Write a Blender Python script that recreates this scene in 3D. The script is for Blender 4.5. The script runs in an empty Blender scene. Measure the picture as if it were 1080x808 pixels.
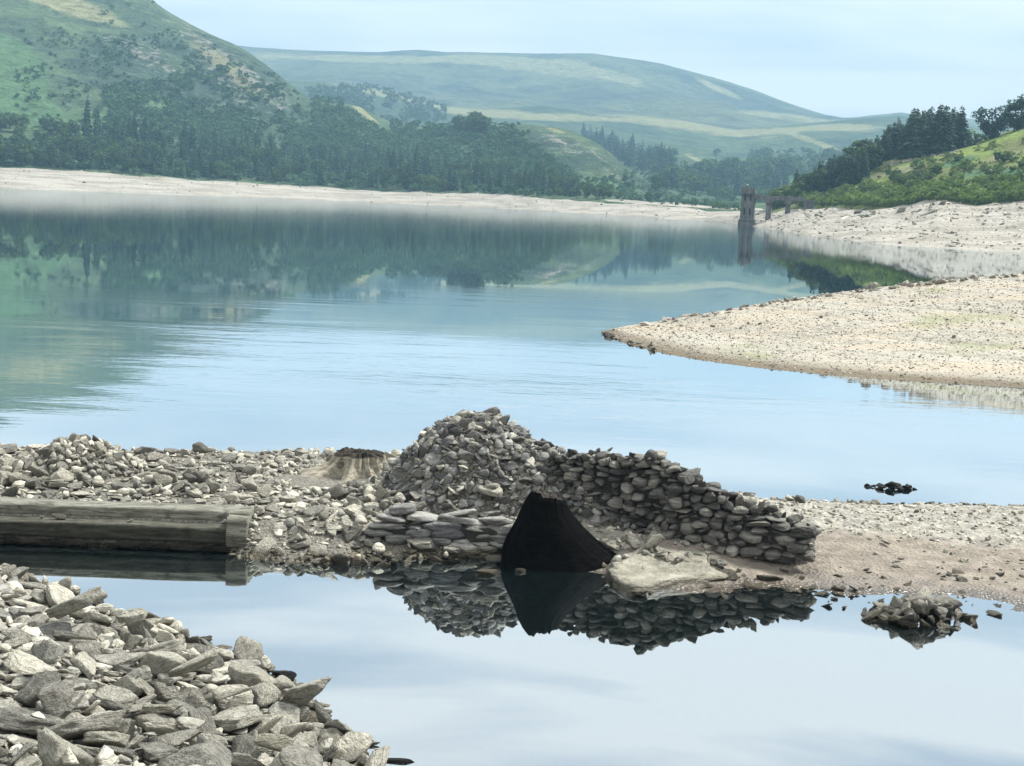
import bpy, bmesh, math, random
import numpy as np
from mathutils import Vector, Matrix, Quaternion, noise as mnoise

# ------------------------------------------------------------------ camera geometry
FPX, CX, CY, CAMH = 1500.0, 540.0, 404.0, 4.4
PITCH, ROLL = math.atan(196.8/1500), math.radians(2.4)
F_ = Vector((0, math.cos(PITCH), -math.sin(PITCH)))
R0, U0 = Vector((1, 0, 0)), Vector((0, math.sin(PITCH), math.cos(PITCH)))
R_ = R0*math.cos(ROLL) + U0*math.sin(ROLL)
U_ = U0*math.cos(ROLL) - R0*math.sin(ROLL)
CAM = Vector((0, 0, CAMH))

def ray(px, py):
    return F_*FPX + R_*(px-CX) - U_*(py-CY)
def at_z(px, py, z=0.0):                     # where a sight line meets the level z
    d = ray(px, py); t = (z-CAMH)/d.z
    return CAM + d*t
def at_y(px, py, y):                         # where a sight line reaches the depth y
    d = ray(px, py); t = y/d.y
    return CAM + d*t
def project(P):                              # numpy (n,3) -> pixel coordinates
    P = np.atleast_2d(P) - np.array(CAM)
    f = P@np.array(F_); return CX + FPX*(P@np.array(R_))/f, CY - FPX*(P@np.array(U_))/f

# ------------------------------------------------------------------ ground heights
def sstep(a, b, x):
    t = np.clip((x-a)/(b-a), 0, 1); return t*t*(3-2*t)
def _h(ix, iy, s):
    v = np.sin(ix*127.1 + iy*311.7 + s*74.7)*43758.5453
    return v - np.floor(v)
def vnoise(x, y, s=0):
    x = np.asarray(x, float); y = np.asarray(y, float)
    ix, iy = np.floor(x), np.floor(y); fx, fy = x-ix, y-iy
    fx = fx*fx*(3-2*fx); fy = fy*fy*(3-2*fy)
    return ((_h(ix, iy, s)*(1-fx)+_h(ix+1, iy, s)*fx)*(1-fy) + (_h(ix, iy+1, s)*(1-fx)+_h(ix+1, iy+1, s)*fx)*fy)*2-1
def fbm(x, y, o=4, s=0):
    r = 0; a = 1; t = 0
    for k in range(o):
        r = r + a*vnoise(x*2**k, y*2**k, s+k*7); t += a; a *= .5
    return r/t

def line_xy(pts, z=0.0):
    a = np.array([[*at_z(px, py, z)][:2] for px, py in pts]); return a[np.argsort(a[:, 0])]
# front bank: its water edge, seen from above
FG_EDGE = np.array([[*at_z(px, py)][:2] for px, py in
    [(-420, 470), (-150, 540), (0, 596), (60, 618), (120, 646), (200, 672), (265, 698), (318, 722), (345, 770), (385, 800), (440, 840), (520, 920), (640, 1080)]])
def fg_dist(x, y):                           # + on the camera's side of the edge
    x = np.asarray(x, float); y = np.asarray(y, float)
    best = np.full(np.broadcast(x, y).shape, 1e9); sg = np.ones_like(best)
    for a, b in zip(FG_EDGE[:-1], FG_EDGE[1:]):
        d = b-a; L = d@d
        t = np.clip(((x-a[0])*d[0]+(y-a[1])*d[1])/L, 0, 1)
        ex, ey = x-(a[0]+t*d[0]), y-(a[1]+t*d[1]); q = ex*ex+ey*ey
        c = d[0]*(y-a[1]) - d[1]*(x-a[0])
        m = q < best; best = np.where(m, q, best); sg = np.where(m, np.where(c < 0, 1, -1), sg)
    return np.sqrt(best)*sg
def z_front(x, y):
    d = fg_dist(x, y)
    z = np.where(d > 0, .30*d*(1-np.exp(-(d+.1)*2)), .5*d) - .06
    z = np.minimum(z, 2.2 + .05*d)
    return np.maximum(z + .10*fbm(x*.9, y*.9, 3, 5)*sstep(0, 1, d) - .09*sstep(0, .6, d), -2.5)
NEAR = line_xy([(-700, 550), (-300, 562), (-80, 570), (0, 573), (235, 582), (262, 590), (310, 596), (352, 596), (376, 589), (534, 589), (556, 598), (600, 602), (660, 612), (720, 625), (800, 628), (862, 620),
                (900, 630), (960, 634), (1020, 638), (1085, 646), (1200, 656), (1500, 676)])
FAR = line_xy([(-600, 470), (-80, 484), (0, 484), (150, 488), (300, 490), (420, 490), (600, 502), (745, 520), (800, 528), (900, 532), (1080, 533), (1250, 532), (1700, 545)])
PX_X = line_xy([(p, 560) for p in (-600, 0, 250, 330, 540, 600, 700, 800, 1080, 1600)])[:, 0]
def z_cause(x, y):                           # causeway between pool and lake
    dn = y - np.interp(x, NEAR[:, 0], NEAR[:, 1]); df = np.interp(x, FAR[:, 0], FAR[:, 1]) - y
    wob = .12*fbm(x*1.3, y*1.3, 3, 9); dn = dn + wob*sstep(-1, 1, x); df = df + wob*1.5
    H = np.interp(x, PX_X, [.35, .35, .35, .30, .40, .32, .26, .20, .17, .3])
    wn = np.interp(x, PX_X, [.25, .25, .25, 1.2, .35, .8, 1.6, 3.0, 4.2, 4.5])
    s = np.minimum(sstep(-.02, 1, dn/wn)*1.0, sstep(0, 1, df/.9))
    z = H*s + np.where(dn < 0, .55*dn, 0)*1.0 + np.where(df < 0, .35*df, 0)
    z = z + (.035*fbm(x*1.1, y*2.2, 4, 3) + .012*fbm(x*5, y*7, 2, 4))*sstep(-.5, .4, np.minimum(dn, df))
    return np.maximum(z, -2.5)
# mound under the tumbled heap: apex and radii from the sight lines
def mound(x, y, cx, cy, rx, ry, h, p=1.0):
    q = np.sqrt(((x-cx)/rx)**2+((y-cy)/ry)**2)
    return h*np.clip(1-q**2, 0, 1)**p
APEX = at_y(497, 440, 18.7)
def z_heap(x, y):
    w = .10*fbm(x*2, y*2, 3, 31)
    a = mound(x+w, y, APEX.x+.05, 18.8, 1.28, 1.25, 1.08, .90)
    b = mound(x, y+w, at_y(562, 470, 18.6).x, 18.55, 1.15, 1.0, .80, .9)
    c = mound(x, y+w, at_y(640, 490, 18.3).x, 18.35, 1.25, .75, .72, .8)
    return np.maximum(np.maximum(a, b), c)
def z_cairn(x, y):
    c = at_z(72, 500, .42)
    return np.maximum(mound(x, y, c.x, c.y+.5, .72, .7, .44, .7), mound(x, y, c.x-.5, c.y+.3, .6, .6, .15))
def z_near(x, y):
    return np.maximum(z_front(x, y), z_cause(x, y) + z_heap(x, y) + z_cairn(x, y))

# ------------------------------------------------------------------ stone shapes
_ico = {}
def ico(sub):
    if sub not in _ico:
        bm = bmesh.new(); bmesh.ops.create_icosphere(bm, subdivisions=sub, radius=1)
        v = np.array([q.co[:] for q in bm.verts]); v /= np.linalg.norm(v, axis=1)[:, None]
        f = np.array([[q.index for q in t.verts] for t in bm.faces]); bm.free(); _ico[sub] = (v, f)
    return _ico[sub]
def stone_shape(seed, kind, sub, rough=True):
    """unit stone (longest half axis about 1): convex facets with worn edges"""
    r = np.random.RandomState(seed*17+3)
    v, f = ico(sub)
    n = {'slab': 11, 'block': 12, 'cobble': 15, 'wall': 15}[kind]
    N = r.normal(size=(n, 3)); N /= np.linalg.norm(N, axis=1)[:, None]
    D = r.uniform(.62, 1.0, n)
    if kind == 'slab':
        N[:, 2] *= .35; N /= np.linalg.norm(N, axis=1)[:, None]
        t = r.normal(0, .10, (4, 2))
        N = np.vstack([N, [[t[0, 0], t[0, 1], 1], [t[1, 0], t[1, 1], -1], [t[2, 0]*3, t[2, 1]*3, 1], [t[3, 0]*3, t[3, 1]*3, -1]]])
        D = np.append(D, [.62, .62, .82, .82]); sc = (1, r.uniform(.55, .85), r.uniform(.20, .40)); p = r.uniform(30, 70)
    elif kind == 'block':
        sc = (1, r.uniform(.7, .95), r.uniform(.5, .72)); p = r.uniform(20, 40)
    elif kind == 'cobble':
        sc = (1, r.uniform(.65, .9), r.uniform(.5, .7)); p = r.uniform(7, 10)
    else:
        N = np.vstack([N, np.eye(3), -np.eye(3)]); D = np.append(r.uniform(.70, 1.0, n), r.uniform(.72, .92, 6)); sc = (1, 1, 1); p = 15
    N /= np.linalg.norm(N, axis=1)[:, None]
    q = np.clip(v@N.T, 0, None)/D
    rad = (q**p).sum(1)**(-1/p)
    P = v*rad[:, None]
    if rough and sub >= 3:
        o = Vector((seed*3.1, seed*1.7, 0)); k = .08 if kind != 'cobble' else .045
        amp = np.array([mnoise.fractal(Vector(a)*1.7+o, .9, 2.1, 5) for a in P])
        rg = np.array([abs(mnoise.noise(Vector((a[0]*1.2, a[1]*1.2, a[2]*(9 if kind == 'slab' else 3)))+o)) for a in P])
        P = P + v*(k*amp - .035*np.clip(.18-rg, 0, 1)*4)[:, None]
    P = P/np.abs(P).max()*np.array(sc)
    return P, f
KINDS = ['slab']*14 + ['block']*9 + ['cobble']*6
NS = len(KINDS)
EXPOSURE, SKY_CLOUD, SUN_E = 1.12, 6.5, 3.8
HAZE_D, HAZE_COL = .00036, (.36, .64, .86)
# ------------------------------------------------------------------ scene, helpers
sc = bpy.context.scene
C = sc.collection
def tag(o, label=None, cat=None, group=None, kind=None):
    if label: o['label'] = label
    if cat: o['category'] = cat
    if group: o['group'] = group
    if kind: o['kind'] = kind
    return o
def mesh_np(name, V, Fc, mat=None, smooth=True, attrs=None):
    """fast mesh from arrays; Fc is (n,3) or (n,4)"""
    V = np.asarray(V, np.float32); Fc = np.asarray(Fc, np.int32); k = Fc.shape[1]
    me = bpy.data.meshes.new(name)
    me.vertices.add(len(V)); me.vertices.foreach_set('co', V.ravel())
    me.loops.add(Fc.size); me.loops.foreach_set('vertex_index', Fc.ravel())
    me.polygons.add(len(Fc)); me.polygons.foreach_set('loop_start', np.arange(0, Fc.size, k, dtype=np.int32))
    me.update(calc_edges=True)
    me.polygons.foreach_set('use_smooth', np.full(len(Fc), smooth))
    for an, av in (attrs or {}).items():
        if np.ndim(av) == 1:
            a = me.attributes.new(an, 'FLOAT', 'POINT'); a.data.foreach_set('value', np.asarray(av, np.float32))
    if mat: me.materials.append(mat)
    me.update()
    return me
def add(name, me, parent=None, loc=(0, 0, 0)):
    o = bpy.data.objects.new(name, me); C.objects.link(o); o.location = loc
    if parent: o.parent = parent
    return o
def merge(parts):
    V, Fc, R, n = [], [], [], 0
    for v, f, r in parts:
        V.append(v); Fc.append(f+n); R.append(np.full(len(v), r) if np.ndim(r) == 0 else r); n += len(v)
    return np.vstack(V), np.vstack(Fc), np.concatenate(R)
def rotm(q):
    return np.array(q.to_matrix())
def sharp(me, deg=38):
    try: me.set_sharp_from_angle(angle=math.radians(deg))
    except Exception: pass

# ------------------------------------------------------------------ materials
class NT:
    def __init__(s, name):
        s.m = bpy.data.materials.new(name); s.m.use_nodes = True; s.t = s.m.node_tree; s.t.nodes.clear()
        s.out = s.n('ShaderNodeOutputMaterial')
    def n(s, typ, **kw):
        q = s.t.nodes.new(typ)
        for k, v in kw.items():
            if k.startswith('i_'): q.inputs[k[2:].replace('_', ' ')].default_value = v
            else: setattr(q, k, v)
        return q
    def l(s, a, b): s.t.links.new(a, b)
    def val(s, x, sock):
        if isinstance(x, (int, float)): sock.default_value = x
        elif isinstance(x, (tuple, list)): sock.default_value = (*x, 1)[:4] if sock.type == 'RGBA' else x
        else: s.l(x, sock)
    def math(s, op, a, b=0.0, c=None):
        q = s.n('ShaderNodeMath', operation=op); s.val(a, q.inputs[0]); s.val(b, q.inputs[1])
        if c is not None: s.val(c, q.inputs[2])
        return q.outputs[0]
    def mix(s, f, a, b, mode='MIX'):
        q = s.n('ShaderNodeMix', data_type='RGBA', blend_type=mode)
        s.val(f, q.inputs[0]); s.val(a, q.inputs[6]); s.val(b, q.inputs[7]); return q.outputs[2]
    def mr(s, x, a, b, c=0.0, d=1.0, sm=True):
        q = s.n('ShaderNodeMapRange', interpolation_type='SMOOTHSTEP' if sm else 'LINEAR'); s.val(x, q.inputs[0])
        for i, v in enumerate((a, b, c, d)): q.inputs[i+1].default_value = v
        return q.outputs[0]
    def coord(s, which='Object', scale=None):
        if which == 'Position': o = s.n('ShaderNodeNewGeometry').outputs['Position']
        else: o = s.n('ShaderNodeTexCoord').outputs[which]
        if scale:
            mp = s.n('ShaderNodeMapping'); mp.inputs['Scale'].default_value = scale; s.l(o, mp.inputs[0]); o = mp.outputs[0]
        return o
    def noise(s, vec, sc_, det=4, rough=.55, dist=0):
        q = s.n('ShaderNodeTexNoise'); s.l(vec, q.inputs['Vector']); q.inputs['Scale'].default_value = sc_
        q.inputs['Detail'].default_value = det; q.inputs['Roughness'].default_value = rough; q.inputs['Distortion'].default_value = dist
        return q.outputs['Fac']
    def ramp(s, f, stops):
        q = s.n('ShaderNodeValToRGB'); e = q.color_ramp.elements
        while len(e) < len(stops): e.new(.5)
        for k, (p, c) in enumerate(stops): e[k].position = p; e[k].color = (*c, 1)
        s.l(f, q.inputs[0]); return q.outputs[0]
    def attr(s, name):
        return s.n('ShaderNodeAttribute', attribute_name=name).outputs['Fac']
    def z(s):
        q = s.n('ShaderNodeSeparateXYZ'); s.l(s.coord('Position'), q.inputs[0]); return q.outputs
    def bsdf(s, col, rough=.85, bump=None, bstr=.5, bdist=.02, spec=.4, **kw):
        b = s.n('ShaderNodeBsdfPrincipled'); s.val(col, b.inputs['Base Color']); s.val(rough, b.inputs['Roughness'])
        b.inputs['Specular IOR Level'].default_value = spec
        if bump is not None:
            q = s.n('ShaderNodeBump'); q.inputs['Strength'].default_value = bstr; q.inputs['Distance'].default_value = bdist
            s.l(bump, q.inputs['Height']); s.l(q.outputs[0], b.inputs['Normal'])
        s.l(b.outputs[0], s.out.inputs[0]); return b

def stone_mat(name, cols, k=1.0, wet=.10, tex=3.0):
    t = NT(name)
    rnd = t.math('ADD', t.attr('rnd'), t.n('ShaderNodeObjectInfo').outputs['Random'])
    rnd = t.math('FRACT', rnd)
    c = t.coord('Object')
    base = t.ramp(rnd, cols)
    n1 = t.noise(c, tex*.8, 5, .6, .6); n2 = t.noise(c, tex*4, 4, .6); n3 = t.noise(c, tex*14, 3, .6)
    v = t.math('ADD', t.math('MULTIPLY', n1, .7), t.math('MULTIPLY', n2, .45))
    v = t.mr(v, .32, .82, .58, 1.42, False)
    col = t.mix(1.0, base, v, 'MULTIPLY')
    stx = t.noise(t.coord('Object', (1, 1, 7)), tex*1.3, 4, .6, .4); col = t.mix(1.0, col, t.mr(stx, .35, .65, .72, 1.22, False), 'MULTIPLY')
    col = t.mix(t.mr(n1, .56, .66), col, t.mix(.5, col, (.34*k, .335*k, .28*k)))        # pale dried silt
    col = t.mix(t.math('MULTIPLY', t.mr(n2, .62, .70), .35), col, (.055, .055, .045))   # dark lichen specks
    zz = t.z()[2]
    wz = t.math('ADD', zz, t.math('MULTIPLY', n1, -.10))
    w = t.mr(wz, wet-.08, wet-.02, 1, 0)
    col = t.mix(w, col, t.mix(1.0, col, (.34, .32, .27), 'MULTIPLY'))
    ro = t.mix(w, (.9, .9, .9), (.35, .35, .35))
    h = t.math('ADD', t.math('ADD', n1, t.math('MULTIPLY', n2, .38)), t.math('ADD', t.math('MULTIPLY', n3, .10), t.math('MULTIPLY', stx, .6)))
    t.bsdf(col, ro, h, 1.0, .09, .25)
    return t.m
M = {}
GREY = [(0, (.16, .158, .138)), (.18, (.29, .283, .245)), (.40, (.41, .40, .335)), (.68, (.50, .485, .40)), (.86, (.25, .25, .225)), (1, (.60, .575, .475))]
DARK = [(0, (.055, .056, .052)), (.3, (.095, .096, .088)), (.6, (.145, .144, .13)), (.85, (.20, .198, .175)), (1, (.30, .29, .25))]
M['stone'] = stone_mat('grey_slate_rock', GREY)
M['wallstone'] = stone_mat('dark_wall_stone', DARK, .8)
M['pale'] = stone_mat('pale_weathered_rock', [(0, (.25, .242, .195)), (1, (.32, .31, .245))], 1.0, .07, 2.6)
M['bank'] = stone_mat('bleached_bank_stone', [(0, (.20, .19, .16)), (.5, (.33, .31, .265)), (1, (.45, .43, .38))], 1.2, .02, 2)

def mat_ground():
    t = NT('shore_gravel_and_mud'); c = t.coord('Position'); xyz = t.z()
    n0 = t.noise(c, .8, 4); n1 = t.noise(c, 5, 5); n2 = t.noise(c, 28, 4)
    vo = t.n('ShaderNodeTexVoronoi'); t.l(c, vo.inputs['Vector']); vo.inputs['Scale'].default_value = 22
    grav = t.mix(t.mr(n1, .35, .65), (.22, .21, .175), (.40, .385, .325))
    grav = t.mix(t.math('MULTIPLY', t.mr(vo.outputs['Color'], .2, .8), .6), grav, (.15, .15, .135))
    mud = t.mix(t.mr(n1, .35, .7), (.17, .148, .12), (.27, .24, .195))
    mud = t.mix(t.math('MULTIPLY', t.mr(n2, .55, .62), .5), mud, (.10, .085, .07))
    col = t.mix(t.attr('mud'), grav, mud)
    col = t.mix(t.attr('gap_shade'), col, t.mix(t.mr(n2, .4, .62), (.035, .034, .028), (.15, .145, .12)))  # shade among the stones, put into the ground colour as a dark tone
    w = t.mr(t.math('ADD', xyz[2], t.math('MULTIPLY', n1, -.03)), -.01, .035, 1, 0)
    col = t.mix(w, col, t.mix(1.0, col, (.42, .40, .38), 'MULTIPLY'))
    ro = t.mix(w, (.92, .92, .92), (.18, .18, .18))
    h = t.math('ADD', t.math('MULTIPLY', n1, .6), t.math('ADD', t.math('MULTIPLY', n2, .35), t.math('MULTIPLY', vo.outputs['Distance'], .5)))
    t.bsdf(col, ro, h, .8, .05, .4); return t.m
M['ground'] = mat_ground()

def mat_spit():
    t = NT('bleached_gravel'); c = t.coord('Position'); n0 = t.noise(t.coord('Position', (.25, 1.2, 3)), .8, 4); n1 = t.noise(c, 3.2, 5); n2 = t.noise(c, 11, 3)
    g = t.mix(t.mr(n1, .35, .65), (.25, .236, .195), (.36, .34, .285))
    g = t.mix(t.math('MULTIPLY', t.mr(n2, .5, .64), .32), g, (.22, .21, .165)); bd = t.noise(t.coord('Position', (.012, .03, 5)), 1.6, 5, .65); g = t.mix(t.math('MULTIPLY', t.mr(bd, .44, .56), .9), g, (.38, .365, .31)); g = t.mix(t.math('MULTIPLY', t.mr(bd, .57, .64), .8), g, (.22, .19, .14))
    g = t.mix(t.math('MULTIPLY', t.mr(n0, .45, .65), .6), g, (.42, .36, .27))
    g = t.mix(t.math('MULTIPLY', t.mr(t.noise(c, .35, 3), .58, .7), .5), g, (.20, .23, .11))
    z = t.z()[2]; w = t.mr(t.math('ADD', z, t.math('MULTIPLY', n1, -.08)), .0, .12, 1, 0)
    g = t.mix(t.math('MULTIPLY', w, .9), g, (.13, .105, .07))
    t.bsdf(g, .9, t.math('ADD', n1, t.math('MULTIPLY', n2, .5)), .8, .12, .2); return t.m
M['spit'] = mat_spit()

def mat_bank():
    t = NT('bleached_drawdown_bank'); c = t.coord('Position'); st = t.coord('Position', (.02, .05, .7))
    n0 = t.noise(st, 2, 5, .6); n1 = t.noise(c, .35, 5, .6); n2 = t.noise(c, 1.4, 4)
    g = t.mix(t.mr(n0, .38, .62), (.25, .235, .195), (.37, .35, .305))
    g = t.mix(t.math('MULTIPLY', t.mr(n2, .54, .66), .6), g, (.17, .155, .13))
    g = t.mix(t.math('MULTIPLY', t.mr(n1, .55, .7), .5), g, (.38, .34, .27))
    t.bsdf(g, .9, t.math('ADD', n1, t.math('MULTIPLY', n2, .6)), .8, .5, .2); return t.m
M['bank_ground'] = mat_bank()

def mat_hill(name, grass, heather, rock, sc_=1.0, b=1.0, rk=(.62, .70)):
    """moor: attribute 'pale' (bleached grass) and 'green' (bracken, pasture) are real ground cover"""
    t = NT(name); c = t.coord('Position', (1, 1, 1.6)); n0 = t.noise(c, .006*sc_, 6, .6, .4); n1 = t.noise(c, .03*sc_, 6, .65, .6); n2 = t.noise(c, .16*sc_, 5, .65)
    n3 = t.noise(c, .6*sc_, 4, .7)
    v = t.math('ADD', t.math('MULTIPLY', n0, .5), t.math('MULTIPLY', n1, .5))
    col = t.mix(t.mr(v, .42, .58), heather, grass)
    col = t.mix(t.mr(t.math('ADD', t.attr('pale'), t.math('MULTIPLY', t.math('SUBTRACT', n1, .5), 1.2)), .35, .75), col, (.20, .205, .11))
    col = t.mix(t.mr(t.math('ADD', t.attr('green'), t.math('MULTIPLY', t.math('SUBTRACT', n1, .5), 1.0)), .35, .8), col, (.065, .125, .06))
    rr = t.math('ADD', t.attr('rock'), t.math('MULTIPLY', n2, 1))
    rm = t.mr(t.math('ADD', rr, t.math('MULTIPLY', t.math('SUBTRACT', n3, .5), .5)), *rk)
    col = t.mix(rm, col, t.mix(n3, rock, tuple(q*.5 for q in rock)))
    col = t.mix(1, col, t.mr(n2, .3, .7, .55, 1.45, False), 'MULTIPLY'); col = t.mix(1, col, t.mr(n3, .3, .7, .7, 1.3, False), 'MULTIPLY')
    t.bsdf(col, .95, t.math('ADD', t.math('MULTIPLY', n1, 3), t.math('ADD', n2, t.math('MULTIPLY', n3, .4))), .9, 2.2*b/sc_, .1); return t.m
M['fell'] = mat_hill('fell_bracken_and_crag', (.075, .115, .058), (.035, .062, .045), (.20, .20, .17), 1.0, 1.0, (.66, .78))
M['moor'] = mat_hill('far_moor_heather', (.105, .125, .068), (.042, .056, .045), (.3, .3, .25), .45)
M['slope'] = mat_hill('near_hillside_pasture', (.16, .22, .055), (.12, .13, .05), (.34, .32, .26), 5, .7, (.8, .9))

def mat_leaf(name, a, b, c2):
    t = NT(name); r = t.n('ShaderNodeObjectInfo').outputs['Random']; at = t.attr('rnd')
    f = t.math('FRACT', t.math('ADD', at, t.math('MULTIPLY', r, .0)))
    col = t.ramp(f, [(0, a), (.55, b), (1, c2)])
    col = t.mix(1.0, col, t.ramp(r, [(0, (.55, .68, .72)), (.35, (.95, .95, .95)), (.7, (1.25, 1.3, 1.1)), (1, (.75, .8, .7))]), 'MULTIPLY')
    bs = t.bsdf(col, .7, spec=.15)
    tr = t.n('ShaderNodeBsdfTranslucent'); t.l(col, tr.inputs[0]); mx = t.n('ShaderNodeMixShader', i_Fac=.2)
    t.l(bs.outputs[0], mx.inputs[1]); t.l(tr.outputs[0], mx.inputs[2]); t.l(mx.outputs[0], t.out.inputs[0]); return t.m
M['spruce'] = mat_leaf('dark_spruce_needles', (.016, .042, .032), (.034, .074, .050), (.064, .112, .068))
M['broad'] = mat_leaf('broadleaf_foliage', (.045, .082, .038), (.075, .13, .052), (.12, .18, .07))
M['scrub'] = mat_leaf('hill_scrub_foliage', (.03, .072, .052), (.068, .135, .085), (.13, .20, .105))
M['bush'] = mat_leaf('bright_willow_foliage', (.095, .15, .04), (.15, .22, .055), (.22, .29, .085))
t = NT('tree_bark'); cc = t.coord('Object', (4, 4, .8)); nn = t.noise(cc, 3, 4); t.bsdf(t.mix(nn, (.05, .042, .035), (.13, .11, .09)), .95, nn); M['bark'] = t.m

def mat_wood(name, a, b, dark, dark_z=None, spec=.3):
    t = NT(name); c = t.coord('Object'); gr = t.attr('grain')
    mp = t.n('ShaderNodeMapping'); mp.inputs['Scale'].default_value = (1.2, 9, 9); t.l(c, mp.inputs[0])
    n1 = t.noise(mp.outputs[0], 3, 6, .65, .5); n2 = t.noise(c, 6, 5); n3 = t.noise(mp.outputs[0], 14, 4)
    col = t.mix(t.mr(n1, .38, .62), a, b)
    col = t.mix(t.math('MULTIPLY', t.mr(n2, .55, .7), .7), col, dark)
    col = t.mix(t.math('MULTIPLY', t.mr(n3, .55, .68), .5), col, dark)
    if dark_z:
        z = t.z()[2]; w = t.mr(t.math('ADD', z, t.math('MULTIPLY', n2, .12)), dark_z-.05, dark_z+.08, 1, 0)  # wood turns darker below this height
        col = t.mix(w, col, t.mix(1, col, (.22, .22, .2), 'MULTIPLY'))
    t.bsdf(col, .85, t.math('ADD', n1, t.math('MULTIPLY', n3, .5)), .9, .02, spec); return t.m
M['timber'] = mat_wood('weathered_timber', (.12, .122, .095), (.26, .26, .215), (.035, .037, .03), .36)
M['stump'] = mat_wood('bleached_stump_wood', (.22, .20, .155), (.40, .375, .30), (.06, .055, .045))
M['black'] = mat_wood('blackened_wet_wood', (.002, .002, .002), (.006, .006, .006), (.001, .001, .001), None, .03)
M['rot'] = mat_wood('dark_rotten_wood', (.02, .018, .015), (.06, .055, .045), (.01, .01, .008), None, .1)
M['endwood'] = mat_wood('split_timber_end', (.10, .10, .08), (.22, .215, .175), (.03, .03, .025), .12)
t = NT('dark_tower_masonry'); c = t.coord('Object'); br = t.n('ShaderNodeTexBrick'); t.l(c, br.inputs[0]); br.inputs['Scale'].default_value = 1.4
br.inputs['Color1'].default_value = (.095, .097, .093, 1); br.inputs['Color2'].default_value = (.16, .16, .15, 1); br.inputs['Mortar'].default_value = (.07, .07, .065, 1)
n1 = t.noise(c, 1.3, 5); t.bsdf(t.mix(1, br.outputs[0], t.mr(n1, .3, .7, .6, 1.3, False), 'MULTIPLY'), .9, n1, .5, .1); M['masonry'] = t.m
t = NT('dark_opening'); t.bsdf((.012, .012, .012), .9); M['dark'] = t.m
t = NT('white_paint'); t.bsdf((.8, .8, .78), .6); M['white'] = t.m

def mat_water():
    t = NT('lake_water'); xyz = t.z(); y = xyz[1]
    g = t.coord('Position')
    def nz(scale, det, k, dist=0.0):
        mp = t.n('ShaderNodeMapping'); mp.inputs['Scale'].default_value = scale; mp.inputs['Rotation'].default_value = (0, 0, math.radians(-6)); t.l(g, mp.inputs[0]); return t.noise(mp.outputs[0], k, det, .5, dist)
    fine = nz((1.0, 3.2, 1), 3, 1.6, .3); mid = nz((.35, 1.0, 1), 2, 1.1, .2); patch = nz((.05, .16, 1), 3, .55)
    zone = t.math('MULTIPLY', t.mr(y, 20, 27, 0, 1), t.mr(y, 38, 75, 1, .04))
    pm = t.mr(patch, .45, .62, .10, 1)
    amp = t.math('MULTIPLY', zone, pm)
    amp = t.math('ADD', amp, .006)
    h = t.math('MULTIPLY', t.math('ADD', t.math('MULTIPLY', fine, .35), mid), amp)
    bu = t.n('ShaderNodeBump'); bu.inputs['Strength'].default_value = 1.0; bu.inputs['Distance'].default_value = .019; t.l(h, bu.inputs['Height'])
    gl = t.n('ShaderNodeBsdfGlossy'); gl.inputs['Color'].default_value = (.86, .92, .955, 1)
    t.l(t.mr(y, 45, 210, .0, .068), gl.inputs['Roughness']); t.l(bu.outputs[0], gl.inputs['Normal'])
    df = t.n('ShaderNodeBsdfDiffuse'); df.inputs['Color'].default_value = (.010, .018, .019, 1)
    tp = t.n('ShaderNodeBsdfTransparent'); tp.inputs['Color'].default_value = (.55, .6, .5, 1)
    under = t.n('ShaderNodeMixShader'); under.inputs[0].default_value = .35; t.l(df.outputs[0], under.inputs[1]); t.l(tp.outputs[0], under.inputs[2])
    fr = t.n('ShaderNodeFresnel', i_IOR=1.9); t.l(bu.outputs[0], fr.inputs['Normal'])
    fac = t.mr(fr.outputs[0], .15, .55, .60, .97, False)
    mx = t.n('ShaderNodeMixShader'); t.l(fac, mx.inputs[0]); t.l(under.outputs[0], mx.inputs[1]); t.l(gl.outputs[0], mx.inputs[2]); t.l(mx.outputs[0], t.out.inputs[0])
    return t.m
M['water'] = mat_water()
# ------------------------------------------------------------------ camera, world, light
cam = bpy.data.cameras.new('camera'); co = bpy.data.objects.new('camera', cam); C.objects.link(co)
cam.lens = FPX/1080*36; cam.sensor_width = 36; cam.clip_start = .1; cam.clip_end = 30000
mm = Matrix((R_, U_, -F_)).transposed().to_4x4(); mm.translation = CAM; co.matrix_world = mm; sc.camera = co
sc.view_settings.view_transform = 'Standard'; sc.view_settings.look = 'None'; sc.view_settings.gamma = 1
sc.view_settings.exposure = EXPOSURE
SUN_EL, SUN_AZ = math.radians(50), math.radians(62)        # behind the far end of the lake, a little to the right
w = bpy.data.worlds.new('World'); sc.world = w; w.use_nodes = True; t = w.node_tree; t.nodes.clear()
def wn(typ, **kw):
    q = t.nodes.new(typ)
    for k, v in kw.items(): setattr(q, k, v)
    return q
sky = wn('ShaderNodeTexSky', sky_type='NISHITA', sun_disc=False, sun_elevation=SUN_EL, sun_rotation=SUN_AZ, dust_density=2.0, altitude=200)
tc = wn('ShaderNodeTexCoord')
mp = wn('ShaderNodeMapping'); mp.inputs['Scale'].default_value = (1.2, 1.2, 11); mp.inputs['Rotation'].default_value = (.10, .22, .3); t.links.new(tc.outputs['Generated'], mp.inputs[0])
nz = wn('ShaderNodeTexNoise'); nz.inputs['Scale'].default_value = 1.9; nz.inputs['Detail'].default_value = 5; nz.inputs['Roughness'].default_value = .5; nz.inputs['Distortion'].default_value = .3; t.links.new(mp.outputs[0], nz.inputs[0])
cr = wn('ShaderNodeValToRGB'); e = cr.color_ramp.elements
e[0].position = .40; e[0].color = (.61, .64, .685, 1); e[1].position = .57; e[1].color = (1.02, .97, .915, 1); t.links.new(nz.outputs[0], cr.inputs[0])
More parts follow.
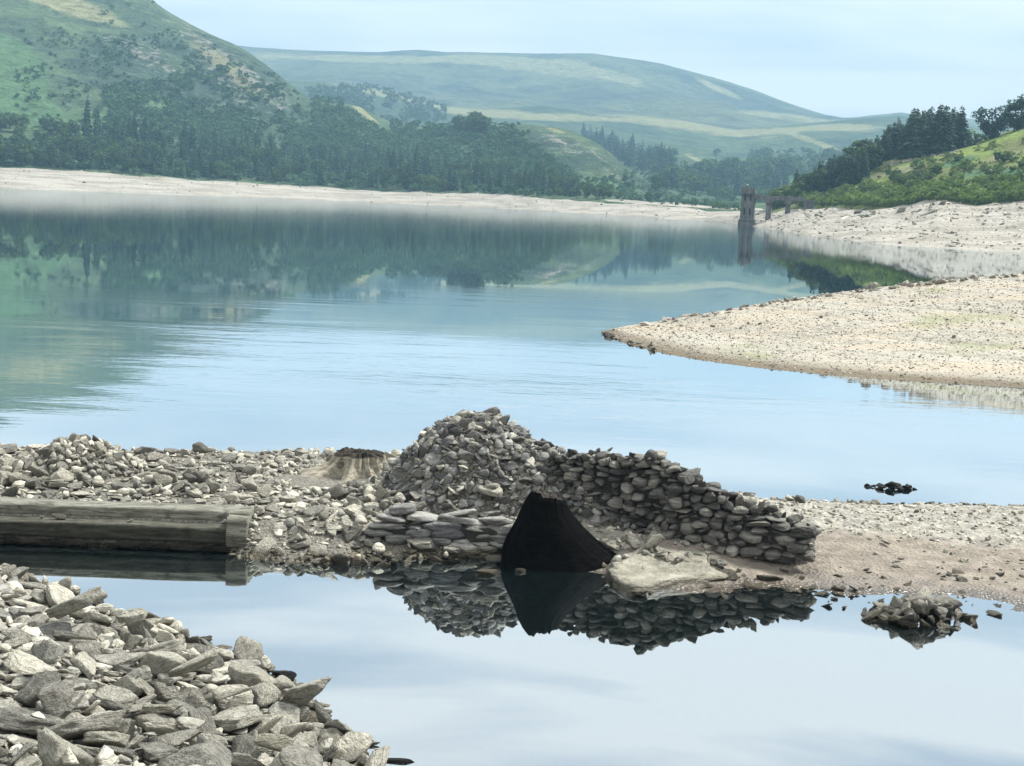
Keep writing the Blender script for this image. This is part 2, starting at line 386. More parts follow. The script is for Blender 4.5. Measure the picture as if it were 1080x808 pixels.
cs = wn('ShaderNodeVectorMath', operation='SCALE'); t.links.new(cr.outputs[0], cs.inputs[0]); cs.inputs['Scale'].default_value = SKY_CLOUD
mx = wn('ShaderNodeMix', data_type='RGBA'); mx.inputs[0].default_value = .95; t.links.new(sky.outputs[0], mx.inputs[6]); t.links.new(cs.outputs[0], mx.inputs[7])
bg = wn('ShaderNodeBackground'); bg.inputs[1].default_value = .12; t.links.new(mx.outputs[2], bg.inputs[0]); wo = wn('ShaderNodeOutputWorld'); t.links.new(bg.outputs[0], wo.inputs[0])
L = bpy.data.lights.new('sun', 'SUN'); L.energy = SUN_E; L.angle = math.radians(10); L.color = (1, .965, .91)
lo = bpy.data.objects.new('sun', L); C.objects.link(lo)
sd = Vector((math.sin(SUN_AZ)*math.cos(SUN_EL), math.cos(SUN_AZ)*math.cos(SUN_EL), math.sin(SUN_EL))); lo.rotation_euler = sd.to_track_quat('Z', 'Y').to_euler()
sc.cycles.max_bounces = 6; sc.cycles.volume_bounces = 0; sc.cycles.transparent_max_bounces = 6; sc.cycles.diffuse_bounces = 2; sc.cycles.glossy_bounces = 3
sc.cycles.volume_step_rate = 4; sc.cycles.caustics_reflective = False; sc.cycles.caustics_refractive = False

def grid_faces(nu, nv):
    i = np.arange(nu-1); j = np.arange(nv-1); I, J = np.meshgrid(i, j); a = (J*nu+I).ravel()
    return np.stack([a, a+1, a+nu+1, a+nu], 1)

# ------------------------------------------------------------------ lake bed, near ground, water, haze
def plane(name, x0, x1, y0, y1, z, mat, n=1):
    V = [(x0, y0, z), (x1, y0, z), (x1, y1, z), (x0, y1, z)]
    return add(name, mesh_np(name, V, [(0, 1, 2, 3)], mat, False))
tag(plane('lake_bed', -7000, 7000, -300, 9000, -4.0, M['ground']), kind='structure')
wv = [(-1500, -40, 0), (1500, -40, 0), (1500, 1400, 0), (-1500, 1400, 0)]
tag(add('water', mesh_np('water', wv, [(0, 1, 2, 3)], M['water'], False)), kind='structure')
xs = np.arange(-13, 13.01, .05); ys = np.arange(3.5, 26, .05); gx, gy = np.meshgrid(xs, ys); gz = z_near(gx, gy)
dn = gy-np.interp(gx, NEAR[:, 0], NEAR[:, 1])
mud = sstep(.5, 2.6, gx)*sstep(-2, -.4, dn)*(1-sstep(2.3, 3.3, dn+.5*fbm(gx*.5, gy*2, 3, 61)))*sstep(.46, .3, gz)
mud = np.clip(mud, 0, 1)*(gy > 15)
gap_shade = np.clip(np.maximum(sstep(.02, .12, z_heap(gx, gy)+z_cairn(gx, gy)), (gy > 15)*(1-sstep(.3, 1.4, gx+.5*fbm(gx*1.5, gy*1.5, 3, 8)))*.7), 0, 1); gap_shade = np.maximum(gap_shade, (gy < 15)*.8)  # mask for shade painted under and between the heap, causeway and bank stones
tag(add('shore_ground', mesh_np('shore_ground', np.stack([gx, gy, gz], -1).reshape(-1, 3), grid_faces(len(xs), len(ys)), M['ground'], True, {'mud': mud.ravel(), 'gap_shade': gap_shade.ravel()})), kind='structure')

# ------------------------------------------------------------------ big terrain, each a sheet lofted through contour lines at their distances
class Loft:
    def __init__(s, name, rows, px, sub, mat, amp=0, fr=.02, amp0=0, attrs=None, seed=0, sil=None, label=None):
        R = []
        for kind, a, b in rows:
            A = np.interp(px, *zip(*a)); 
            if kind == 'z':
                B = np.interp(px, *zip(*b)); P = [at_y(x, 200, y) for x, y in zip(px, B)]; R.append([(p.x, p.y, z) for p, z in zip(P, A)])
            elif kind == 'w':                       # water's edge at level 0, moved b metres towards the camera and lowered
                P = [at_z(x, y) for x, y in zip(px, A)]; R.append([(p.x*(1-b[0]/p.y), p.y-b[0], -b[1]) for p in P])
            else:
                if not isinstance(b, list): # metres behind the water's edge
                    E = np.interp(px, *zip(*rows[s.edge(rows)][1])); B = np.array([at_z(x, y).y for x, y in zip(px, E)])+b
                else: B = np.interp(px, *zip(*b))
                P = [at_y(x, y, d) for x, y, d in zip(px, A, B)]; R.append([(p.x, p.y, p.z) for p in P])
        R = np.array(R); n = len(R); ts = []
        for k in range(n-1): ts += list(k+np.arange(sub[k])/sub[k])
        ts.append(n-1.0); ts = np.array(ts); W = []
        for tt in ts:
            k = min(int(tt), n-2); u = tt-k
            p0, p1, p2, p3 = R[max(k-1, 0)], R[k], R[k+1], R[min(k+2, n-1)]
            c = .5*((2*p1)+(p2-p0)*u+(2*p0-5*p1+4*p2-p3)*u*u+(3*p1-p0-3*p2+p3)*u**3); lin = p1+(p2-p1)*u
            W.append(.55*c+.45*lin)
        W = np.array(W); T = np.repeat(ts[:, None], len(px), 1)
        e = np.minimum(np.clip(T-sil[0] if sil else T, 0, 1), 1)
        top = np.clip(np.abs(T-(sil[1] if sil else n-2)), 0, 1)
        W[:, :, 2] += (amp*fbm(W[:, :, 0]*fr, W[:, :, 1]*fr, 6, seed)*(.10+.90*top) + amp*.35*np.abs(fbm(W[:, :, 0]*fr*3, W[:, :, 1]*fr*3, 4, seed+3))*(.15+.85*top))*e + amp0*fbm(W[:, :, 0]*.09, W[:, :, 1]*.09, 4, seed+9)*np.clip((T-1)*2, 0, 1)
        s.W, s.T, s.px = W, T, px
        pp = project(W.reshape(-1, 3)); s.PX = pp[0].reshape(T.shape); s.PY = pp[1].reshape(T.shape)
        at = {k: f(s.PX, s.PY, T).ravel() for k, f in (attrs or {}).items()}
        s.o = tag(add(name, mesh_np(name, W.reshape(-1, 3), grid_faces(len(px), len(ts)), mat, True, at)), kind='structure')
    def edge(s, rows):
        return [i for i, r in enumerate(rows) if r[0] == 'w' and r[2][1] == 0][0]
    def at(s, px, py):
        i = int(np.clip(np.searchsorted(s.px, px), 1, len(s.px)-1)); f = (px-s.px[i-1])/(s.px[i]-s.px[i-1]); f = min(1, max(0, f)); col = s.PY[:, i-1]*(1-f)+s.PY[:, i]*f; W = s.W[:, i-1]*(1-f)+s.W[:, i]*f
        for j in range(1, len(col)):
            if s.T[j, 0] >= s.t0 and col[j] <= py <= col[j-1]+.01:
                u = (py-col[j-1])/(col[j]-col[j-1]-1e-9); p = W[j-1]*(1-u)+W[j]*u
                return p
        return None
    t0 = 0
def blob(cx, cy, rx, ry, ang=0, s=0):
    c, q = math.cos(math.radians(ang)), math.sin(math.radians(ang))
    def f(X, Y):
        dx, dy = X-cx, Y-cy; u = dx*c+dy*q; v = -dx*q+dy*c
        return np.clip(1.2-np.sqrt((u/rx)**2+(v/ry)**2), 0, 1)
    return f
def blobs(lst): 
    fs = [blob(*a) for a in lst]
    return lambda X, Y, T: np.clip(sum(f(X, Y) for f in fs), 0, 1)

SH_L = [(-1100, 150), (-300, 185), (0, 198.5), (200, 206), (360, 212), (520, 219.5), (700, 230), (757, 233.5), (820, 236)]
TB_L = [(-1100, 128), (-300, 160), (0, 175), (60, 178), (120, 182), (200, 188), (320, 196), (400, 200), (520, 204), (600, 209), (660, 214), (760, 221), (820, 223)]
PXL = np.arange(-1100, 821, 5.0)
bank_l = Loft('far_bank', [('w', SH_L, (6, 1.5)), ('w', SH_L, (0, 0)), ('p', TB_L, 38), ('p', [(x, y-3) for x, y in TB_L], 60)], PXL, [3, 14, 4], M['bank_ground'], amp0=.5, seed=4)
FR = [(-1100, 40), (-700, -60), (-300, -140), (-100, -115), (0, -76), (100, -32), (158, -2), (166, 6), (180, 15), (200, 26), (222, 37), (245, 47), (262, 56), (278, 67), (295, 80), (310, 92), (325, 103), (350, 105), (380, 113), (407, 127), (450, 133),
      (480, 133), (520, 131), (553, 131), (580, 135), (607, 143), (627, 155), (647, 170), (662, 183), (690, 197), (720, 208), (760, 218), (820, 224)]
FD = [(-1100, 1100), (0, 1050), (160, 1000), (320, 900), (500, 860), (620, 760), (720, 650), (820, 560)]
def lerp_y(A, B, f, xs): return [(x, (1-f)*np.interp(x, *zip(*A))+f*np.interp(x, *zip(*B))) for x in xs]
XX = list(range(-1100, 821, 20))
M1, M2 = lerp_y(TB_L, FR, .30, XX), lerp_y(TB_L, FR, .68, XX)
fell = Loft('fell_hillside', [('w', SH_L, (-30, 0)), ('p', TB_L, 36), ('p', M1, 150), ('p', M2, [(x, 36+.62*np.interp(x, *zip(*FD))+150) for x in XX]), ('p', FR, FD), ('z', [(-1100, 60), (160, 60), (820, 5)], [(x, d+500) for x, d in FD])],
    PXL, [3, 22, 36, 30, 6], M['fell'], amp=11, fr=.010, seed=11, sil=(1, 4),
    attrs={'pale': blobs([(60, 0, 90, 16, 20), (245, 75, 70, 12, 38), (380, 116, 34, 4, 38), (585, 137, 18, 2, 18)]),
           'green': blobs([(10, 75, 60, 40, 10), (40, 120, 80, 26, 25), (130, 130, 50, 10, 15), (160, 105, 60, 10, 20), (-100, 60, 120, 90, 0), (630, 196, 50, 8, 5)]),
           'rock': lambda X, Y, T: .20*blobs([(215, 45, 60, 14, 38), (285, 98, 46, 15, 42), (240, 85, 60, 22, 40), (150, 55, 60, 16, 25), (590, 150, 34, 12, 15), (640, 175, 26, 8, 45)])(X, Y, T)})
fell.t0 = 1
BR = [(200, 80), (250, 82), (340, 87), (393, 92), (430, 101), (467, 112), (513, 116), (573, 112), (630, 119), (700, 124), (777, 137), (835, 131), (909, 125), (950, 123), (1000, 128), (1100, 150)]
BB = [(200, 200), (640, 212), (760, 217), (850, 217), (1100, 215)]
XB2 = list(range(200, 1101, 20))
mid = Loft('mid_hillside', [('z', [(200, -2), (1100, -2)], [(200, 600), (1100, 600)]), ('p', BB, [(200, 700), (1100, 700)]), ('p', lerp_y(BB, BR, .35, XB2), [(200, 1000), (1100, 1000)]), ('p', lerp_y(BB, BR, .75, XB2), [(200, 1400), (1100, 1400)]),
    ('p', BR, [(200, 1700), (1100, 1750)]), ('z', [(200, 90), (1100, 60)], [(200, 2000), (1100, 2050)])], np.arange(200, 1101, 4.0), [3, 20, 26, 20, 6], M['fell'], amp=10, fr=.007, seed=23, sil=(1, 4),
    attrs={'pale': blobs([(400, 98, 90, 5, 12), (540, 121, 110, 7, 4), (720, 132, 120, 8, 7), (830, 137, 80, 4, -4), (860, 150, 50, 4, 20), (735, 168, 26, 2.5, 25), (800, 190, 30, 3, 20), (900, 135, 50, 5, 0)]),
           'green': blobs([(640, 203, 60, 8, 5), (760, 205, 80, 8, 5), (820, 185, 50, 7, 20), (700, 190, 40, 8, 20)]), 'rock': lambda X, Y, T: X*0-.3})
mid.t0 = 1
CR = [(130, 60), (230, 46), (262, 50), (300, 53), (350, 55), (400, 56), (440, 54), (470, 56), (540, 57), (590, 58), (625, 58), (645, 61), (700, 70), (740, 80), (770, 88), (800, 98), (830, 109), (860, 119), (885, 126), (905, 125), (950, 121), (980, 124), (1050, 131), (1150, 140), (1500, 130)]
CB = [(130, 120), (640, 130), (780, 145), (900, 140), (1500, 150)]
XC = list(range(130, 1501, 20))
far = Loft('far_moor', [('p', CB, [(130, 1800), (1500, 1800)]), ('p', lerp_y(CB, CR, .5, XC), [(130, 2250), (1500, 2250)]), ('p', CR, [(130, 2750), (1500, 2750)]), ('z', [(130, 120), (1500, 60)], [(130, 3400), (1500, 3400)])],
    np.arange(130, 1501, 4.0), [26, 30, 6], M['moor'], amp=26, fr=.0035, seed=41, sil=(-1, 2),
    attrs={'pale': blobs([(400, 62, 220, 6, 1), (560, 70, 100, 9, 8), (640, 78, 60, 7, 18), (820, 122, 60, 5, 5), (900, 130, 60, 6, 0), (760, 95, 50, 5, 25)]), 'green': lambda X, Y, T: .35*blobs([(560, 75, 250, 14, 4)])(X, Y, T), 'rock': lambda X, Y, T: X*0-.4})

# right hand shore
SH_R = [(700, 230.5), (740, 232.5), (757, 234), (780, 236.5), (850, 248), (932, 258), (1022, 263.5), (1080, 267), (1300, 288), (1700, 330)]
TB_R = [(700, 228), (740, 229), (790, 227), (816, 224), (843, 218.5), (893, 218), (940, 219), (990, 212), (1030, 217), (1080, 213), (1300, 205), (1700, 180)]
TD_R = [(700, 420), (740, 400), (790, 356), (816, 338), (843, 328), (893, 292), (990, 250), (1080, 232), (1300, 220), (1700, 200)]
PXR = np.arange(700, 1701, 3.0)
bank_r = Loft('far_bank', [('w', SH_R, (5, 1.5)), ('w', SH_R, (0, 0)), ('p', TB_R, TD_R), ('p', [(x, y-2.5) for x, y in TB_R], [(x, d+14) for x, d in TD_R])], PXR, [3, 26, 5], M['bank_ground'], amp0=.8, seed=6)
bank_r.t0 = 1
HR = [(700, 232), (790, 226), (815, 216), (835, 208), (860, 202), (880, 194), (901, 184), (932, 172), (960, 166), (994, 161), (1030, 154), (1080, 137), (1200, 100), (1700, 20)]
HD = [(700, 450), (790, 380), (835, 362), (900, 335), (1000, 320), (1080, 315), (1700, 330)]
XR = list(range(700, 1701, 20))
rhill = Loft('right_hillside', [('z', [(700, 0), (1700, 0)], [(x, d-4) for x, d in TD_R]), ('p', TB_R, [(x, d-1) for x, d in TD_R]), ('p', lerp_y(TB_R, HR, .5, XR), [(x, .5*np.interp(x, *zip(*HD))+.5*d) for x, d in [(x, np.interp(x, *zip(*TD_R))) for x in XR]]), ('p', HR, HD),
    ('p', [(x, y-3 if x < 950 else y+1) for x, y in HR], [(x, d+60) for x, d in HD]), ('z', [(700, -3), (1700, -3)], [(x, d+150) for x, d in HD])], np.arange(811, 1701, 3.0), [2, 22, 26, 8, 6], M['slope'], amp=1.6, fr=.04, seed=51, sil=(1, 3),
    attrs={'pale': blobs([(960, 178, 60, 5, -12), (1060, 165, 30, 4, -15), (900, 190, 20, 4, -30)]), 'green': blobs([(1050, 185, 60, 14, 0), (960, 205, 60, 12, 0), (1010, 170, 30, 6, -12)]), 'rock': lambda X, Y, T: X*0+.02})
rhill.t0 = 1

# gravel spit
SH_S = [(634, 351.5), (645, 356), (660, 362), (700, 373), (740, 380), (790, 387), (850, 393), (930, 400), (1000, 404), (1080, 409), (1300, 425), (1600, 440)]
RG_S = [(634, 349.5), (645, 347), (660, 344), (700, 338), (760, 328), (820, 317), (900, 306), (960, 299), (1020, 293), (1080, 288), (1300, 268), (1600, 250)]
DG_S = [(634, 48.2), (660, 48.2), (700, 49), (820, 50.5), (900, 51), (1080, 51), (1600, 52)]
XS = list(range(634, 1601, 12))
MS = [(x, .6*np.interp(x, *zip(*SH_S))+.4*np.interp(x, *zip(*RG_S))) for x in XS]
spit = Loft('gravel_spit', [('w', SH_S, (1.5, .7)), ('w', SH_S, (0, 0)), ('p', MS, [(x, at_z(x, np.interp(x, *zip(*SH_S))).y*.60+.40*np.interp(x, *zip(*DG_S))) for x in XS]), ('p', RG_S, DG_S), ('z', [(634, -.6), (1600, -.6)], [(634, 49.2), (660, 50), (760, 54), (900, 58), (1080, 62), (1600, 70)])],
    np.arange(634, 1601, 2.5), [5, 30, 30, 14], M['spit'], amp0=.03, seed=71)
spit.t0 = 1
# ------------------------------------------------------------------ trees
def quads_mesh(Q):                            # Q (n,4,3)
    Q = np.asarray(Q); n = len(Q); return Q.reshape(-1, 3), np.arange(4*n).reshape(n, 4)
def tube(pts, rad, k=6):
    V, Fc = [], []
    for i, (p, r) in enumerate(zip(pts, rad)):
        p = np.array(p, float); d = np.array(pts[min(i+1, len(pts)-1)], float)-np.array(pts[max(i-1, 0)], float); d /= np.linalg.norm(d)+1e-9
        a = np.cross(d, (0.3, .9, .1)); a /= np.linalg.norm(a); b = np.cross(d, a)
        for j in range(k):
            t = 2*math.pi*j/k; V.append(p+r*(math.cos(t)*a+math.sin(t)*b))
    for i in range(len(pts)-1):
        for j in range(k): Fc.append((i*k+j, i*k+(j+1) % k, (i+1)*k+(j+1) % k, (i+1)*k+j))
    return np.array(V), np.array(Fc)
def spruce(seed, wide=.17, n=20, nb=9):
    r = np.random.RandomState(seed); Q, R = [], []
    for i in range(n):
        z = .07+.91*(i+r.uniform(-.3, .3))/n; rr = wide*(1-z)**.75*r.uniform(.75, 1.15)+.012; ph = r.uniform(0, 6.28)
        for b in range(nb if z < .8 else 6):
            a = ph+6.283*b/nb+r.normal(0, .15); L = rr*r.uniform(.65, 1.15); dx, dy = math.cos(a), math.sin(a); sx, sy = -dy, dx
            zz = z+r.normal(0, .008); w0 = .045*(1.15-z)
            pts = [(0, 0), (.45*L, .012), (.8*L, -.10*L), (L, -.30*L)]; ws = [w0*.5, w0, w0*.8, w0*.12]; c = r.uniform(0, .99)
            for k in range(3):
                (u0, h0), (u1, h1) = pts[k], pts[k+1]; tw = r.uniform(-.3, .3)*w0
                Q.append([(dx*u0-sx*ws[k], dy*u0-sy*ws[k], zz+h0), (dx*u0+sx*ws[k], dy*u0+sy*ws[k], zz+h0-tw), (dx*u1+sx*ws[k+1], dy*u1+sy*ws[k+1], zz+h1-tw), (dx*u1-sx*ws[k+1], dy*u1-sy*ws[k+1], zz+h1)]); R += [min(.99, c*.8+.2*z)]*4
            hang = .05*(1.1-z)                # tips hanging below the bough
            Q.append([(dx*.3*L, dy*.3*L, zz), (dx*L*.95, dy*L*.95, zz-.25*L), (dx*L*.85, dy*L*.85, zz-.3*L-hang), (dx*.35*L, dy*.35*L, zz-hang)]); R += [c*.6]*4
    V, Fc = quads_mesh(Q); tv = tube([(0, 0, -.03), (0, 0, .5), (0, 0, .98)], [.016, .010, .002]); return (V, Fc, np.array(R)), tv
def broadleaf(seed, w=.42, base=.18, nc=42, nq=42, qs=.045, flat=1.0):
    r = np.random.RandomState(seed); Q, R = [], []; cen = []
    for _ in range(nc):
        d = r.normal(size=3); d /= np.linalg.norm(d); q = r.uniform(.35, 1)**.5
        c = np.array([d[0]*w*q, d[1]*w*q, base+(1-base)*.5+d[2]*(1-base)*.46*q*flat]); c[:2] *= 1.0+.25*math.sin(d[2]*2+seed); cen.append(c)
    for c in cen:
        s = w*r.uniform(.20, .36); col = r.uniform(.0, .9)
        for _ in range(nq):
            d = r.normal(size=3); d /= np.linalg.norm(d); p = c+d*s*r.uniform(.6, 1.05)*np.array([1, 1, .75]); a = r.normal(size=3)+d*.0; a /= np.linalg.norm(a); b = np.cross(d, a)+r.normal(size=3)*.3; b /= np.linalg.norm(b); h = qs*r.uniform(.6, 1.3)
            Q.append([p-a*h, p-b*h*.6, p+a*h, p+b*h*.6]); R += [min(.99, max(0, col+r.normal(0, .12)))]*4
    V, Fc = quads_mesh(Q); tr = [tube([(0, 0, -.05), (.01, 0, base), (.0, .02, .6)], [.035, .026, .01])]
    for c in cen[::4]: tr.append(tube([(0, 0, base*.8), c*.6+np.array([0, 0, base*.3]), c], [.016, .010, .004], 5))
    tv, tf, _ = merge([(a, b, 0) for a, b in tr]); return (V, Fc, np.array(R)), (tv, tf)
def tree_kit(fn, mat, seeds, **kw):
    out = []
    for s in seeds:
        (V, Fc, R), (tv, tf) = fn(s, **kw); out.append((mesh_np('crown', V, Fc, mat, False, {'rnd': R}), mesh_np('trunk', tv, tf, M['bark'])))
    return out
KIT = dict(spruce=tree_kit(spruce, M['spruce'], [1, 2, 3, 4, 5]), broad=tree_kit(broadleaf, M['broad'], [11, 12, 13, 14]),
           bush=tree_kit(broadleaf, M['bush'], [21, 22, 23, 24], base=.02, w=.55, nc=34), pine=tree_kit(broadleaf, M['spruce'], [31, 32], base=.12, w=.40, nc=50, qs=.035))
rt = random.Random(5)
def tree(kind, p, h, name, label, cat, group=None, wide=1.0, var=None):
    cr, tr = KIT[kind][rt.randrange(len(KIT[kind])) if var is None else var]
    o = bpy.data.objects.new(name, None); C.objects.link(o); o.empty_display_size = .5
    o.location = (p[0], p[1], p[2]-.02*h); o.rotation_euler = (rt.gauss(0, .02), rt.gauss(0, .02), rt.uniform(0, 6.28)); o.scale = (h*wide, h*wide, h)
    add('crown', cr, o); add('trunk', tr, o); return tag(o, label, cat, group)
# left shore: conifer belt
def pick(surf, n, fx, gen, mind=0):
    out = []; tries = 0
    while len(out) < n and tries < n*40:
        tries += 1; px, py = gen()
        if rt.random() > fx(px, py): continue
        p = surf.at(px, py)
        if p is None: continue
        if mind and any((p[0]-q[0])**2+(p[1]-q[1])**2 < mind**2 for q in out): continue
        out.append(p)
    return out
def I(x, L): return float(np.interp(x, *zip(*L)))
top_c = [(-40, 176), (60, 172), (85, 150), (120, 146), (200, 152), (260, 160), (350, 168), (450, 178), (540, 188), (600, 200), (612, 205)]
def gen_c():
    px = rt.uniform(-30, 610); lo = I(px, TB_L)-1.5; return px, lo-(lo-I(px, top_c))*rt.random()**1.15
P = pick(fell, 128, lambda x, y: .25 if x < 80 else 1, gen_c, 3.2)
for p in P: tree('spruce', p, rt.uniform(7.5, 13)*I(float(project(np.array(p))[0][0]), [(440, 1), (610, .6)]), 'spruce_tree', 'tall dark spruce in the conifer belt above the pale left shore', 'conifer', 'spruces along the far left shore', rt.uniform(.9, 1.25))
for px, py, h in [(91, 147, 19), (104, 150, 16), (152, 160, 17), (141, 158, 16)]:
    p = fell.at(px, py)
    if p is not None: tree('spruce', p, h, 'spruce_tree', {91: 'tallest slim spruce standing above the others on the left shore', 104: 'shorter spruce just right of the tallest slim one', 152: 'spruce rising clear above the belt, right one of a pair', 141: 'spruce rising clear above the belt, left one of a pair'}[px], 'conifer', None, .8)
def gen_b():
    px = rt.uniform(-35, 700); lo = I(px, TB_L)-1; return px, lo-(rt.random()**1.5)*(40 if px < 95 else 22)
for p in pick(fell, 120, lambda x, y: 1 if x < 180 else .55, gen_b, 4): tree('broad', p, rt.uniform(4.5, 9)*I(float(project(np.array(p))[0][0]), [(440, 1), (640, .6)]), 'broadleaf_tree', 'rounded bluish green broadleaf tree at the foot of the left hillside', 'tree', 'broadleaf trees along the far left shore', rt.uniform(.9, 1.2))
for px, py in [(484, 141), (491, 142), (498, 142), (505, 143), (488, 137), (500, 137), (509, 140)]:
    p = fell.at(px, py)
    if p is not None: tree('broad', p, rt.uniform(9, 11), 'broadleaf_tree', 'dark round-topped tree in the lone clump on the mid hill crest', 'tree', 'lone dark clump of trees on the crest', 1.2)
# mid hillside conifer strip
for _ in range(18):
    u = rt.random(); px = 613+u*95; py = 150+u*30+rt.uniform(-5, 9); p = mid.at(px, py)
    if p is not None: tree('spruce', p, rt.uniform(13, 20), 'spruce_tree', 'hazy spruce in the strip running down the middle hillside', 'conifer', 'spruces in the strip on the middle hillside', 1.2)
for _ in range(60):
    px = rt.uniform(700, 830); py = 196+rt.uniform(-9, 12); p = mid.at(px, py)
    if p is not None: tree('broad' if rt.random() < .5 else 'spruce', p, rt.uniform(10, 17), 'wood_tree', 'hazy blue-green tree in the valley wood left of the tower', 'tree', 'trees in the valley wood behind the tower', 1.2)

# distant woods that read as one mass
def mass(name, surf, n, dens, gen, size, kinds, label, cat, mat):
    lo = [broadleaf(100+i, nc=12, nq=14, qs=.13)[0] for i in range(4)]; sp = [spruce(200+i, n=9, nb=6, wide=.2)[0] for i in range(3)]
    ps = pick(surf, n, dens, gen); parts = []
    for p in ps:
        if kinds(p, *[float(q[0]) for q in project(np.array(p))]): V, Fc, R = sp[rt.randrange(3)]; h = rt.uniform(*size)*1.7
        else: V, Fc, R = lo[rt.randrange(4)]; h = rt.uniform(*size)
        if surf is fell: h *= I(float(project(np.array(p))[0][0]), [(440, 1), (640, .6)])
        a = rt.uniform(0, 6.28); c, s = math.cos(a)*h, math.sin(a)*h; D = np.clip(R*.35+rt.random()*.65, 0, .99)
        parts.append((np.stack([V[:, 0]*c-V[:, 1]*s, V[:, 0]*s+V[:, 1]*c, V[:, 2]*h-.1*h], 1)*np.array([1.1, 1.1, 1])+np.array(p), Fc, D))
    V, Fc, R = merge(parts); o = add(name, mesh_np(name, V, Fc, mat, False, {'rnd': R})); return tag(o, label, cat, None, 'stuff')
def nfield(x, y, s, k): return float(fbm(np.array([x/k]), np.array([y/k*1.6]), 3, s)[0])
def dens_wood(x, y):
    lo = I(x, TB_L); u = (lo-y)/max(1., lo-I(x, FR)); nf = nfield(x, y, 91, 26)
    if x < 330:
        if x < 110 and y < 150: return .0
        d = np.interp(u, [0, .12, .3, .42, .65, .85, 1], [.4, .4, .7, .6, .34, .08, .02])
        k = sstep(-.35+.7*min(1, u*1.1), .25+.7*min(1, u*1.1), nf+.35)
        return float(d*k)
    d = np.interp(u, [0, .2, .5, .85, 1], [.35, .45, .7, .5, .25])*(1 if x < 560 else np.interp(x, [560, 620, 660, 720], [1, .4, .22, .12]))
    bare = float(blob(385, 118, 42, 9, 38)(x, y)) + float(blob(600, 155, 55, 22, 25)(x, y))*1.2
    return float(max(0, d*sstep(-.55, .1, nf+.2)-bare*.95))
def gen_w():
    px = rt.uniform(-60, 780); return px, rt.uniform(I(px, FR), I(px, TB_L))
mass('hillside_wood', fell, 5600, dens_wood, gen_w, (1.9, 4.2), lambda p, x, y: rt.random() < .35 and x > 60 and (I(x, TB_L)-y) < 42, 'mixed blue-green scrub and woodland spreading up the left hillside', 'woodland', M['scrub'])
mass('conifer_wood', fell, 330, lambda x, y: .25 if x < 80 else 1, gen_c, (4, 7), lambda *a: True, 'dark close-set conifers filling in the belt above the far left shore', 'woodland', M['spruce'])
mass('conifer_wood', mid, 110, lambda x, y: 1, lambda: (lambda u: (613+u*95, 150+u*30+rt.uniform(-6, 10)))(rt.random()), (7, 10.5), lambda *a: True, 'hazy conifers filling the strip down the middle hillside', 'woodland', M['spruce'])
def dens_scrub(x, y): return float(sstep(.05, .35, nfield(x, y, 17, 18)+.12))*(.7 if y > 30 else .25)
mass('hillside_scrub', fell, 700, dens_scrub, lambda: (lambda px: (px, rt.uniform(max(I(px, FR)+4, 30), 150)))(rt.uniform(15, 330)), (1.1, 2.4), lambda *a: False, 'scattered dark scrub bushes dotted over the upper left fell', 'scrub', M['scrub'])
mass('valley_wood', mid, 900, lambda x, y: float(sstep(-.1, .3, nfield(x, y, 33, 20)+.05)), lambda: (rt.uniform(560, 900), rt.uniform(160, 214)), (3.5, 7), lambda *a: rt.random() < .3, 'hazy scattered woods on the slopes at the head of the lake', 'woodland', M['broad'])
mass('valley_wood', mid, 500, lambda x, y: float(sstep(-.2, .3, nfield(x, y, 37, 20)+.2)), lambda: (rt.uniform(325, 470), rt.uniform(88, 130)), (4, 7), lambda *a: rt.random() < .2, 'dark wood lining the far crest above the left hillside', 'woodland', M['broad'])

# right hillside: conifer plantation on the crest
def crest(px, dd):                            # ground behind the crest line
    y = I(px, HD)+dd; z0 = at_y(px, I(px, HR), I(px, HD)).z
    zz = z0+ (dd*.10 if dd < 60 else 6)
    return np.array([at_y(px, 200, y).x, y, zz-.6])
k = 0
prof = [(822, 205), (835, 194), (850, 187), (862, 174), (875, 163), (885, 158), (900, 152), (915, 145), (925, 139), (935, 131), (950, 122), (960, 115), (975, 112), (1000, 111), (1010, 114), (1014, 122)]
for _ in range(132):
    px = rt.uniform(846, 1011); dd = rt.uniform(-4, 46); b = crest(px, dd); bx, by = project(b); ty = I(px, prof)+rt.uniform(-2, 9)+(abs(dd-25) < 0)*0
    h = (float(by[0])-ty)/FPX*b[1]*1.03
    if px < 930 and dd < 0: h *= .7
    if h < 5: continue
    h = min(h, 17.5); tree('spruce', b, h, 'spruce_tree', 'dark green spruce in the dense plantation crowning the right hillside', 'conifer', 'spruces of the plantation on the right hill', rt.uniform(1.25, 1.7))
for _ in range(60):                            # lower fringe of the plantation
    px = rt.uniform(838, 925); y0 = I(px, HR); y1 = I(px, TB_R); p = rhill.at(px, y0+(y1-y0)*rt.random()**1.6*.36+1)
    if p is None: continue
    tree('spruce' if rt.random() < .85 else 'broad', p, rt.uniform(4, 8), 'fringe_tree', 'dark tree on the lower fringe of the right hill plantation', 'tree', 'fringe trees below the plantation', 1.35)
for _ in range(16):
    px = rt.uniform(812, 850); y1 = I(px, TB_R); y0 = I(px, HR); p = rhill.at(px, y0+(y1-y0)*rt.uniform(.05, .7))
    if p is not None: tree('bush' if rt.random() < .5 else 'broad', p, rt.uniform(3, 4.6), 'broadleaf_tree', 'low rounded tree behind the tower footbridge', 'tree', 'rounded trees behind the footbridge', 1.3)
tree('pine', crest(1041, 12), 9.2, 'pine_tree', 'dark spreading pine on the skyline between plantation and picture edge', 'conifer', None, 1.1, 0)
tree('broad', crest(1021, 6), 4.6, 'broadleaf_tree', 'small bushy tree under the skyline pine', 'tree', None, 1.4)
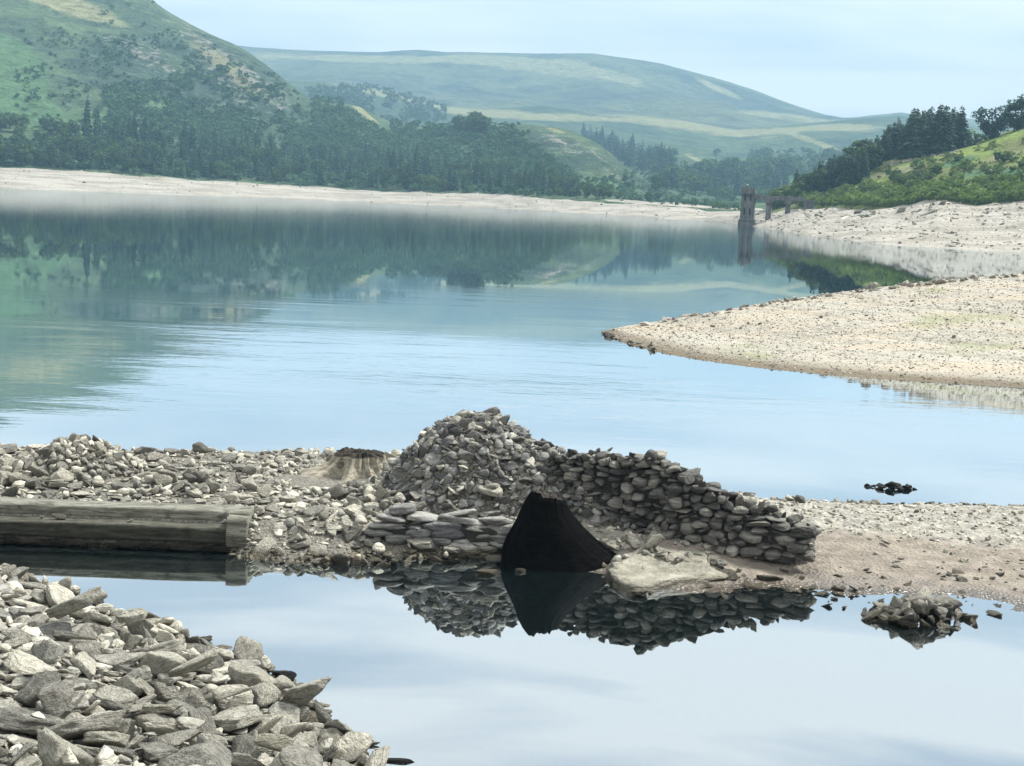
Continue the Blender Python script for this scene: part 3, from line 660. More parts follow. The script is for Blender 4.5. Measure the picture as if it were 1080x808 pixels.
for i, (px, h, s) in enumerate([(1069, 7.5, 'left one of the two dark trees on the skyline at the right edge'), (1084, 8.6, 'right one of the two dark trees on the skyline at the right edge')]):
    tree('pine', crest(px, 10), h, 'pine_tree', s, 'conifer', None, 1.45, 1)
# bright willows and bushes over the bank
def gen_g():
    px = rt.uniform(842, 1110); y1 = I(px, TB_R)-1; y0 = I(px, HR); return px, y1-(y1-y0)*rt.random()**2.2*(.5 if px < 960 else .38)
for p in pick(rhill, 125, lambda x, y: 1 if x < 990 else .8, gen_g, 1.6): tree('bush', p, rt.uniform(1.1, 2.7), 'willow_bush', 'bright green willow bush low on the right bank above the pale stones', 'bush', 'willow bushes along the right bank', rt.uniform(.9, 1.4))
for _ in range(26):
    px = rt.uniform(900, 1090); y1 = I(px, TB_R); y0 = I(px, HR); p = rhill.at(px, y0+(y1-y0)*rt.uniform(.08, .7))
    if p is not None: tree('broad' if rt.random() < .45 else 'bush', p, rt.uniform(1.0, 2.6), 'gorse_bush', 'small dark bush dotted over the right hand pasture', 'bush', 'small bushes on the right pasture', 1.3)
mass('bank_scrub', rhill, 520, lambda x, y: float(sstep(-.25, .25, nfield(x, y, 12, 14))), gen_g, (.8, 1.9), lambda *a: False, 'low bright green undergrowth between the willow bushes on the right bank', 'undergrowth', M['bush'])
mass('bracken', rhill, 2500, lambda x, y: float(sstep(-.1, .4, nfield(x, y, 15, 12))), lambda: (lambda px: (px, rt.uniform(I(px, HR)+1, I(px, TB_R))))(rt.uniform(880, 1120)), (.2, .55), lambda *a: False, 'tufts of bracken and rough grass on the right hand pasture', 'bracken', M['bush'])
FG_DATA = [0,63,-387,1439,-16,-27,6,-40,18,55,-113,864,23,11,-17,-98,18,127,-494,1396,9,-19,8,-69,16,55,-488,1393,4,6,-52,85,10,99,-244,809,62,-6,14,-7,13,125,-468,1465,-3,0,-1,90,7,60,-369,1278,8,-9,8,15,9,83,-555,1582,-10,-43,10,-89,
1,56,-267,798,68,-8,11,18,16,57,-321,1313,-4,15,98,0,9,105,-239,1060,20,-15,6,-54,21,61,-186,1212,-3,59,80,6,10,82,-432,1182,48,84,47,-23,15,64,-226,1117,9,-27,-94,0,6,70,-151,1139,-2,7,-7,18,7,66,-148,873,29,78,-62,-2,
4,121,-151,954,18,-15,3,-34,1,68,-354,1023,56,-16,11,-88,20,129,-224,993,29,-40,-15,-72,1,79,-204,909,41,-100,-6,3,14,73,-192,1017,12,-16,-27,-68,2,66,-265,1230,0,5,-97,24,7,85,-118,853,25,27,34,87,14,63,-309,881,70,54,23,-74,
9,81,-403,1478,-19,38,77,-51,1,55,-203,805,50,-3,14,56,8,75,-352,1144,39,11,17,98,5,142,-540,1536,-2,-26,-4,32,21,55,-384,1206,30,7,23,79,11,63,-137,1139,-9,17,17,90,15,58,-215,1101,8,-80,17,35,3,84,-323,1206,14,-15,5,-20,
25,58,-353,1054,55,-11,7,53,13,75,-460,1192,51,-26,19,-93,26,59,-63,996,-3,-38,-18,72,20,92,-130,1140,-9,-16,18,-37,17,58,-144,1031,1,0,-26,-59,13,105,-46,990,-7,50,-84,-4,2,103,-382,1086,60,-15,-10,-98,13,135,-209,979,25,-9,19,43,
8,57,-451,1225,38,-16,-2,-97,13,102,-268,887,61,-9,9,-6,0,109,-409,1397,-3,-5,-5,66,5,74,-515,1311,28,-27,-95,14,3,75,-462,1378,0,-14,-5,-64,2,72,-372,1363,-4,6,3,16,17,55,-301,1206,12,-6,-8,54,9,136,-563,1424,21,91,-37,-15,
8,57,-544,1520,-4,3,-2,-82,23,63,-309,858,72,60,33,73,5,58,-172,854,37,27,96,5,14,72,-184,941,32,-73,9,36,5,82,-543,1528,-4,-9,6,-97,3,66,-469,1490,-7,-21,-11,-87,12,60,-133,927,17,-18,11,-59,2,79,-172,845,39,28,11,92,
2,66,-375,1205,28,14,16,97,11,84,-136,810,35,-7,14,-8,14,76,-64,1017,-4,15,28,-9,8,141,-375,1070,61,-16,-6,-98,28,55,-258,1060,26,-83,-54,14,6,57,-287,814,71,52,85,0,1,57,-418,1364,-3,99,14,-7,19,73,-323,1236,10,22,-5,90,
3,96,-489,1239,42,-11,-9,-97,25,64,-461,1264,32,5,10,87,11,72,-223,1206,0,17,24,50,4,63,-208,1216,-4,2,2,8,9,90,-331,1294,1,-12,7,-43,4,87,-241,779,66,8,13,94,13,55,-286,869,65,-49,-87,6,10,61,-310,1148,29,-13,-9,-75,
12,73,-331,1140,35,-17,8,-6,13,110,-197,814,48,1,14,39,17,72,-96,1018,-1,6,16,-97,19,56,-468,1390,0,-6,-2,99,7,65,-224,863,50,7,11,29,10,110,-414,1146,51,-7,15,30,25,56,-141,1035,-2,-5,1,-99,19,68,-316,934,60,-1,12,47,
1,125,-183,1011,12,-23,-67,-65,11,96,-496,1454,4,-18,48,65,26,130,-620,1563,5,-10,-16,-97,22,69,-444,1314,21,1,4,-96,7,57,-406,1385,-4,-3,2,91,6,83,-430,1236,33,-14,-2,-44,11,134,-258,1044,28,1,16,58,6,61,-319,1033,46,-10,2,8,
0,125,-333,961,60,82,56,-7,8,88,-449,1413,-5,3,0,53,15,133,-297,1100,35,2,14,94,1,60,-430,1128,57,-3,10,91,24,57,-186,1172,-3,-50,25,-32,2,55,-354,1344,-4,-21,-98,1,9,98,-353,1261,17,-39,56,-20,22,138,-588,1626,-15,85,-23,-24,
6,127,-627,1572,-1,-7,-3,-100,11,119,-495,1306,26,-10,-6,-88,3,78,-116,913,15,-77,-62,15,7,61,-230,899,49,21,19,56,11,67,-172,948,23,-13,10,-15,5,61,-332,939,60,10,16,61,26,55,-306,1077,39,1,-38,-82,5,115,-411,1331,8,-67,4,-31,
8,134,-435,1106,64,63,76,-16,10,81,-352,1045,54,13,13,82,20,90,-186,916,37,-42,-74,45,10,61,-263,749,75,70,-69,14,18,99,-358,1093,55,-40,9,-55,3,142,-435,1320,15,0,24,77,11,73,-193,1155,-2,3,5,61,22,59,-398,1405,-1,49,-74,28,
9,85,-221,1142,8,-27,20,47,7,114,-390,1304,8,12,10,70,26,92,-457,1325,21,-10,16,83,2,95,-286,955,45,-9,10,-58,4,71,-166,884,35,-82,-25,-2,0,57,-491,1387,6,-5,16,33,9,135,-308,810,79,12,7,93,4,56,-71,910,0,-9,0,-67,
15,71,-469,1477,-4,-9,-20,-95,12,79,-392,1246,28,21,-94,6,3,105,-214,916,43,13,11,98,7,57,-125,932,14,35,-92,2,9,58,-511,1370,15,-18,0,-79,9,78,-574,1567,-3,87,-46,-5,11,62,-520,1510,-2,-38,-84,-38,21,110,-90,929,10,43,-7,25,
3,76,-447,1442,-3,-5,26,52,8,90,-321,1379,-12,45,-84,10,5,93,-212,1194,-1,-1,6,-38,1,58,-438,1398,-5,3,100,-4,3,80,-420,1373,-4,-3,1,-73,13,85,-282,1182,16,-8,15,18,9,55,-325,963,55,94,-33,-7,28,60,-153,908,27,-24,-8,-88,
1,69,-375,1227,23,-4,31,51,5,67,-280,1320,-2,30,-42,74,19,128,-312,1345,0,-15,-1,79,9,101,-176,1001,18,-32,84,32,11,81,-85,1040,-5,5,8,20,7,68,-85,973,-4,2,3,84,2,99,-226,1068,15,-6,11,-3,20,66,-261,1272,-2,-72,20,65,
2,55,-330,1321,-3,-20,3,-40,0,69,-215,1063,13,-21,4,-86,3,107,-237,818,59,-18,2,-72,17,93,-149,812,42,-14,14,54,2,79,-155,851,33,-3,11,16,4,68,-162,930,26,-15,-1,-66,14,111,-116,1088,-1,-9,59,73,0,94,-444,1270,29,-4,12,47,
2,60,-276,1292,-4,1,1,55,6,66,-270,1262,-3,-4,-1,-93,6,74,-205,825,53,32,58,75,12,55,-261,1031,30,-46,13,44,0,56,-582,1596,-9,-5,23,42,8,115,-99,1033,-3,2,0,86,9,80,-596,1567,-1,-26,18,-70,2,57,-222,972,30,83,45,-32,
21,95,-396,1354,-2,7,6,-27,2,76,-507,1316,25,-11,-6,-84,18,58,-324,867,73,-79,61,-1,7,95,-507,1281,33,-13,10,-17,5,57,-308,1228,5,-3,12,43,8,87,-139,996,2,-56,-82,12,5,82,-471,1196,49,-4,14,38,3,72,-456,1458,-5,-98,21,-1,
18,96,-538,1397,19,-17,35,-81,22,113,-470,1450,0,22,-23,77,0,103,-59,936,-2,2,0,90,2,140,-245,985,33,-5,14,8,3,85,-234,766,65,-1,12,11,28,57,-291,1215,7,69,26,16,16,68,-253,1271,-4,-4,-4,100,0,104,-160,918,28,13,10,96,
11,78,-242,1045,23,-2,-5,1,0,111,-248,931,48,-9,19,44,12,59,-153,1122,-4,-1,-1,73,23,107,-425,1223,37,-28,-8,-22,4,93,-528,1325,28,-7,-3,-77,5,67,-238,799,62,-86,-48,15,28,142,-307,1202,20,1,97,24,24,118,-270,1140,22,68,-49,-25,
5,144,-380,1037,66,19,11,97,0,65,-147,1084,-3,3,3,90,13,61,-383,1200,32,-93,-30,19,4,115,-534,1405,14,-12,6,-39,4,56,-317,1378,-14,41,56,17,2,125,-303,1102,41,3,26,79,10,71,-393,1347,-2,-2,-32,-87,12,55,-581,1476,10,26,12,-6,
4,57,-213,858,49,74,-59,32,11,115,-274,1363,-20,-8,23,48,18,62,-160,1157,-3,-20,-25,92,5,125,-286,822,73,20,94,24,4,83,-336,1270,6,-5,13,15,10,128,-481,1345,16,-12,-14,-89,11,115,-200,897,44,18,-9,98,9,55,-287,1034,36,-13,8,31,
7,86,-346,1114,45,-10,6,-40,5,62,-253,1091,20,-3,5,67,12,60,-554,1506,-2,52,85,-2,5,60,-344,1098,46,-14,-98,7,15,139,-322,1053,46,-4,27,-36,16,108,-260,913,54,-14,17,42,17,90,-237,1335,-19,-3,-72,39,4,55,-71,959,-3,-61,-78,-14,
11,55,-544,1415,14,-8,12,-19,10,62,-46,972,-5,-65,-76,1,12,62,-198,1165,-2,-8,3,-97,4,61,-429,1286,22,-98,3,-5,10,59,-117,885,19,-45,-86,21,12,119,-512,1334,23,-16,5,-47,3,69,-394,1423,-6,-72,-48,33,8,87,-504,1532,-10,67,70,-23,
7,77,-491,1507,-5,-20,-6,-84,9,94,-269,720,82,78,60,-16,12,85,-490,1444,0,-51,59,-22,2,125,-101,937,14,2,-39,-49,8,63,-154,1079,-3,-2,-1,-29,12,57,-195,854,43,8,8,83,8,124,-559,1531,-2,95,17,5,5,59,-278,1047,31,14,5,99,
27,62,-421,1180,46,-84,14,-16,4,55,-558,1498,0,-57,-82,-8,13,78,-151,1151,-5,-2,-4,-99,0,77,-368,1215,23,-20,7,-46,5,55,-274,975,41,-13,-5,-96,26,55,-437,1345,9,-45,34,-32,12,61,-118,1051,-4,-4,2,-13,5,68,-406,1344,1,-13,-17,52,
10,64,-233,1253,-4,1,0,-39,11,60,-483,1401,0,-12,11,-30,11,127,-278,1237,2,-5,-10,-99,3,127,-210,906,45,-1,13,-76,10,85,-136,1148,-11,-4,23,3,13,108,-389,1318,3,-9,13,49,0,63,-264,770,72,-17,17,22,11,60,-55,996,-6,-24,-95,15,
13,120,-105,1049,-1,-35,-6,58,15,130,-63,1005,-3,83,-54,-7,1,85,-116,1009,-4,-1,0,-94,11,59,-319,1146,31,5,16,98,11,126,-374,960,72,4,17,69,14,123,-567,1510,3,29,28,92,12,56,-413,1175,45,15,-33,74,21,127,-484,1417,1,-6,-6,99,
0,105,-586,1561,1,-21,-94,-15,9,73,-455,1277,30,86,49,-13,4,63,-509,1302,29,-11,1,-40,23,59,-243,1298,-7,65,24,72,25,106,-260,1025,31,-6,4,-92,3,78,-291,844,67,13,8,88,0,55,-296,1149,26,-3,-99,11,0,92,-251,1241,-2,-5,1,8,
11,109,-381,1389,-3,-1,-8,-80,2,55,-249,1150,14,27,12,16,12,60,-360,1349,-4,-3,2,-64,0,58,-416,1348,1,-3,3,95,1,79,-35,952,-3,16,-83,35,11,62,-330,995,52,-11,1,-70,1,68,-445,1238,34,72,-68,-1,7,70,-25,937,-6,-5,-1,-63,
1,56,-143,934,20,9,13,98,0,107,-181,833,43,-15,-6,-99,7,87,-238,1092,14,98,14,-13,2,62,-330,1285,6,0,-13,27,6,61,-259,1260,-4,-5,0,-46,8,58,-104,989,-3,-72,68,12,16,120,-192,1009,13,6,35,68,1,55,-170,1073,-1,-2,5,13,
22,95,-246,1143,17,91,-41,-8,5,78,-336,1319,-3,58,81,-6,4,60,-342,870,76,7,-99,-9,11,69,-452,1233,37,-4,-1,-23,12,83,-543,1468,3,-18,-2,-78,16,80,-295,791,76,-79,-54,0,3,79,-226,898,50,3,27,-29,21,98,-464,1402,-3,5,16,74,
7,125,-273,1246,2,-4,19,94,18,142,-459,1214,46,-24,22,-8,0,86,-451,1312,23,-12,-20,96,20,73,-506,1452,0,12,1,-45,12,119,-401,1187,41,-94,16,-31,0,73,-388,1100,58,-19,4,-32,10,119,-164,1132,-4,3,0,-37,3,113,-331,1090,45,99,-12,0,
19,103,-439,1263,34,-86,-30,17,21,96,-443,1397,-4,-16,7,70,14,136,-494,1489,1,-51,-33,45,16,130,-249,1232,-1,-8,8,-41,3,93,-646,1662,-14,-57,-78,23,2,56,-385,1426,-13,-76,-55,35,1,79,-28,900,-4,-8,-3,96,13,56,-470,1374,3,-15,-2,-73,
0,123,-489,1351,18,-25,-12,-56,9,59,-255,848,61,16,23,37,6,59,-392,1363,-4,-13,-15,88,12,59,-195,1079,3,94,28,-3,9,75,-257,993,35,-18,4,-69,7,55,-198,968,23,-10,15,31,8,84,-301,1196,14,-2,11,44,9,56,-197,803,50,4,-97,-11,
5,61,-558,1458,10,-45,5,-59,2,61,-367,1296,4,3,13,97,23,59,-541,1425,14,-18,-48,-50,0,67,-152,1021,2,-2,7,-45,6,55,-600,1549,-2,-14,8,-60,0,81,-541,1567,-11,-21,13,2,14,107,-249,1059,27,0,82,-13,13,127,-137,1056,-2,-4,4,-22,
7,122,-321,971,53,10,10,95,13,101,-213,1076,10,-19,10,-44,1,130,-93,982,-2,58,-80,-11,9,59,-85,985,-3,0,-2,-55,7,111,-194,1144,0,-23,-9,-33,13,110,-374,1440,-21,-20,18,32,21,128,-252,1202,6,-1,25,74,2,134,-399,1083,65,7,16,98,
6,127,-397,1335,2,-8,14,-20,11,70,-130,1020,-2,-10,-14,-87,10,122,-308,1010,45,6,14,88,16,73,-318,1367,-9,-30,11,-79,26,135,-346,1239,23,86,-15,48,4,59,-27,952,-7,-3,-98,3,5,69,-310,963,51,-3,9,-26,4,55,-258,973,37,18,-97,-1,
0,104,-129,884,24,-6,16,5,14,58,-240,1202,4,-47,45,74,13,106,-130,852,29,-5,-16,95,9,134,-392,1191,37,2,12,76,12,55,-288,1169,20,-6,-13,-80,4,85,-194,849,45,15,9,-44,15,72,-220,1018,19,25,-93,6,9,56,-282,1072,32,-12,11,-51,
7,59,-380,1188,33,-30,5,-22,16,97,-131,829,32,31,48,3,20,133,-337,1207,26,-62,-33,-5,11,64,-231,827,56,-1,15,24,20,82,-135,981,6,-8,2,-35,16,65,-246,1122,15,-65,-70,24,7,64,-273,1331,-10,-24,1,-49,19,55,-204,1234,-2,-15,8,19,
12,128,-384,1241,23,12,10,99,10,63,-310,1166,24,-11,-8,-91,10,138,-306,869,69,7,11,98,14,59,-412,1466,-15,46,33,-77,14,114,-550,1516,1,12,13,91,9,70,-561,1502,3,-52,-58,14,18,64,-389,1341,-1,-36,-12,92,1,75,-602,1579,-4,-3,6,-92,
12,58,-298,1060,36,-19,-98,2,22,73,-123,927,18,-20,47,-86,5,89,-214,1204,-1,-10,5,81,6,100,-271,1260,5,87,-10,-22,13,57,-436,1118,62,-53,-78,29,20,74,-351,1335,-2,8,-21,24,8,126,-228,934,43,-11,9,1,13,122,-599,1551,1,31,-93,-2,
18,85,-251,882,60,9,14,84,11,95,-583,1518,1,-9,-4,-35,6,60,-431,1142,54,44,-89,11,12,58,-157,848,41,-48,-73,20,22,106,-169,1082,2,-9,-31,95,11,91,-230,1217,-2,-4,5,-12,7,116,-117,948,8,9,19,84,9,115,-415,1318,14,75,26,17,
0,63,-293,870,69,-37,-76,41,11,59,-449,1322,17,-1,17,76,4,89,-132,1042,-2,-16,-99,2,9,60,-331,950,59,-9,12,43,6,92,-282,1259,1,-3,7,-54,20,138,-275,801,76,10,70,-35,8,134,-280,1308,-3,2,1,41,1,64,-289,1161,22,32,93,-15,
9,56,-164,1003,7,28,-95,3,9,145,-655,1640,-2,-6,6,-32,12,73,-93,883,12,-18,6,-82,11,86,-478,1216,48,-11,16,-45,3,95,-536,1434,13,68,71,-5,1,55,-67,1010,-5,16,9,7,10,60,-322,844,76,-4,19,46,0,55,-422,1424,-4,-14,9,-39,
7,127,-181,1154,-3,0,1,-7,12,61,-375,1044,62,2,19,33,5,66,-256,1306,-7,16,11,98,13,64,-233,1232,-3,-11,-1,49,10,73,-257,743,74,7,15,86,6,57,-125,1090,-4,-12,-13,-79,1,95,-562,1448,16,-21,59,70,10,57,-328,1257,6,-11,-1,-81,
10,114,-48,912,-3,3,5,99,11,60,-288,793,74,-3,7,-5,12,76,-323,1297,-2,-11,5,-43,6,79,-384,1377,-2,21,6,-43,18,61,-193,880,42,-60,-77,18,0,105,-322,1042,54,-41,-8,68,6,76,-226,1049,24,-86,-48,7,18,56,-491,1265,36,9,-5,-87,
9,107,-423,1119,60,-4,15,3,17,102,-455,1428,0,-7,-10,87,8,57,-198,963,25,-18,-12,-90,17,62,-540,1442,13,-52,15,79,3,94,-332,1244,9,11,11,87,0,55,-320,1320,-1,9,-28,-9,9,68,-376,1144,45,-16,2,55,7,56,-461,1432,-5,-1,1,-90,
1,68,-483,1393,2,-24,-26,-88,1,60,-444,1306,20,-12,11,48,12,131,-227,1007,24,82,53,-9,13,69,-200,1191,0,-39,42,-13,9,81,-222,1081,15,1,16,51,22,55,-440,1230,45,-49,48,-44,8,116,-225,1098,11,9,12,92,7,55,-322,884,69,-5,12,9,
3,72,-499,1317,24,-1,19,-23,9,104,-105,924,11,-16,15,-15,22,141,-257,735,83,0,-53,77,2,68,-345,1336,-4,2,2,64,10,66,-446,1358,5,89,-39,-6,1,69,-386,1048,66,79,59,-17,11,75,-561,1571,-7,-19,6,-46,2,91,-310,1130,34,-14,-6,-95,
13,83,-138,1010,0,-11,-4,-71,10,128,-326,1279,2,-9,8,-25,4,96,-526,1568,-15,96,10,-23,13,71,-353,1382,-5,-9,9,-92,0,137,-32,904,-1,-30,94,-15,9,67,-255,1095,23,-32,-4,-56,13,124,-398,1294,12,1,18,74,3,64,-429,1124,59,79,-57,-19,
23,118,-104,959,10,19,-11,-22,17,60,-273,1225,4,42,16,15,7,86,-504,1360,15,-12,8,-15,20,123,-46,1089,-28,36,-10,-92,4,73,-236,1158,11,-63,-35,17,7,57,-233,778,64,-14,-1,-41,28,81,-114,1100,-8,-54,40,-25,5,123,-402,1169,44,24,-97,6,
12,97,-262,1071,27,43,-9,-50,21,94,-254,946,44,-8,13,-74,11,92,-448,1202,45,-9,14,42,1,84,-271,1127,22,-13,9,-79,3,79,-65,1069,-21,92,32,-23,1,144,-296,1306,-2,-1,-7,-6,3,141,-313,1065,41,11,13,74,5,94,-300,1127,32,3,19,25,
7,88,-80,884,11,-31,-69,-64,22,100,-199,1158,5,-50,-3,86,8,58,-566,1567,-5,29,32,89,13,123,-512,1398,10,-20,0,-95,4,91,-263,1015,33,9,15,97,10,118,-332,902,70,3,18,75,18,125,-128,1032,1,11,7,-20,2,56,-179,976,16,-6,20,41,
2,116,-570,1623,-23,76,-60,1,1,81,-335,1067,53,-57,-27,9,2,78,-239,1031,23,5,12,26,17,61,-459,1290,29,-3,-17,42,8,56,-202,1187,-2,-15,11,-98,3,105,-227,1081,13,-16,6,-72,18,57,-130,960,10,-7,27,96,12,55,-229,1143,8,-19,-97,12,
3,104,-240,912,50,-8,13,40,26,72,-318,1269,4,-79,-56,0,0,82,-232,846,59,-73,59,-9,3,63,-516,1324,25,57,-80,1,9,91,-340,1291,4,-3,-7,81,8,102,-125,994,0,-21,3,-90,15,125,-226,924,46,-20,25,15,12,56,-350,1064,54,41,-47,-40,
0,124,-514,1496,-2,6,8,30,2,107,-229,1083,18,2,-30,-71,21,113,-225,890,51,29,26,60,21,114,-426,1481,-14,-7,58,38,19,115,-269,1034,37,18,97,-1,15,113,-263,1238,2,-8,-23,-93,11,55,-379,1092,60,97,5,-12,4,64,-387,1165,40,11,6,97,
3,95,-303,975,49,-6,16,-22,14,62,-250,1109,20,-29,-76,-5,16,108,-108,994,-4,67,-74,6,7,125,-40,922,-4,1,2,62,0,74,-520,1385,13,-5,11,38,23,63,-278,1152,22,64,2,57,21,66,-109,951,6,60,-61,9,9,126,-314,1082,43,-20,-11,-92,
20,106,-193,1307,-25,-32,-27,-81,8,136,-150,1072,-2,-3,-6,-94,1,129,-378,1219,26,86,-46,-14,6,83,-296,889,65,0,6,84,10,124,-176,916,32,-11,1,-74,3,104,-478,1265,34,-3,11,87,6,56,-121,1035,-3,14,-9,-35,1,97,-319,1218,10,-17,13,24,
24,90,-364,1403,-9,-30,-39,-87,13,119,-72,972,-3,0,0,19,3,120,-398,1024,74,11,10,94,22,55,-462,1362,8,-31,-21,-80,9,55,-117,962,5,14,12,98,16,110,-447,1302,23,-2,13,89,9,93,-7,956,-14,32,43,37,20,60,-203,967,28,-69,71,17,
21,83,-291,744,84,14,28,63,9,80,-263,1169,16,-9,5,40,13,55,-134,960,12,94,25,11,7,83,-462,1442,-5,-1,-1,-84,22,142,-293,1118,38,-34,78,-51,18,55,-388,1217,31,13,36,-61,12,60,-178,853,39,86,-23,-20,9,58,-264,1066,28,9,71,68,
8,98,-152,977,10,-15,-6,-68,7,91,-260,839,61,8,5,99,21,98,-254,1223,1,9,12,12,0,142,-422,1164,50,-15,6,-25,3,58,-456,1388,-3,-12,0,-41,6,62,-449,1432,2,-78,9,-59,5,100,-368,1188,32,-26,18,35,2,97,-273,980,43,98,16,6,
5,134,-312,1306,-3,0,6,71,8,82,-608,1553,0,49,-75,-42,7,130,-327,1329,-4,-1,0,-11,1,137,-249,740,74,26,14,89,21,61,-249,1259,-3,-13,10,31,9,55,-320,1092,41,-16,3,8,5,56,-254,1249,-4,-4,-10,-97,6,55,-296,1213,9,-58,71,-18,
2,67,-263,1223,1,-9,3,-29,7,125,-46,951,-3,8,-7,-32,18,60,-374,1079,60,-23,94,23,13,58,-500,1508,-4,-4,1,-94,17,57,-532,1478,1,17,-48,81,11,55,-417,1130,59,-9,-9,-99,15,72,-272,1069,29,-35,17,62,22,111,-146,965,16,90,-33,-18,
2,79,-489,1284,32,-37,16,79,9,61,-272,938,46,-24,2,-11,2,85,-426,1257,33,-95,-28,-7,1,117,-279,786,73,-16,5,-82,0,138,-285,1222,10,-1,11,81,7,60,-319,1212,12,-14,96,23,3,82,-474,1398,2,10,-6,-6,2,61,-155,1062,0,-27,95,7,
0,62,-483,1368,8,-6,16,53,9,70,-188,869,42,-59,-80,3,20,96,-515,1346,23,7,17,78,0,87,-61,918,-1,-12,-2,81,5,69,-200,1214,-3,-12,-8,-3,6,71,-217,1169,4,30,14,44,0,117,-128,939,17,94,28,-19,8,130,-271,1270,-1,-17,-8,23,
0,64,-350,1288,4,6,8,98,9,85,-355,1203,26,39,91,12,3,73,-337,1176,26,-16,9,-15,14,55,-143,887,29,10,9,40,0,73,-209,1170,7,21,36,-63,3,99,-330,1051,50,-68,-67,-26,9,101,-285,1025,37,-13,-2,-99,11,62,-414,1181,43,64,76,-12,
3,66,-318,1304,0,-76,33,-51,4,85,-418,1173,50,79,31,-37,9,79,-276,1116,31,12,-20,-71,15,111,-567,1604,-16,-33,44,-49,5,57,-263,964,40,-14,-2,66,4,78,-159,869,32,13,8,98,6,55,-507,1350,18,-15,-2,-87,0,121,-28,939,-1,3,-10,73,
9,94,-409,1271,23,-51,31,-68,15,138,-375,1281,11,-40,29,30,1,128,-475,1416,-3,-12,9,-52,4,130,-486,1446,0,17,88,30,3,58,-147,969,11,2,12,-61,1,96,-196,918,38,-1,-16,-53,3,134,-306,1039,41,12,3,99,9,66,-90,923,6,-49,-9,1,
4,61,-227,1053,17,10,26,88,4,56,-288,1053,34,-3,8,-36,5,65,-440,1133,57,7,4,99,8,70,-272,970,42,-23,-26,-94,5,80,-292,1156,24,99,-8,-9,14,129,-390,1234,32,14,58,22,11,74,-183,846,42,63,73,-24,1,61,-453,1289,26,35,-94,4,
4,63,-447,1153,57,34,13,-78,3,123,-444,1384,-3,-9,-5,-51,17,69,-367,1163,39,-17,5,70,21,98,-182,984,16,-13,4,40,12,144,-291,1204,13,17,4,84,8,57,-531,1452,5,9,21,86,12,59,-475,1402,-1,-87,40,23,25,129,-484,1456,-1,-2,-24,-26,
15,70,-359,1262,11,-13,16,9,8,78,-586,1531,-2,-4,-1,-55,10,135,-116,866,26,-19,-11,32,5,118,-287,1265,-2,6,1,87,1,104,-488,1451,9,21,19,66,1,67,-396,1274,14,7,12,99,3,87,-239,1247,-3,-6,1,51,1,56,-124,979,2,2,22,82,
3,103,-526,1395,14,28,3,96,7,55,-361,1382,-5,-11,7,-8,3,57,-134,945,15,-7,15,15,18,77,-536,1473,3,-38,-28,87,0,112,-216,1308,-19,32,-92,12,13,73,-174,1228,-6,-16,30,10,7,71,-171,1142,-4,0,0,-17,8,77,-125,1114,-9,-20,7,-56,
13,57,-213,1082,12,4,15,74,2,59,-310,1094,37,-13,-6,-99,6,62,-323,1264,10,10,53,-9,25,63,-348,1205,28,-88,4,-28,20,127,-186,1095,3,11,13,-75,2,56,-480,1460,-4,64,77,1,21,94,-178,862,39,-5,-2,-93,11,59,-289,1252,-1,-9,-5,-82,
1,136,-365,1075,56,-19,12,-53,14,130,-499,1302,36,-16,3,-97,7,57,-319,806,82,-22,-82,-54,6,71,-82,940,0,-86,50,6,10,93,-354,1105,48,7,11,96,13,72,-219,1214,-1,-22,-13,-97,9,98,-284,1219,17,19,22,27,4,56,-210,1164,0,10,19,41,
5,128,-339,1336,-2,-5,17,-76,4,100,-251,1251,-1,-14,12,60,24,55,-366,1025,61,85,49,-14,0,63,-256,1060,33,-69,-45,56,9,66,-98,996,-4,-3,0,-91,5,120,-103,1044,-4,0,-3,-94,1,56,-136,1039,-3,-95,30,5,8,75,-137,975,9,18,13,-92,
2,63,-270,1160,18,-20,-96,16,6,105,-589,1583,-4,-6,0,13,11,55,-338,1220,21,-98,9,11,9,58,-277,1013,36,-13,5,-92,12,90,-561,1521,-3,-2,3,70,12,88,-241,1283,-4,-2,-4,-99,4,79,-438,1182,50,-22,-13,48,11,113,-354,1294,8,-34,92,-14,
2,58,-385,1333,-2,2,12,80,11,59,-432,1262,27,-4,9,71,8,102,-438,1306,20,-63,-76,15,18,56,-533,1390,16,-1,22,-19,10,82,-248,998,31,14,10,98,18,95,-586,1570,-1,53,-80,-28,1,135,-525,1312,31,-54,-84,2,8,56,-226,1231,-3,5,9,38,
17,74,-521,1458,5,-45,2,89,7,67,-497,1373,10,-18,-1,-76,7,88,-442,1342,10,2,18,87,5,82,-372,1261,14,-17,-6,-75,7,64,-267,1290,-4,0,-1,-100,6,124,-473,1430,-3,-3,2,-98,4,83,-313,1223,7,4,17,69,12,84,-225,1222,0,4,12,89,
27,66,-579,1471,12,-22,80,-56,19,78,-318,1292,9,-59,70,-33,3,59,-329,1057,49,1,17,95,9,138,-521,1376,19,-2,8,25,12,56,-560,1520,1,83,17,-10,10,72,-342,1147,36,-7,16,16,21,131,-427,1190,48,-26,-96,-8,11,58,-454,1490,-11,-18,9,-38,
13,116,-343,1175,31,-96,28,3,4,99,-296,1179,30,70,68,4,3,140,-346,1223,24,37,-23,-62,13,55,-75,1046,-11,-27,-2,-85,13,64,-95,971,-2,-9,2,5,4,56,-346,1242,11,-7,-99,0,8,55,-412,1115,59,-91,-17,14,13,56,-507,1309,28,-55,16,11,
5,70,-330,1054,47,-13,8,-54,13,56,-355,1230,15,2,20,66,12,77,-367,1086,54,6,14,80,19,80,-174,941,29,13,18,96,21,57,-407,1399,2,-9,17,-23,6,139,-468,1417,6,26,-7,19,6,56,-287,1112,31,48,-26,70,18,58,-332,1374,-7,-5,-1,-95,
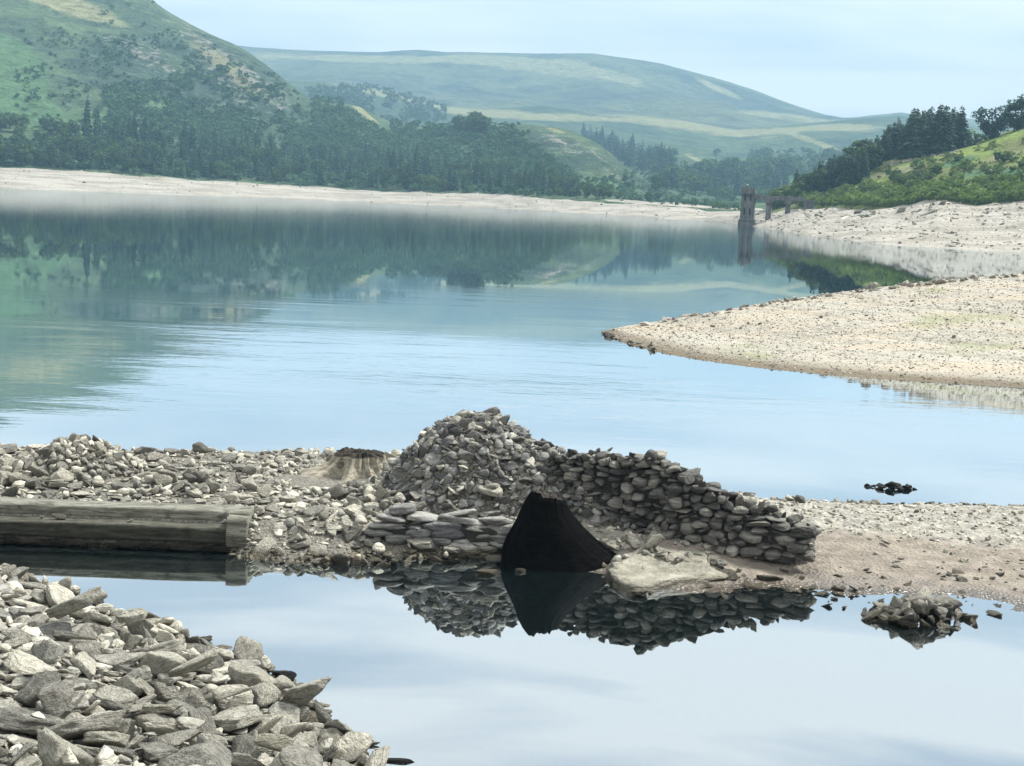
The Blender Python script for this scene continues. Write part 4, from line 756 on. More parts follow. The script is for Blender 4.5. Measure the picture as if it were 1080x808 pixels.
4,80,-411,1370,-4,-2,-4,-69,7,92,-167,981,12,20,8,97,1,62,-325,949,57,-10,15,9,5,57,-388,1268,14,-18,16,33,21,94,-283,937,49,-9,9,-20,11,74,-146,1059,2,-26,13,96,6,55,-320,1163,27,8,14,35,8,70,-586,1479,9,-19,-98,-2,
3,122,-352,1212,28,-22,21,72,13,77,-218,1132,9,-10,-68,65,8,63,-160,883,35,-74,2,44,9,113,-550,1501,2,-36,16,-87,2,71,-300,1276,-3,1,7,40,1,79,-64,988,-4,84,-50,-16,11,95,-102,912,11,16,12,98,8,91,-140,1189,-3,-56,50,-65,
3,56,-292,858,67,2,11,6,5,56,-305,796,77,-10,6,-57,9,80,-178,1192,-3,-4,7,-92,5,124,-263,1146,18,-12,3,-74,8,58,-210,990,22,-31,-90,21,10,56,-165,941,24,91,33,-25,13,79,-417,1121,63,-19,13,-66,8,76,-242,1254,-2,-23,13,81,
4,60,-136,968,8,-14,7,-28,0,55,-210,1099,5,6,17,52,2,82,-516,1356,19,1,15,58,24,57,-263,1243,-2,5,95,32,13,70,-294,778,78,4,14,78,5,103,-129,822,32,-30,2,-86,4,117,-92,916,9,21,40,89,2,108,-228,981,30,-16,11,-64,
5,138,-608,1540,1,-11,-3,-79,12,55,-380,1163,38,-15,9,10,1,123,-59,896,0,30,-95,4,2,111,-115,959,11,-87,-48,-5,18,73,-578,1482,9,-16,29,80,5,72,-488,1410,8,71,64,-11,20,112,-358,1027,63,-77,-58,15,11,66,-347,1296,7,78,57,18,
2,58,-403,1445,-14,95,-6,-19,7,65,-333,924,64,95,26,-13,12,109,-341,1345,-3,0,3,-100,6,68,-326,933,60,89,40,-22,1,93,-244,871,56,-84,-51,15,2,93,-485,1318,23,11,9,87,2,117,-442,1493,-16,-10,20,15,10,85,-177,1089,0,43,30,44,
11,104,-459,1414,-1,10,-21,77,7,137,-603,1564,-2,13,9,62,2,81,-93,1022,0,-45,42,25,0,55,-315,958,53,10,7,90,16,59,-323,830,79,-22,-96,7,10,57,-342,1153,35,-36,4,-8,4,74,-211,875,47,-62,-74,11,7,79,-71,982,-4,-1,-1,-99,
2,61,-115,876,20,9,13,84,2,91,-326,1040,47,-8,12,1,2,78,-166,859,34,-3,11,-7,26,91,-469,1324,23,-44,7,73,0,143,-344,1282,16,3,10,93,8,56,-577,1575,-3,29,-61,68,6,106,-54,968,-3,-50,-87,1,8,109,-214,967,30,-18,-21,-95,
21,105,-518,1357,23,11,-29,-92,4,105,-325,986,52,-8,-5,-92,10,87,-162,1024,4,-10,0,-90,10,84,-345,1109,47,11,11,-31,5,55,-288,928,52,87,47,-14,19,55,-342,1036,54,1,43,19,3,90,-548,1434,13,-8,6,-68,12,63,-491,1373,9,-21,3,-67,
5,129,-420,1079,69,97,13,-7,2,56,-122,1002,-3,-27,-95,2,26,69,-479,1537,-16,86,-43,29,4,103,-287,1054,37,-27,96,6,11,85,-77,991,-4,0,2,86,2,64,-21,967,-14,14,19,91,2,110,-220,1107,12,-17,49,-29,13,89,-412,1360,-1,-3,-23,-91,
5,69,-410,1303,10,56,-81,-3,11,133,-130,1075,-2,1,3,84,6,59,-372,1236,20,20,8,98,4,73,-317,1320,-4,4,4,43,8,96,-548,1378,22,15,9,98,11,121,-319,1004,50,1,-2,-12,14,77,-223,1026,21,-46,-59,-55,4,104,-77,918,1,70,70,-3,
12,80,-447,1452,-4,59,81,1,4,75,-343,933,65,2,24,18,12,192,-470,1288,30,-16,2,-40,2,97,-401,1261,21,-13,18,29,2,114,-374,1341,10,13,6,-55,26,220,-192,1201,5,-29,-23,85,14,112,-405,1201,44,-23,61,-30,10,101,-502,1505,0,-20,3,-75,
20,83,-347,1344,2,13,-25,74,1,98,-531,1573,-17,89,-40,-9,9,110,-401,1373,-2,-4,1,-59,18,138,-194,1038,14,-1,10,99,5,93,-223,984,33,7,-54,80,1,159,-341,1234,13,-13,8,-81,12,89,-130,1208,-17,59,-63,-13,16,78,-192,1086,4,14,8,-46,
19,91,-247,898,59,12,35,63,2,135,-460,1352,14,-23,7,-82,17,166,-180,859,48,-94,13,-29,0,91,-102,1000,1,-12,-97,-18,12,77,-324,1245,8,16,25,80,15,124,-221,1032,18,45,89,6,20,93,-94,955,4,75,54,-34,8,87,-284,1148,24,13,11,96,
16,76,-270,957,42,-6,7,-91,11,137,-100,1010,0,22,-16,6,4,204,-103,811,26,11,24,30,6,201,-386,1395,2,-15,-9,11,7,120,-482,1298,26,-5,-11,-88,1,75,-338,1377,-8,66,71,-26,3,153,-297,946,50,-15,2,-79,2,105,-562,1435,16,-7,6,-17,
18,77,-325,1133,38,90,8,-21,9,122,-269,1214,17,2,-51,80,3,146,-553,1402,20,6,17,82,13,165,-169,990,16,-21,-29,-84,1,75,-56,1020,-10,-37,-50,-76,13,75,-286,953,49,-14,10,-49,9,165,-238,1026,28,-2,16,-40,9,75,-200,917,41,15,-15,-49,
8,75,-298,1048,37,-12,1,-78,1,212,-359,1228,24,26,-7,85,15,104,-103,1065,-5,-2,-14,-62,6,222,-81,988,3,-2,-1,93,19,202,-245,1081,29,67,30,7,9,188,-452,1394,2,-9,-9,67,2,94,-334,1230,17,-45,12,-75,6,185,-243,1050,36,-32,-89,-24,
11,75,-183,1020,10,-15,-23,-83,0,132,-108,1031,1,-9,-23,88,7,77,-321,1413,-27,-10,-96,22,14,79,-88,966,0,40,-82,19,21,76,-368,1274,11,10,42,-13,1,75,-339,994,54,9,19,82,20,87,-130,1002,2,31,19,54,17,106,-315,1276,14,13,-3,96,
4,164,-218,1291,-12,-24,-8,-84,28,97,-514,1410,10,-35,11,31,13,137,-368,1090,60,45,87,9,9,146,-495,1575,-22,-10,-65,-75,9,98,-164,1149,-2,0,-17,79,17,76,-329,1073,46,92,-36,-6,19,122,-250,1241,18,-10,-23,-84,21,90,-193,1073,6,-16,16,-59,
17,95,-235,893,55,-47,-84,20,5,101,-346,1250,12,17,-17,97,13,113,-424,1365,0,-12,-3,-10,4,75,-293,1313,-4,15,-3,-19,13,88,-302,1088,38,-17,-18,79,15,75,-450,1406,-4,3,39,-70,11,158,-126,1103,-3,-4,4,58,0,75,-408,1283,16,43,-88,8,
8,143,-284,1282,1,-37,-5,1,22,103,-152,1081,6,-32,56,73,2,104,-33,927,3,-6,4,2,20,165,-522,1430,14,19,27,-58,12,105,-49,1047,-21,18,-96,9,15,168,-82,906,8,20,39,44,6,83,-341,1026,54,-16,-16,-96,2,94,-353,1299,2,-10,-3,-52,
13,85,-382,1081,63,25,-9,84,5,79,-200,1084,3,-9,13,-14,23,76,-220,1199,1,-86,-10,20,15,195,-402,1314,10,1,41,87,13,84,-612,1577,1,-5,2,26,8,77,-266,961,42,4,-19,-62,1,123,-383,1348,-3,-8,3,29,6,153,-468,1520,-15,-22,-9,-93,
5,75,-354,1074,53,82,-22,-27,2,104,-431,1444,-5,-4,-3,-32,2,77,-177,1072,3,44,0,88,20,82,-410,1054,72,8,30,95,0,131,-276,1195,11,-10,-15,-98,2,78,-128,1011,-2,-18,-13,-81,2,80,-592,1541,-2,-6,-6,-97,7,75,-236,923,48,-34,2,-44,
3,78,-470,1383,2,-34,0,-42,13,195,-253,713,80,-17,-5,-94,0,108,-54,1067,-21,-37,-9,-83,25,105,-126,1084,2,-5,-16,-9,10,160,-256,1220,5,5,4,-100,6,125,-311,1224,12,-8,7,-7,11,97,-270,1301,-2,-11,11,-89,2,135,-182,836,48,-13,16,-59,
11,182,-502,1433,7,26,25,50,1,75,-116,1038,-4,-1,6,-98,5,97,-365,1244,17,-22,-2,-98,4,141,-260,877,62,30,23,44,21,78,-284,1061,34,-11,28,-82,26,77,-178,1201,-2,-5,6,-89,8,97,-20,1007,-20,-55,-79,-22,18,182,-211,760,65,7,23,-53,
0,93,-182,767,53,-11,-13,-97,5,75,-212,952,33,-29,14,14,10,131,-435,1359,7,34,-90,-22,1,177,-422,1269,25,-21,1,-80,12,127,-366,1010,63,99,-15,-7,21,161,-384,1328,6,-7,7,68,10,107,-160,891,32,-5,9,24,17,154,-193,1110,7,-25,30,57,
5,105,-446,1464,-5,-59,-79,17,4,84,-92,910,7,-15,4,-66,10,75,-353,1076,55,15,56,70,8,109,-95,938,6,91,21,7,1,95,-253,817,63,-7,13,21,10,124,-375,1305,4,98,16,-6,1,100,-188,1245,-7,-23,19,-8,16,143,-354,1340,2,39,50,15,
21,130,-433,1401,3,-16,98,-9,18,110,-376,1250,21,-19,7,-78,13,88,-301,876,69,1,32,62,10,75,-305,1155,29,85,-50,-16,1,217,-570,1540,-1,-6,4,-72,10,84,-296,883,71,14,89,-40,0,111,-242,1227,1,1,10,-67,3,75,-169,1089,-4,-3,1,-90,
8,109,-126,973,5,10,19,93,11,81,-188,1052,8,-7,13,31,28,77,-630,1583,3,-8,-8,14,11,76,-144,1142,-5,4,0,50,7,184,-222,1188,3,8,6,-2,5,197,-328,1222,16,30,38,61,5,133,-263,1148,22,-6,9,-21,6,150,-601,1530,6,18,16,49,
14,146,-278,1136,30,-83,35,-44,22,89,-262,1251,0,-24,0,-71,20,204,-290,991,50,-10,-12,-50,11,165,-385,1271,19,-1,4,22,4,183,-178,1114,-2,1,-4,-91,6,123,-210,1028,15,0,12,46,7,75,-198,1091,1,-14,8,-48,1,75,-299,824,72,68,70,-19,
15,113,-303,1299,-2,0,-12,-94,18,159,-482,1477,2,14,92,33,6,77,-179,1034,7,-12,7,-90,13,216,-272,921,55,-16,-16,-83,0,223,-219,1188,10,13,4,1,2,76,-36,960,-6,17,15,96,12,82,-301,964,49,-40,-92,2,6,172,-206,1098,12,17,14,-53,
13,90,-353,1228,27,-66,-69,11,5,76,-233,1137,12,39,-56,72,20,175,-420,1299,20,14,29,46,13,89,-331,1268,6,12,15,29,1,101,-574,1525,-2,8,7,99,11,158,-218,833,60,-35,-39,-80,1,77,-177,988,12,-18,11,-10,12,125,-368,1318,1,-16,-8,-98,
25,78,-363,1066,58,-74,4,11,8,93,-175,1003,9,-10,0,-62,11,76,-583,1556,2,-94,11,31,8,75,-288,1319,-4,-2,100,2,7,99,-365,1252,14,-12,9,-12,11,218,-265,1206,26,15,6,-22,18,75,-437,1294,24,-43,89,-13,24,136,-161,980,18,43,-79,-44,
28,192,-265,1225,16,-10,-15,-98,12,82,-309,1294,-3,-4,4,-10,0,163,-26,976,-9,-19,-96,16,3,91,-106,1095,-11,-28,6,-72,1,113,-546,1497,4,-81,-26,44,19,94,-497,1360,22,-39,-53,-66,25,146,-479,1486,-3,-2,-3,-12,4,139,-269,1073,31,6,53,82,
8,95,-214,1122,5,2,19,11,7,134,-338,1063,49,-15,2,-86,10,140,-492,1290,32,4,-31,-88,12,81,-289,1014,39,92,-34,-15,1,77,-283,955,51,-20,15,-17,0,81,-229,1259,-2,-16,10,3,9,88,-273,996,41,57,80,16,0,75,-217,1009,20,-3,9,78,
4,207,-293,1330,0,70,45,-5,16,214,-463,1309,26,-14,20,-27,0,163,-353,1318,4,-18,10,56,8,96,-121,1134,-11,56,-66,21,12,144,-599,1501,7,4,10,99,21,102,-335,1351,-1,9,-69,-39,0,75,-459,1162,58,-28,16,-38,0,115,-174,1010,22,-78,-38,-26,
8,192,-402,1271,25,32,68,28,6,79,-78,1014,0,-11,-85,-52,4,102,-73,999,-3,23,-14,-50,6,75,-406,1352,-2,-9,5,-18,1,200,-108,1112,-10,71,-70,-8,8,75,-111,985,-1,-23,9,-78,7,99,-190,1140,-3,-5,2,-75,15,125,-179,1048,9,-15,23,-84,
27,198,-222,1030,36,0,49,3,7,98,-436,1198,43,-5,12,66,0,93,-573,1585,-7,-2,23,45,24,135,-510,1321,29,-22,3,-97,11,76,-174,1160,-2,-1,17,74,25,99,-361,1102,55,76,22,12,3,102,-254,754,75,-8,-87,-2,0,94,-291,818,75,17,-5,-69,
9,124,-327,1196,21,-13,-2,-99,18,105,-224,961,38,4,48,79,11,92,-283,1220,5,-11,-1,-46,5,75,-267,1176,14,-11,-11,-91,14,89,-172,870,39,7,-10,-76,2,93,-175,1162,2,-10,-94,25,6,99,-320,920,63,11,12,95,7,112,-75,1009,2,-97,-9,-7,
5,149,-423,1132,56,5,14,96,8,121,-303,1074,45,17,-25,-87,8,135,-454,1513,-14,81,54,-22,12,76,-326,1363,-5,72,66,-6,24,155,-195,836,49,-55,-64,46,21,79,-532,1415,14,11,44,-11,16,75,-484,1282,30,-82,53,-21,13,78,-392,1171,39,91,39,-14,
8,89,-265,1005,38,-81,8,-31,10,140,-255,960,40,-9,-7,-81,20,77,-230,1036,23,-28,-73,-62,9,213,-359,1193,36,-3,29,94,0,148,-422,1404,-1,0,-13,-16,6,78,-423,1098,64,86,-49,-1,22,200,-342,1412,-11,-26,-95,19,1,145,-296,815,79,10,6,89,
10,116,-178,932,32,19,0,-4,15,135,-616,1632,-7,-88,46,2,1,205,-173,1030,11,21,12,-45,14,144,-266,1059,34,15,11,-24,0,88,-576,1496,4,1,12,64,7,75,-97,876,16,-96,11,21,8,95,-364,1273,13,32,14,68,21,75,-358,1259,17,-23,-42,72,
8,178,-299,858,72,5,11,-59,1,204,-309,1239,6,-1,6,64,7,105,-242,1211,0,8,12,98,4,114,-586,1512,4,-98,-7,-11,7,75,-462,1484,-7,96,-18,-8,9,191,-274,829,68,-12,7,-18,20,212,-71,935,10,7,-4,48,5,135,-129,799,35,2,-99,4,
7,152,-134,971,12,17,-6,-26,3,211,-280,1040,40,-18,19,95,2,144,-490,1368,26,70,-68,20,14,122,-517,1606,-28,40,-12,91,1,125,-42,940,-2,28,3,60,11,160,-558,1604,-14,33,16,93,3,105,-406,1349,5,-4,-23,45,11,112,-262,1119,21,-13,-5,-98,
6,107,-252,1179,12,-15,-8,-98,9,129,-99,1152,-22,23,55,37,1,170,-384,1147,48,1,99,-10,19,163,-131,1074,9,-9,92,-35,4,99,-565,1459,11,-7,-10,-91,20,78,-224,788,64,-59,1,-79,9,75,-261,1186,14,-42,-18,57,2,92,-451,1455,-2,-4,-6,95,
6,85,-303,1222,6,-12,6,27,27,121,-132,864,32,-63,-16,-7,0,78,-204,771,57,-11,9,-47,17,97,-301,776,84,46,50,73,25,104,-604,1517,11,82,-45,-28,22,84,-239,1137,24,2,-23,91,2,78,-220,777,61,-5,10,-32,2,168,-208,1114,12,-91,-19,-25,
10,130,-137,877,29,-98,10,0,9,142,-374,1099,65,0,9,-99,13,220,-326,1186,28,-16,17,-65,16,148,-296,1257,0,89,-41,-11,4,80,-427,1416,-4,6,-1,-12,6,81,-165,910,32,-80,57,14,6,75,-314,1171,24,96,17,-11,13,119,-140,1190,-12,-29,11,35,
11,75,-183,1080,1,18,27,84,10,113,-256,1360,-26,6,29,77,1,117,-568,1580,-5,-13,32,-58,4,123,-416,1147,56,3,-99,-7,1,125,-232,1046,20,-6,-1,-100,4,99,-531,1464,3,-21,1,22,7,129,-214,1140,9,78,34,37,10,120,-339,980,58,74,66,3,
6,174,-307,1021,47,-21,23,13,4,131,-476,1235,41,-8,2,-52,3,78,-436,1456,-6,-5,17,35,10,75,-450,1435,-5,2,1,72,9,165,-386,1294,14,-21,18,-3,13,156,-561,1532,7,8,37,93,7,78,-387,984,73,-19,1,-98,3,182,-542,1540,0,88,-40,22,
10,152,-325,1062,51,-3,5,0,4,85,-326,1100,43,2,-14,-44,5,138,-223,752,70,22,5,91,12,80,-69,917,1,93,-14,28,12,106,-264,1105,23,-1,16,-6,13,117,-93,942,13,13,91,-6,1,104,-430,1294,22,61,58,44,8,201,-170,1064,3,-13,-4,-88,
6,131,-286,1230,20,28,-27,-89,9,105,-246,1210,7,24,3,96,10,106,-178,1132,-3,5,2,-11,7,217,-336,1245,23,-85,2,-38,22,85,-365,1359,-1,-23,15,-71,2,150,-249,1194,12,-1,23,35,0,77,-180,842,52,1,40,9,0,104,-299,1166,27,18,28,27,
2,109,-404,1366,4,-40,78,-39,3,181,-477,1432,2,1,1,-77,7,164,-357,1249,25,20,15,58,8,113,-307,870,75,14,-7,29,4,89,-243,1107,23,17,68,71,12,135,-493,1327,22,-6,-8,-99,22,95,-459,1239,40,-36,80,-38,0,143,-132,880,42,48,10,-72,
10,147,-319,951,58,67,-70,-16,4,185,-557,1480,5,-4,12,4,3,81,-159,987,8,10,15,83,14,158,-520,1478,3,27,21,81,27,97,-432,1392,-1,90,9,-9,0,179,-471,1398,8,-6,-11,94,2,174,-253,946,52,79,55,21,7,75,-129,857,26,47,87,-11,
11,109,-203,1009,16,14,12,98,16,76,-492,1366,12,-60,77,-17,13,207,-279,1015,42,-98,-17,10,4,150,-216,1228,-2,8,-99,-3,9,153,-117,976,13,5,-34,68,10,201,-230,1269,3,67,-28,-9,9,200,-304,966,56,3,3,66,2,81,-490,1466,-4,1,1,-18,
21,75,-551,1424,18,87,43,-26,2,93,-590,1536,6,-28,22,-87,11,84,-212,1022,20,-14,4,-68,5,104,-548,1473,6,3,-14,65,8,123,-83,1002,-3,4,-1,33,3,76,-31,944,-5,-2,4,90,8,102,-339,1212,20,-19,92,35,26,90,-251,868,61,-14,34,41,
28,91,-296,1390,-23,-65,-4,67,12,169,-512,1451,7,4,15,-97,19,188,-569,1493,15,-2,16,-19,4,193,-108,1078,-4,-5,19,-6,28,189,-539,1453,13,37,79,40,11,75,-593,1573,4,19,95,22,1,77,-215,1221,-1,-91,-2,28,6,186,-313,902,67,-13,13,14,
19,77,-216,928,46,-60,23,-12,9,75,-209,1176,0,3,6,73,7,199,-407,1420,-4,3,8,30,15,99,-270,792,71,8,35,-91,10,171,-557,1436,21,-35,-86,36,6,80,-92,945,2,-14,-2,-98,5,93,-171,1047,9,25,22,62,7,87,-263,1264,2,60,55,48,
9,179,-396,1135,59,-91,-14,19,9,203,-481,1399,16,3,4,-48,10,162,-540,1484,8,29,-22,-60,13,151,-238,787,66,-18,6,-26,19,175,-48,930,14,-10,4,76,14,146,-234,1149,17,-8,71,1,26,100,-291,1243,19,26,40,-80,10,100,-350,983,59,-12,8,-52,
9,109,-257,1323,-8,18,58,76,18,151,-205,1009,25,-7,4,99,5,126,-574,1519,6,1,-43,-68,11,85,-454,1511,-18,-8,22,41,5,188,-162,842,38,8,6,77,13,171,-343,1309,2,-19,3,-9,9,149,-44,1126,-38,58,78,-7,0,145,-52,884,3,-9,4,36,
5,182,-305,792,81,2,-1,94,17,91,-482,1568,-26,-15,22,67,3,75,-427,1330,9,-4,22,48,13,99,-200,831,52,31,-32,-44,11,169,-268,1244,9,-10,-3,-90,11,112,-166,1193,-2,6,25,24,2,123,-311,1287,0,6,-4,83,23,78,-84,912,4,29,-8,83,
18,162,-494,1396,25,25,4,-8,9,92,-224,847,55,-38,-89,-21,11,211,-284,1094,39,-37,16,-46,18,76,-199,1080,7,-29,-24,81,11,171,-283,891,69,-3,32,85,9,81,-70,931,-1,7,3,80,3,189,-300,1181,20,-7,11,24,13,79,-276,759,77,-4,-2,-70,
20,76,-482,1387,8,95,28,-15,10,171,-486,1255,43,-43,-7,-25,13,146,-623,1587,3,7,70,71,24,89,-347,926,69,6,-90,43,9,124,-544,1369,24,14,16,7,0,177,-273,859,66,13,0,99,0,195,-170,898,38,2,5,25,8,109,-121,885,26,96,4,-23,
6,95,-283,846,69,-27,20,39,7,75,-330,864,75,13,-8,-16,4,224,-191,1128,1,13,-7,-47,11,172,-306,837,75,-15,-9,-97,1,95,-421,1239,32,-16,17,-45,0,148,-348,1376,-2,-3,8,-82,6,83,-82,927,2,64,-76,0,7,151,-257,1129,21,-21,0,-74,
9,114,-255,1157,20,-33,1,-31,3,150,-336,886,74,3,14,60,19,214,-335,998,68,-95,18,-20,26,99,-65,931,24,16,-38,86,22,117,-293,1317,4,-58,-7,31,8,103,-96,1066,-4,3,-66,-38,15,130,-332,1258,15,22,10,-39,4,130,-525,1505,0,57,-35,-68,
1,100,-381,1232,34,6,29,-55,11,84,-481,1380,5,-15,-9,-98,9,182,-20,998,-13,-96,-3,22,11,164,-383,1371,7,-82,13,-16,1,78,-125,893,21,-12,15,-12,0,203,-525,1405,21,14,10,87,24,129,-583,1545,1,-8,-43,-35,17,75,-260,1078,26,56,46,44,
1,84,-348,1032,56,97,9,12,15,107,-278,959,45,-14,47,-63,13,109,-298,944,58,-9,7,-88,6,209,-359,1132,47,-17,6,-19,12,133,-334,1044,53,27,-87,-16,6,76,-554,1460,8,12,25,90,6,110,-328,1350,12,-38,-18,6,16,149,-356,1215,21,-23,15,67,
15,114,-115,994,0,90,24,34,14,116,-219,946,45,-88,-45,-11,5,140,-225,1005,31,-20,14,63,2,104,-480,1226,46,-70,-60,24,0,97,-352,890,77,-15,-1,-65,11,131,-460,1447,2,29,-3,94,2,86,-274,1253,3,-13,-11,-86,0,76,-58,1058,-21,15,18,90,
9,189,-155,1041,4,-8,10,12,13,217,-307,1401,-22,-18,18,67,0,154,-170,809,48,19,-5,96,8,84,-236,1237,0,-15,92,13,2,105,-296,1418,-33,7,49,64,19,82,-623,1605,0,17,91,39,25,95,-463,1195,49,-5,10,58,15,75,-251,1127,16,-38,-92,-1,
10,187,-373,1240,32,5,-15,55,0,90,-131,1206,-21,13,27,81,8,97,-281,791,77,-6,7,100,7,141,-61,905,3,5,-10,29,3,159,-458,1307,29,61,-75,-22,7,205,-310,1092,44,-1,26,73,6,75,-90,1012,-3,3,-13,-87,19,163,-267,960,54,25,-62,-72,
5,195,-377,1114,53,-10,8,-12,6,79,-343,1200,25,32,58,-68,3,164,-67,906,14,64,-52,46,11,97,-192,973,29,77,59,-12,27,197,-187,999,28,54,-19,-74,13,203,-73,1031,0,0,23,72,1,76,-252,1065,24,-33,54,62,12,117,-354,1439,-24,-93,26,17,
10,79,-413,1438,-7,10,19,95,5,76,-190,745,57,3,10,60,1,76,-112,815,26,-6,17,29,11,83,-265,1081,32,-5,-46,34,3,151,-324,876,77,8,-7,-99,15,168,-340,1221,16,-14,-18,97,0,214,-268,932,60,-19,15,72,3,182,-436,1372,3,0,7,97,
8,86,-121,846,28,57,58,46,13,113,-165,790,46,77,-62,-3,3,149,-243,774,70,-89,-40,-9,20,138,-216,916,50,6,38,89,12,112,-170,839,44,10,2,91,5,90,-204,1257,-6,-13,10,-15,4,96,-196,907,39,-4,12,-16,16,140,-206,1199,-2,93,-33,14,
9,75,-282,1328,-5,-23,2,-70,10,113,-429,1249,30,2,11,99,6,143,-202,1022,27,-9,21,95,17,77,-302,1214,11,-81,-48,14,2,101,-218,845,57,33,-10,87,7,111,-216,1264,-5,-10,-7,-72,22,117,-253,879,69,23,-21,76,4,153,-306,1213,17,21,-3,-14,
19,75,-393,1087,69,94,-30,-4,28,172,-365,1272,24,90,21,32,11,168,-381,1169,43,97,24,-7,0,187,-356,904,80,-7,-3,-99,17,216,-353,1164,42,85,-13,-34,13,178,-289,1273,5,-11,-50,-85,24,163,-440,1448,0,93,35,6,1,75,-228,1181,14,0,-29,94,
7,86,-421,1330,8,8,37,43,15,129,-503,1384,11,-11,-11,-94,4,87,-332,854,78,32,71,31,4,123,-214,870,49,88,-27,-29,12,198,-258,1093,29,95,24,15,6,75,-348,1268,19,0,74,61,28,156,-227,1131,13,-26,-58,77,1,98,-398,1376,3,-4,-55,-70,
4,101,-188,1233,-4,46,89,-4,12,85,-444,1326,21,23,26,85,8,91,-158,984,13,-8,41,-52,17,142,-614,1698,-29,-8,31,76,11,75,-228,766,70,-62,75,-19,10,136,-74,1026,-5,-15,-2,-81,8,95,-148,981,12,3,14,95,1,89,-184,1065,4,-49,-85,21,
6,78,-210,1040,16,-1,-22,-79,6,84,-451,1326,23,2,43,35,12,104,-464,1332,17,-16,9,15,22,92,13,1036,-40,-49,82,-27,6,76,-311,1097,47,-21,8,31,9,99,-441,1408,7,-48,-4,-77,13,104,-83,1085,-17,-31,2,-68,1,75,-187,1104,0,-53,-22,49,
6,127,-206,1129,6,-35,32,-76,8,95,-293,928,54,-11,-1,1,11,76,-426,1258,30,-63,-76,-15,4,205,-361,1293,12,-6,-16,17,15,121,-542,1354,25,-13,24,10,7,164,-269,1215,8,12,-9,-67,0,77,-184,775,63,-9,-6,-77,6,75,-383,1335,0,2,15,71,
5,123,-142,983,10,75,60,24,6,105,-155,792,45,-27,31,12,3,98,-233,968,34,1,12,75,5,199,-272,1114,27,71,70,4,10,84,-236,1002,31,-54,1,71,16,170,-359,1282,16,-47,-82,2,7,112,-140,834,39,-8,-3,-96,0,143,-383,1421,-7,-29,-19,-94,
25,191,-297,1052,42,-98,8,10,1,142,-521,1332,27,0,-14,-54,12,203,-543,1415,20,-24,12,-83,22,110,-429,1347,15,58,-50,61,10,116,-407,1301,15,-53,21,-79,7,81,-276,1255,9,32,80,-42,23,101,-22,944,-6,25,-40,72,1,78,-145,1006,2,3,2,94,
12,127,-326,1311,-1,5,-5,-43,13,157,-251,1173,20,84,-53,4,12,208,-544,1512,8,39,12,67,3,81,-212,1009,30,7,-10,-23,11,102,-354,1084,56,-38,8,31,13,153,-290,843,78,-13,-5,83,16,118,-302,1230,6,-11,3,-99,22,159,-303,1242,31,-24,27,70,
8,102,-546,1447,12,90,-35,-24,11,105,-484,1421,8,6,-24,3,11,120,-138,1018,2,-9,-10,-43,4,90,-315,1192,21,-5,24,-65,17,77,-188,1166,0,-28,-13,-65,3,184,-44,1025,-12,15,35,92,11,174,-144,989,24,55,-8,55,18,130,-250,1296,-2,14,3,-77,
0,103,-34,919,0,-9,8,48,7,79,-458,1500,-14,98,-2,-14,0,173,-93,1029,6,25,40,82,0,81,-139,1086,3,-38,44,69,6,86,-193,1234,-1,19,16,-79,1,76,-472,1300,25,-17,2,-23,2,83,-197,903,41,18,-4,69,4,93,-226,1057,17,0,-98,-19,
8,76,-411,1221,34,-5,-5,-90,17,120,-434,1423,0,-73,-60,-16,27,76,-222,978,34,31,40,84,12,174,-159,1089,-1,-2,6,39,2,76,-202,874,45,6,17,34,20,218,-275,859,78,20,10,-41,11,87,-233,994,32,1,-48,-21,8,195,-372,1341,-2,-2,-2,-53,
2,172,-291,817,83,-11,-96,15,6,193,-393,1448,-13,-17,-19,-97,0,78,-173,1150,6,-22,-23,-93,14,77,-341,911,71,-30,-33,-87,3,223,-214,805,56,1,13,63,4,113,-242,881,60,21,82,-12,11,76,-434,1354,10,19,-4,98,4,76,-21,952,-8,-37,43,-82,
11,108,-473,1350,16,-22,20,-18,12,208,-49,926,2,-7,6,-63,11,212,-155,1124,2,6,7,-29,13,75,-544,1362,29,-17,10,-86,3,91,-238,1060,24,-17,-4,-93,23,100,-181,978,29,37,-12,91,8,84,-209,1180,14,8,9,-69,13,90,-270,1022,35,13,1,12,
7,122,-128,839,31,39,28,74,10,125,-326,1298,5,-16,4,-93,4,93,-389,1092,62,62,-35,-18,5,81,-336,1359,3,24,-27,43,11,104,-399,1222,32,8,9,63,11,83,-254,1155,14,-5,15,4,3,134,-418,1206,41,-72,-66,7,19,143,-148,1095,8,-5,19,67,
17,79,-125,872,26,-5,-34,-56,19,87,-82,877,12,30,-2,94,20,85,-139,1027,6,14,18,84,11,96,-211,783,70,66,4,61,22,87,-112,976,4,5,-34,-94,20,79,-102,1096,-9,22,43,7,11,116,-423,1350,5,-2,0,1,0,77,-233,1198,5,-25,20,-94,
4,197,-457,1544,-22,2,-77,45,5,151,-204,1163,4,66,42,26,5,130,-386,1030,71,-96,19,13,6,76,-186,970,20,7,20,82,8,134,-289,786,79,66,63,29,1,122,-127,953,15,-43,-3,45,3,162,-294,1086,48,31,-18,-44,21,92,-263,1250,13,93,27,-5,
20,78,-174,987,28,-3,10,-64,13,105,-522,1442,10,-20,-19,19,10,75,-138,976,16,-7,-18,87,6,144,-150,1206,-12,19,8,95,8,86,-440,1472,-9,-26,10,-59,8,140,-72,987,10,63,78,3,2,201,-485,1557,-20,3,3,45,11,125,-151,1178,-3,-33,4,-6,
1,134,-380,1366,13,37,77,52,19,159,-234,1117,20,-80,52,3,3,91,-120,1043,-2,-5,-19,-95,14,83,-341,1090,50,13,11,55,10,115,-285,734,84,6,19,74,12,121,-374,1302,12,-38,4,-38,8,188,-429,1329,16,-16,-10,-40,12,89,-592,1676,-35,-87,49,4,
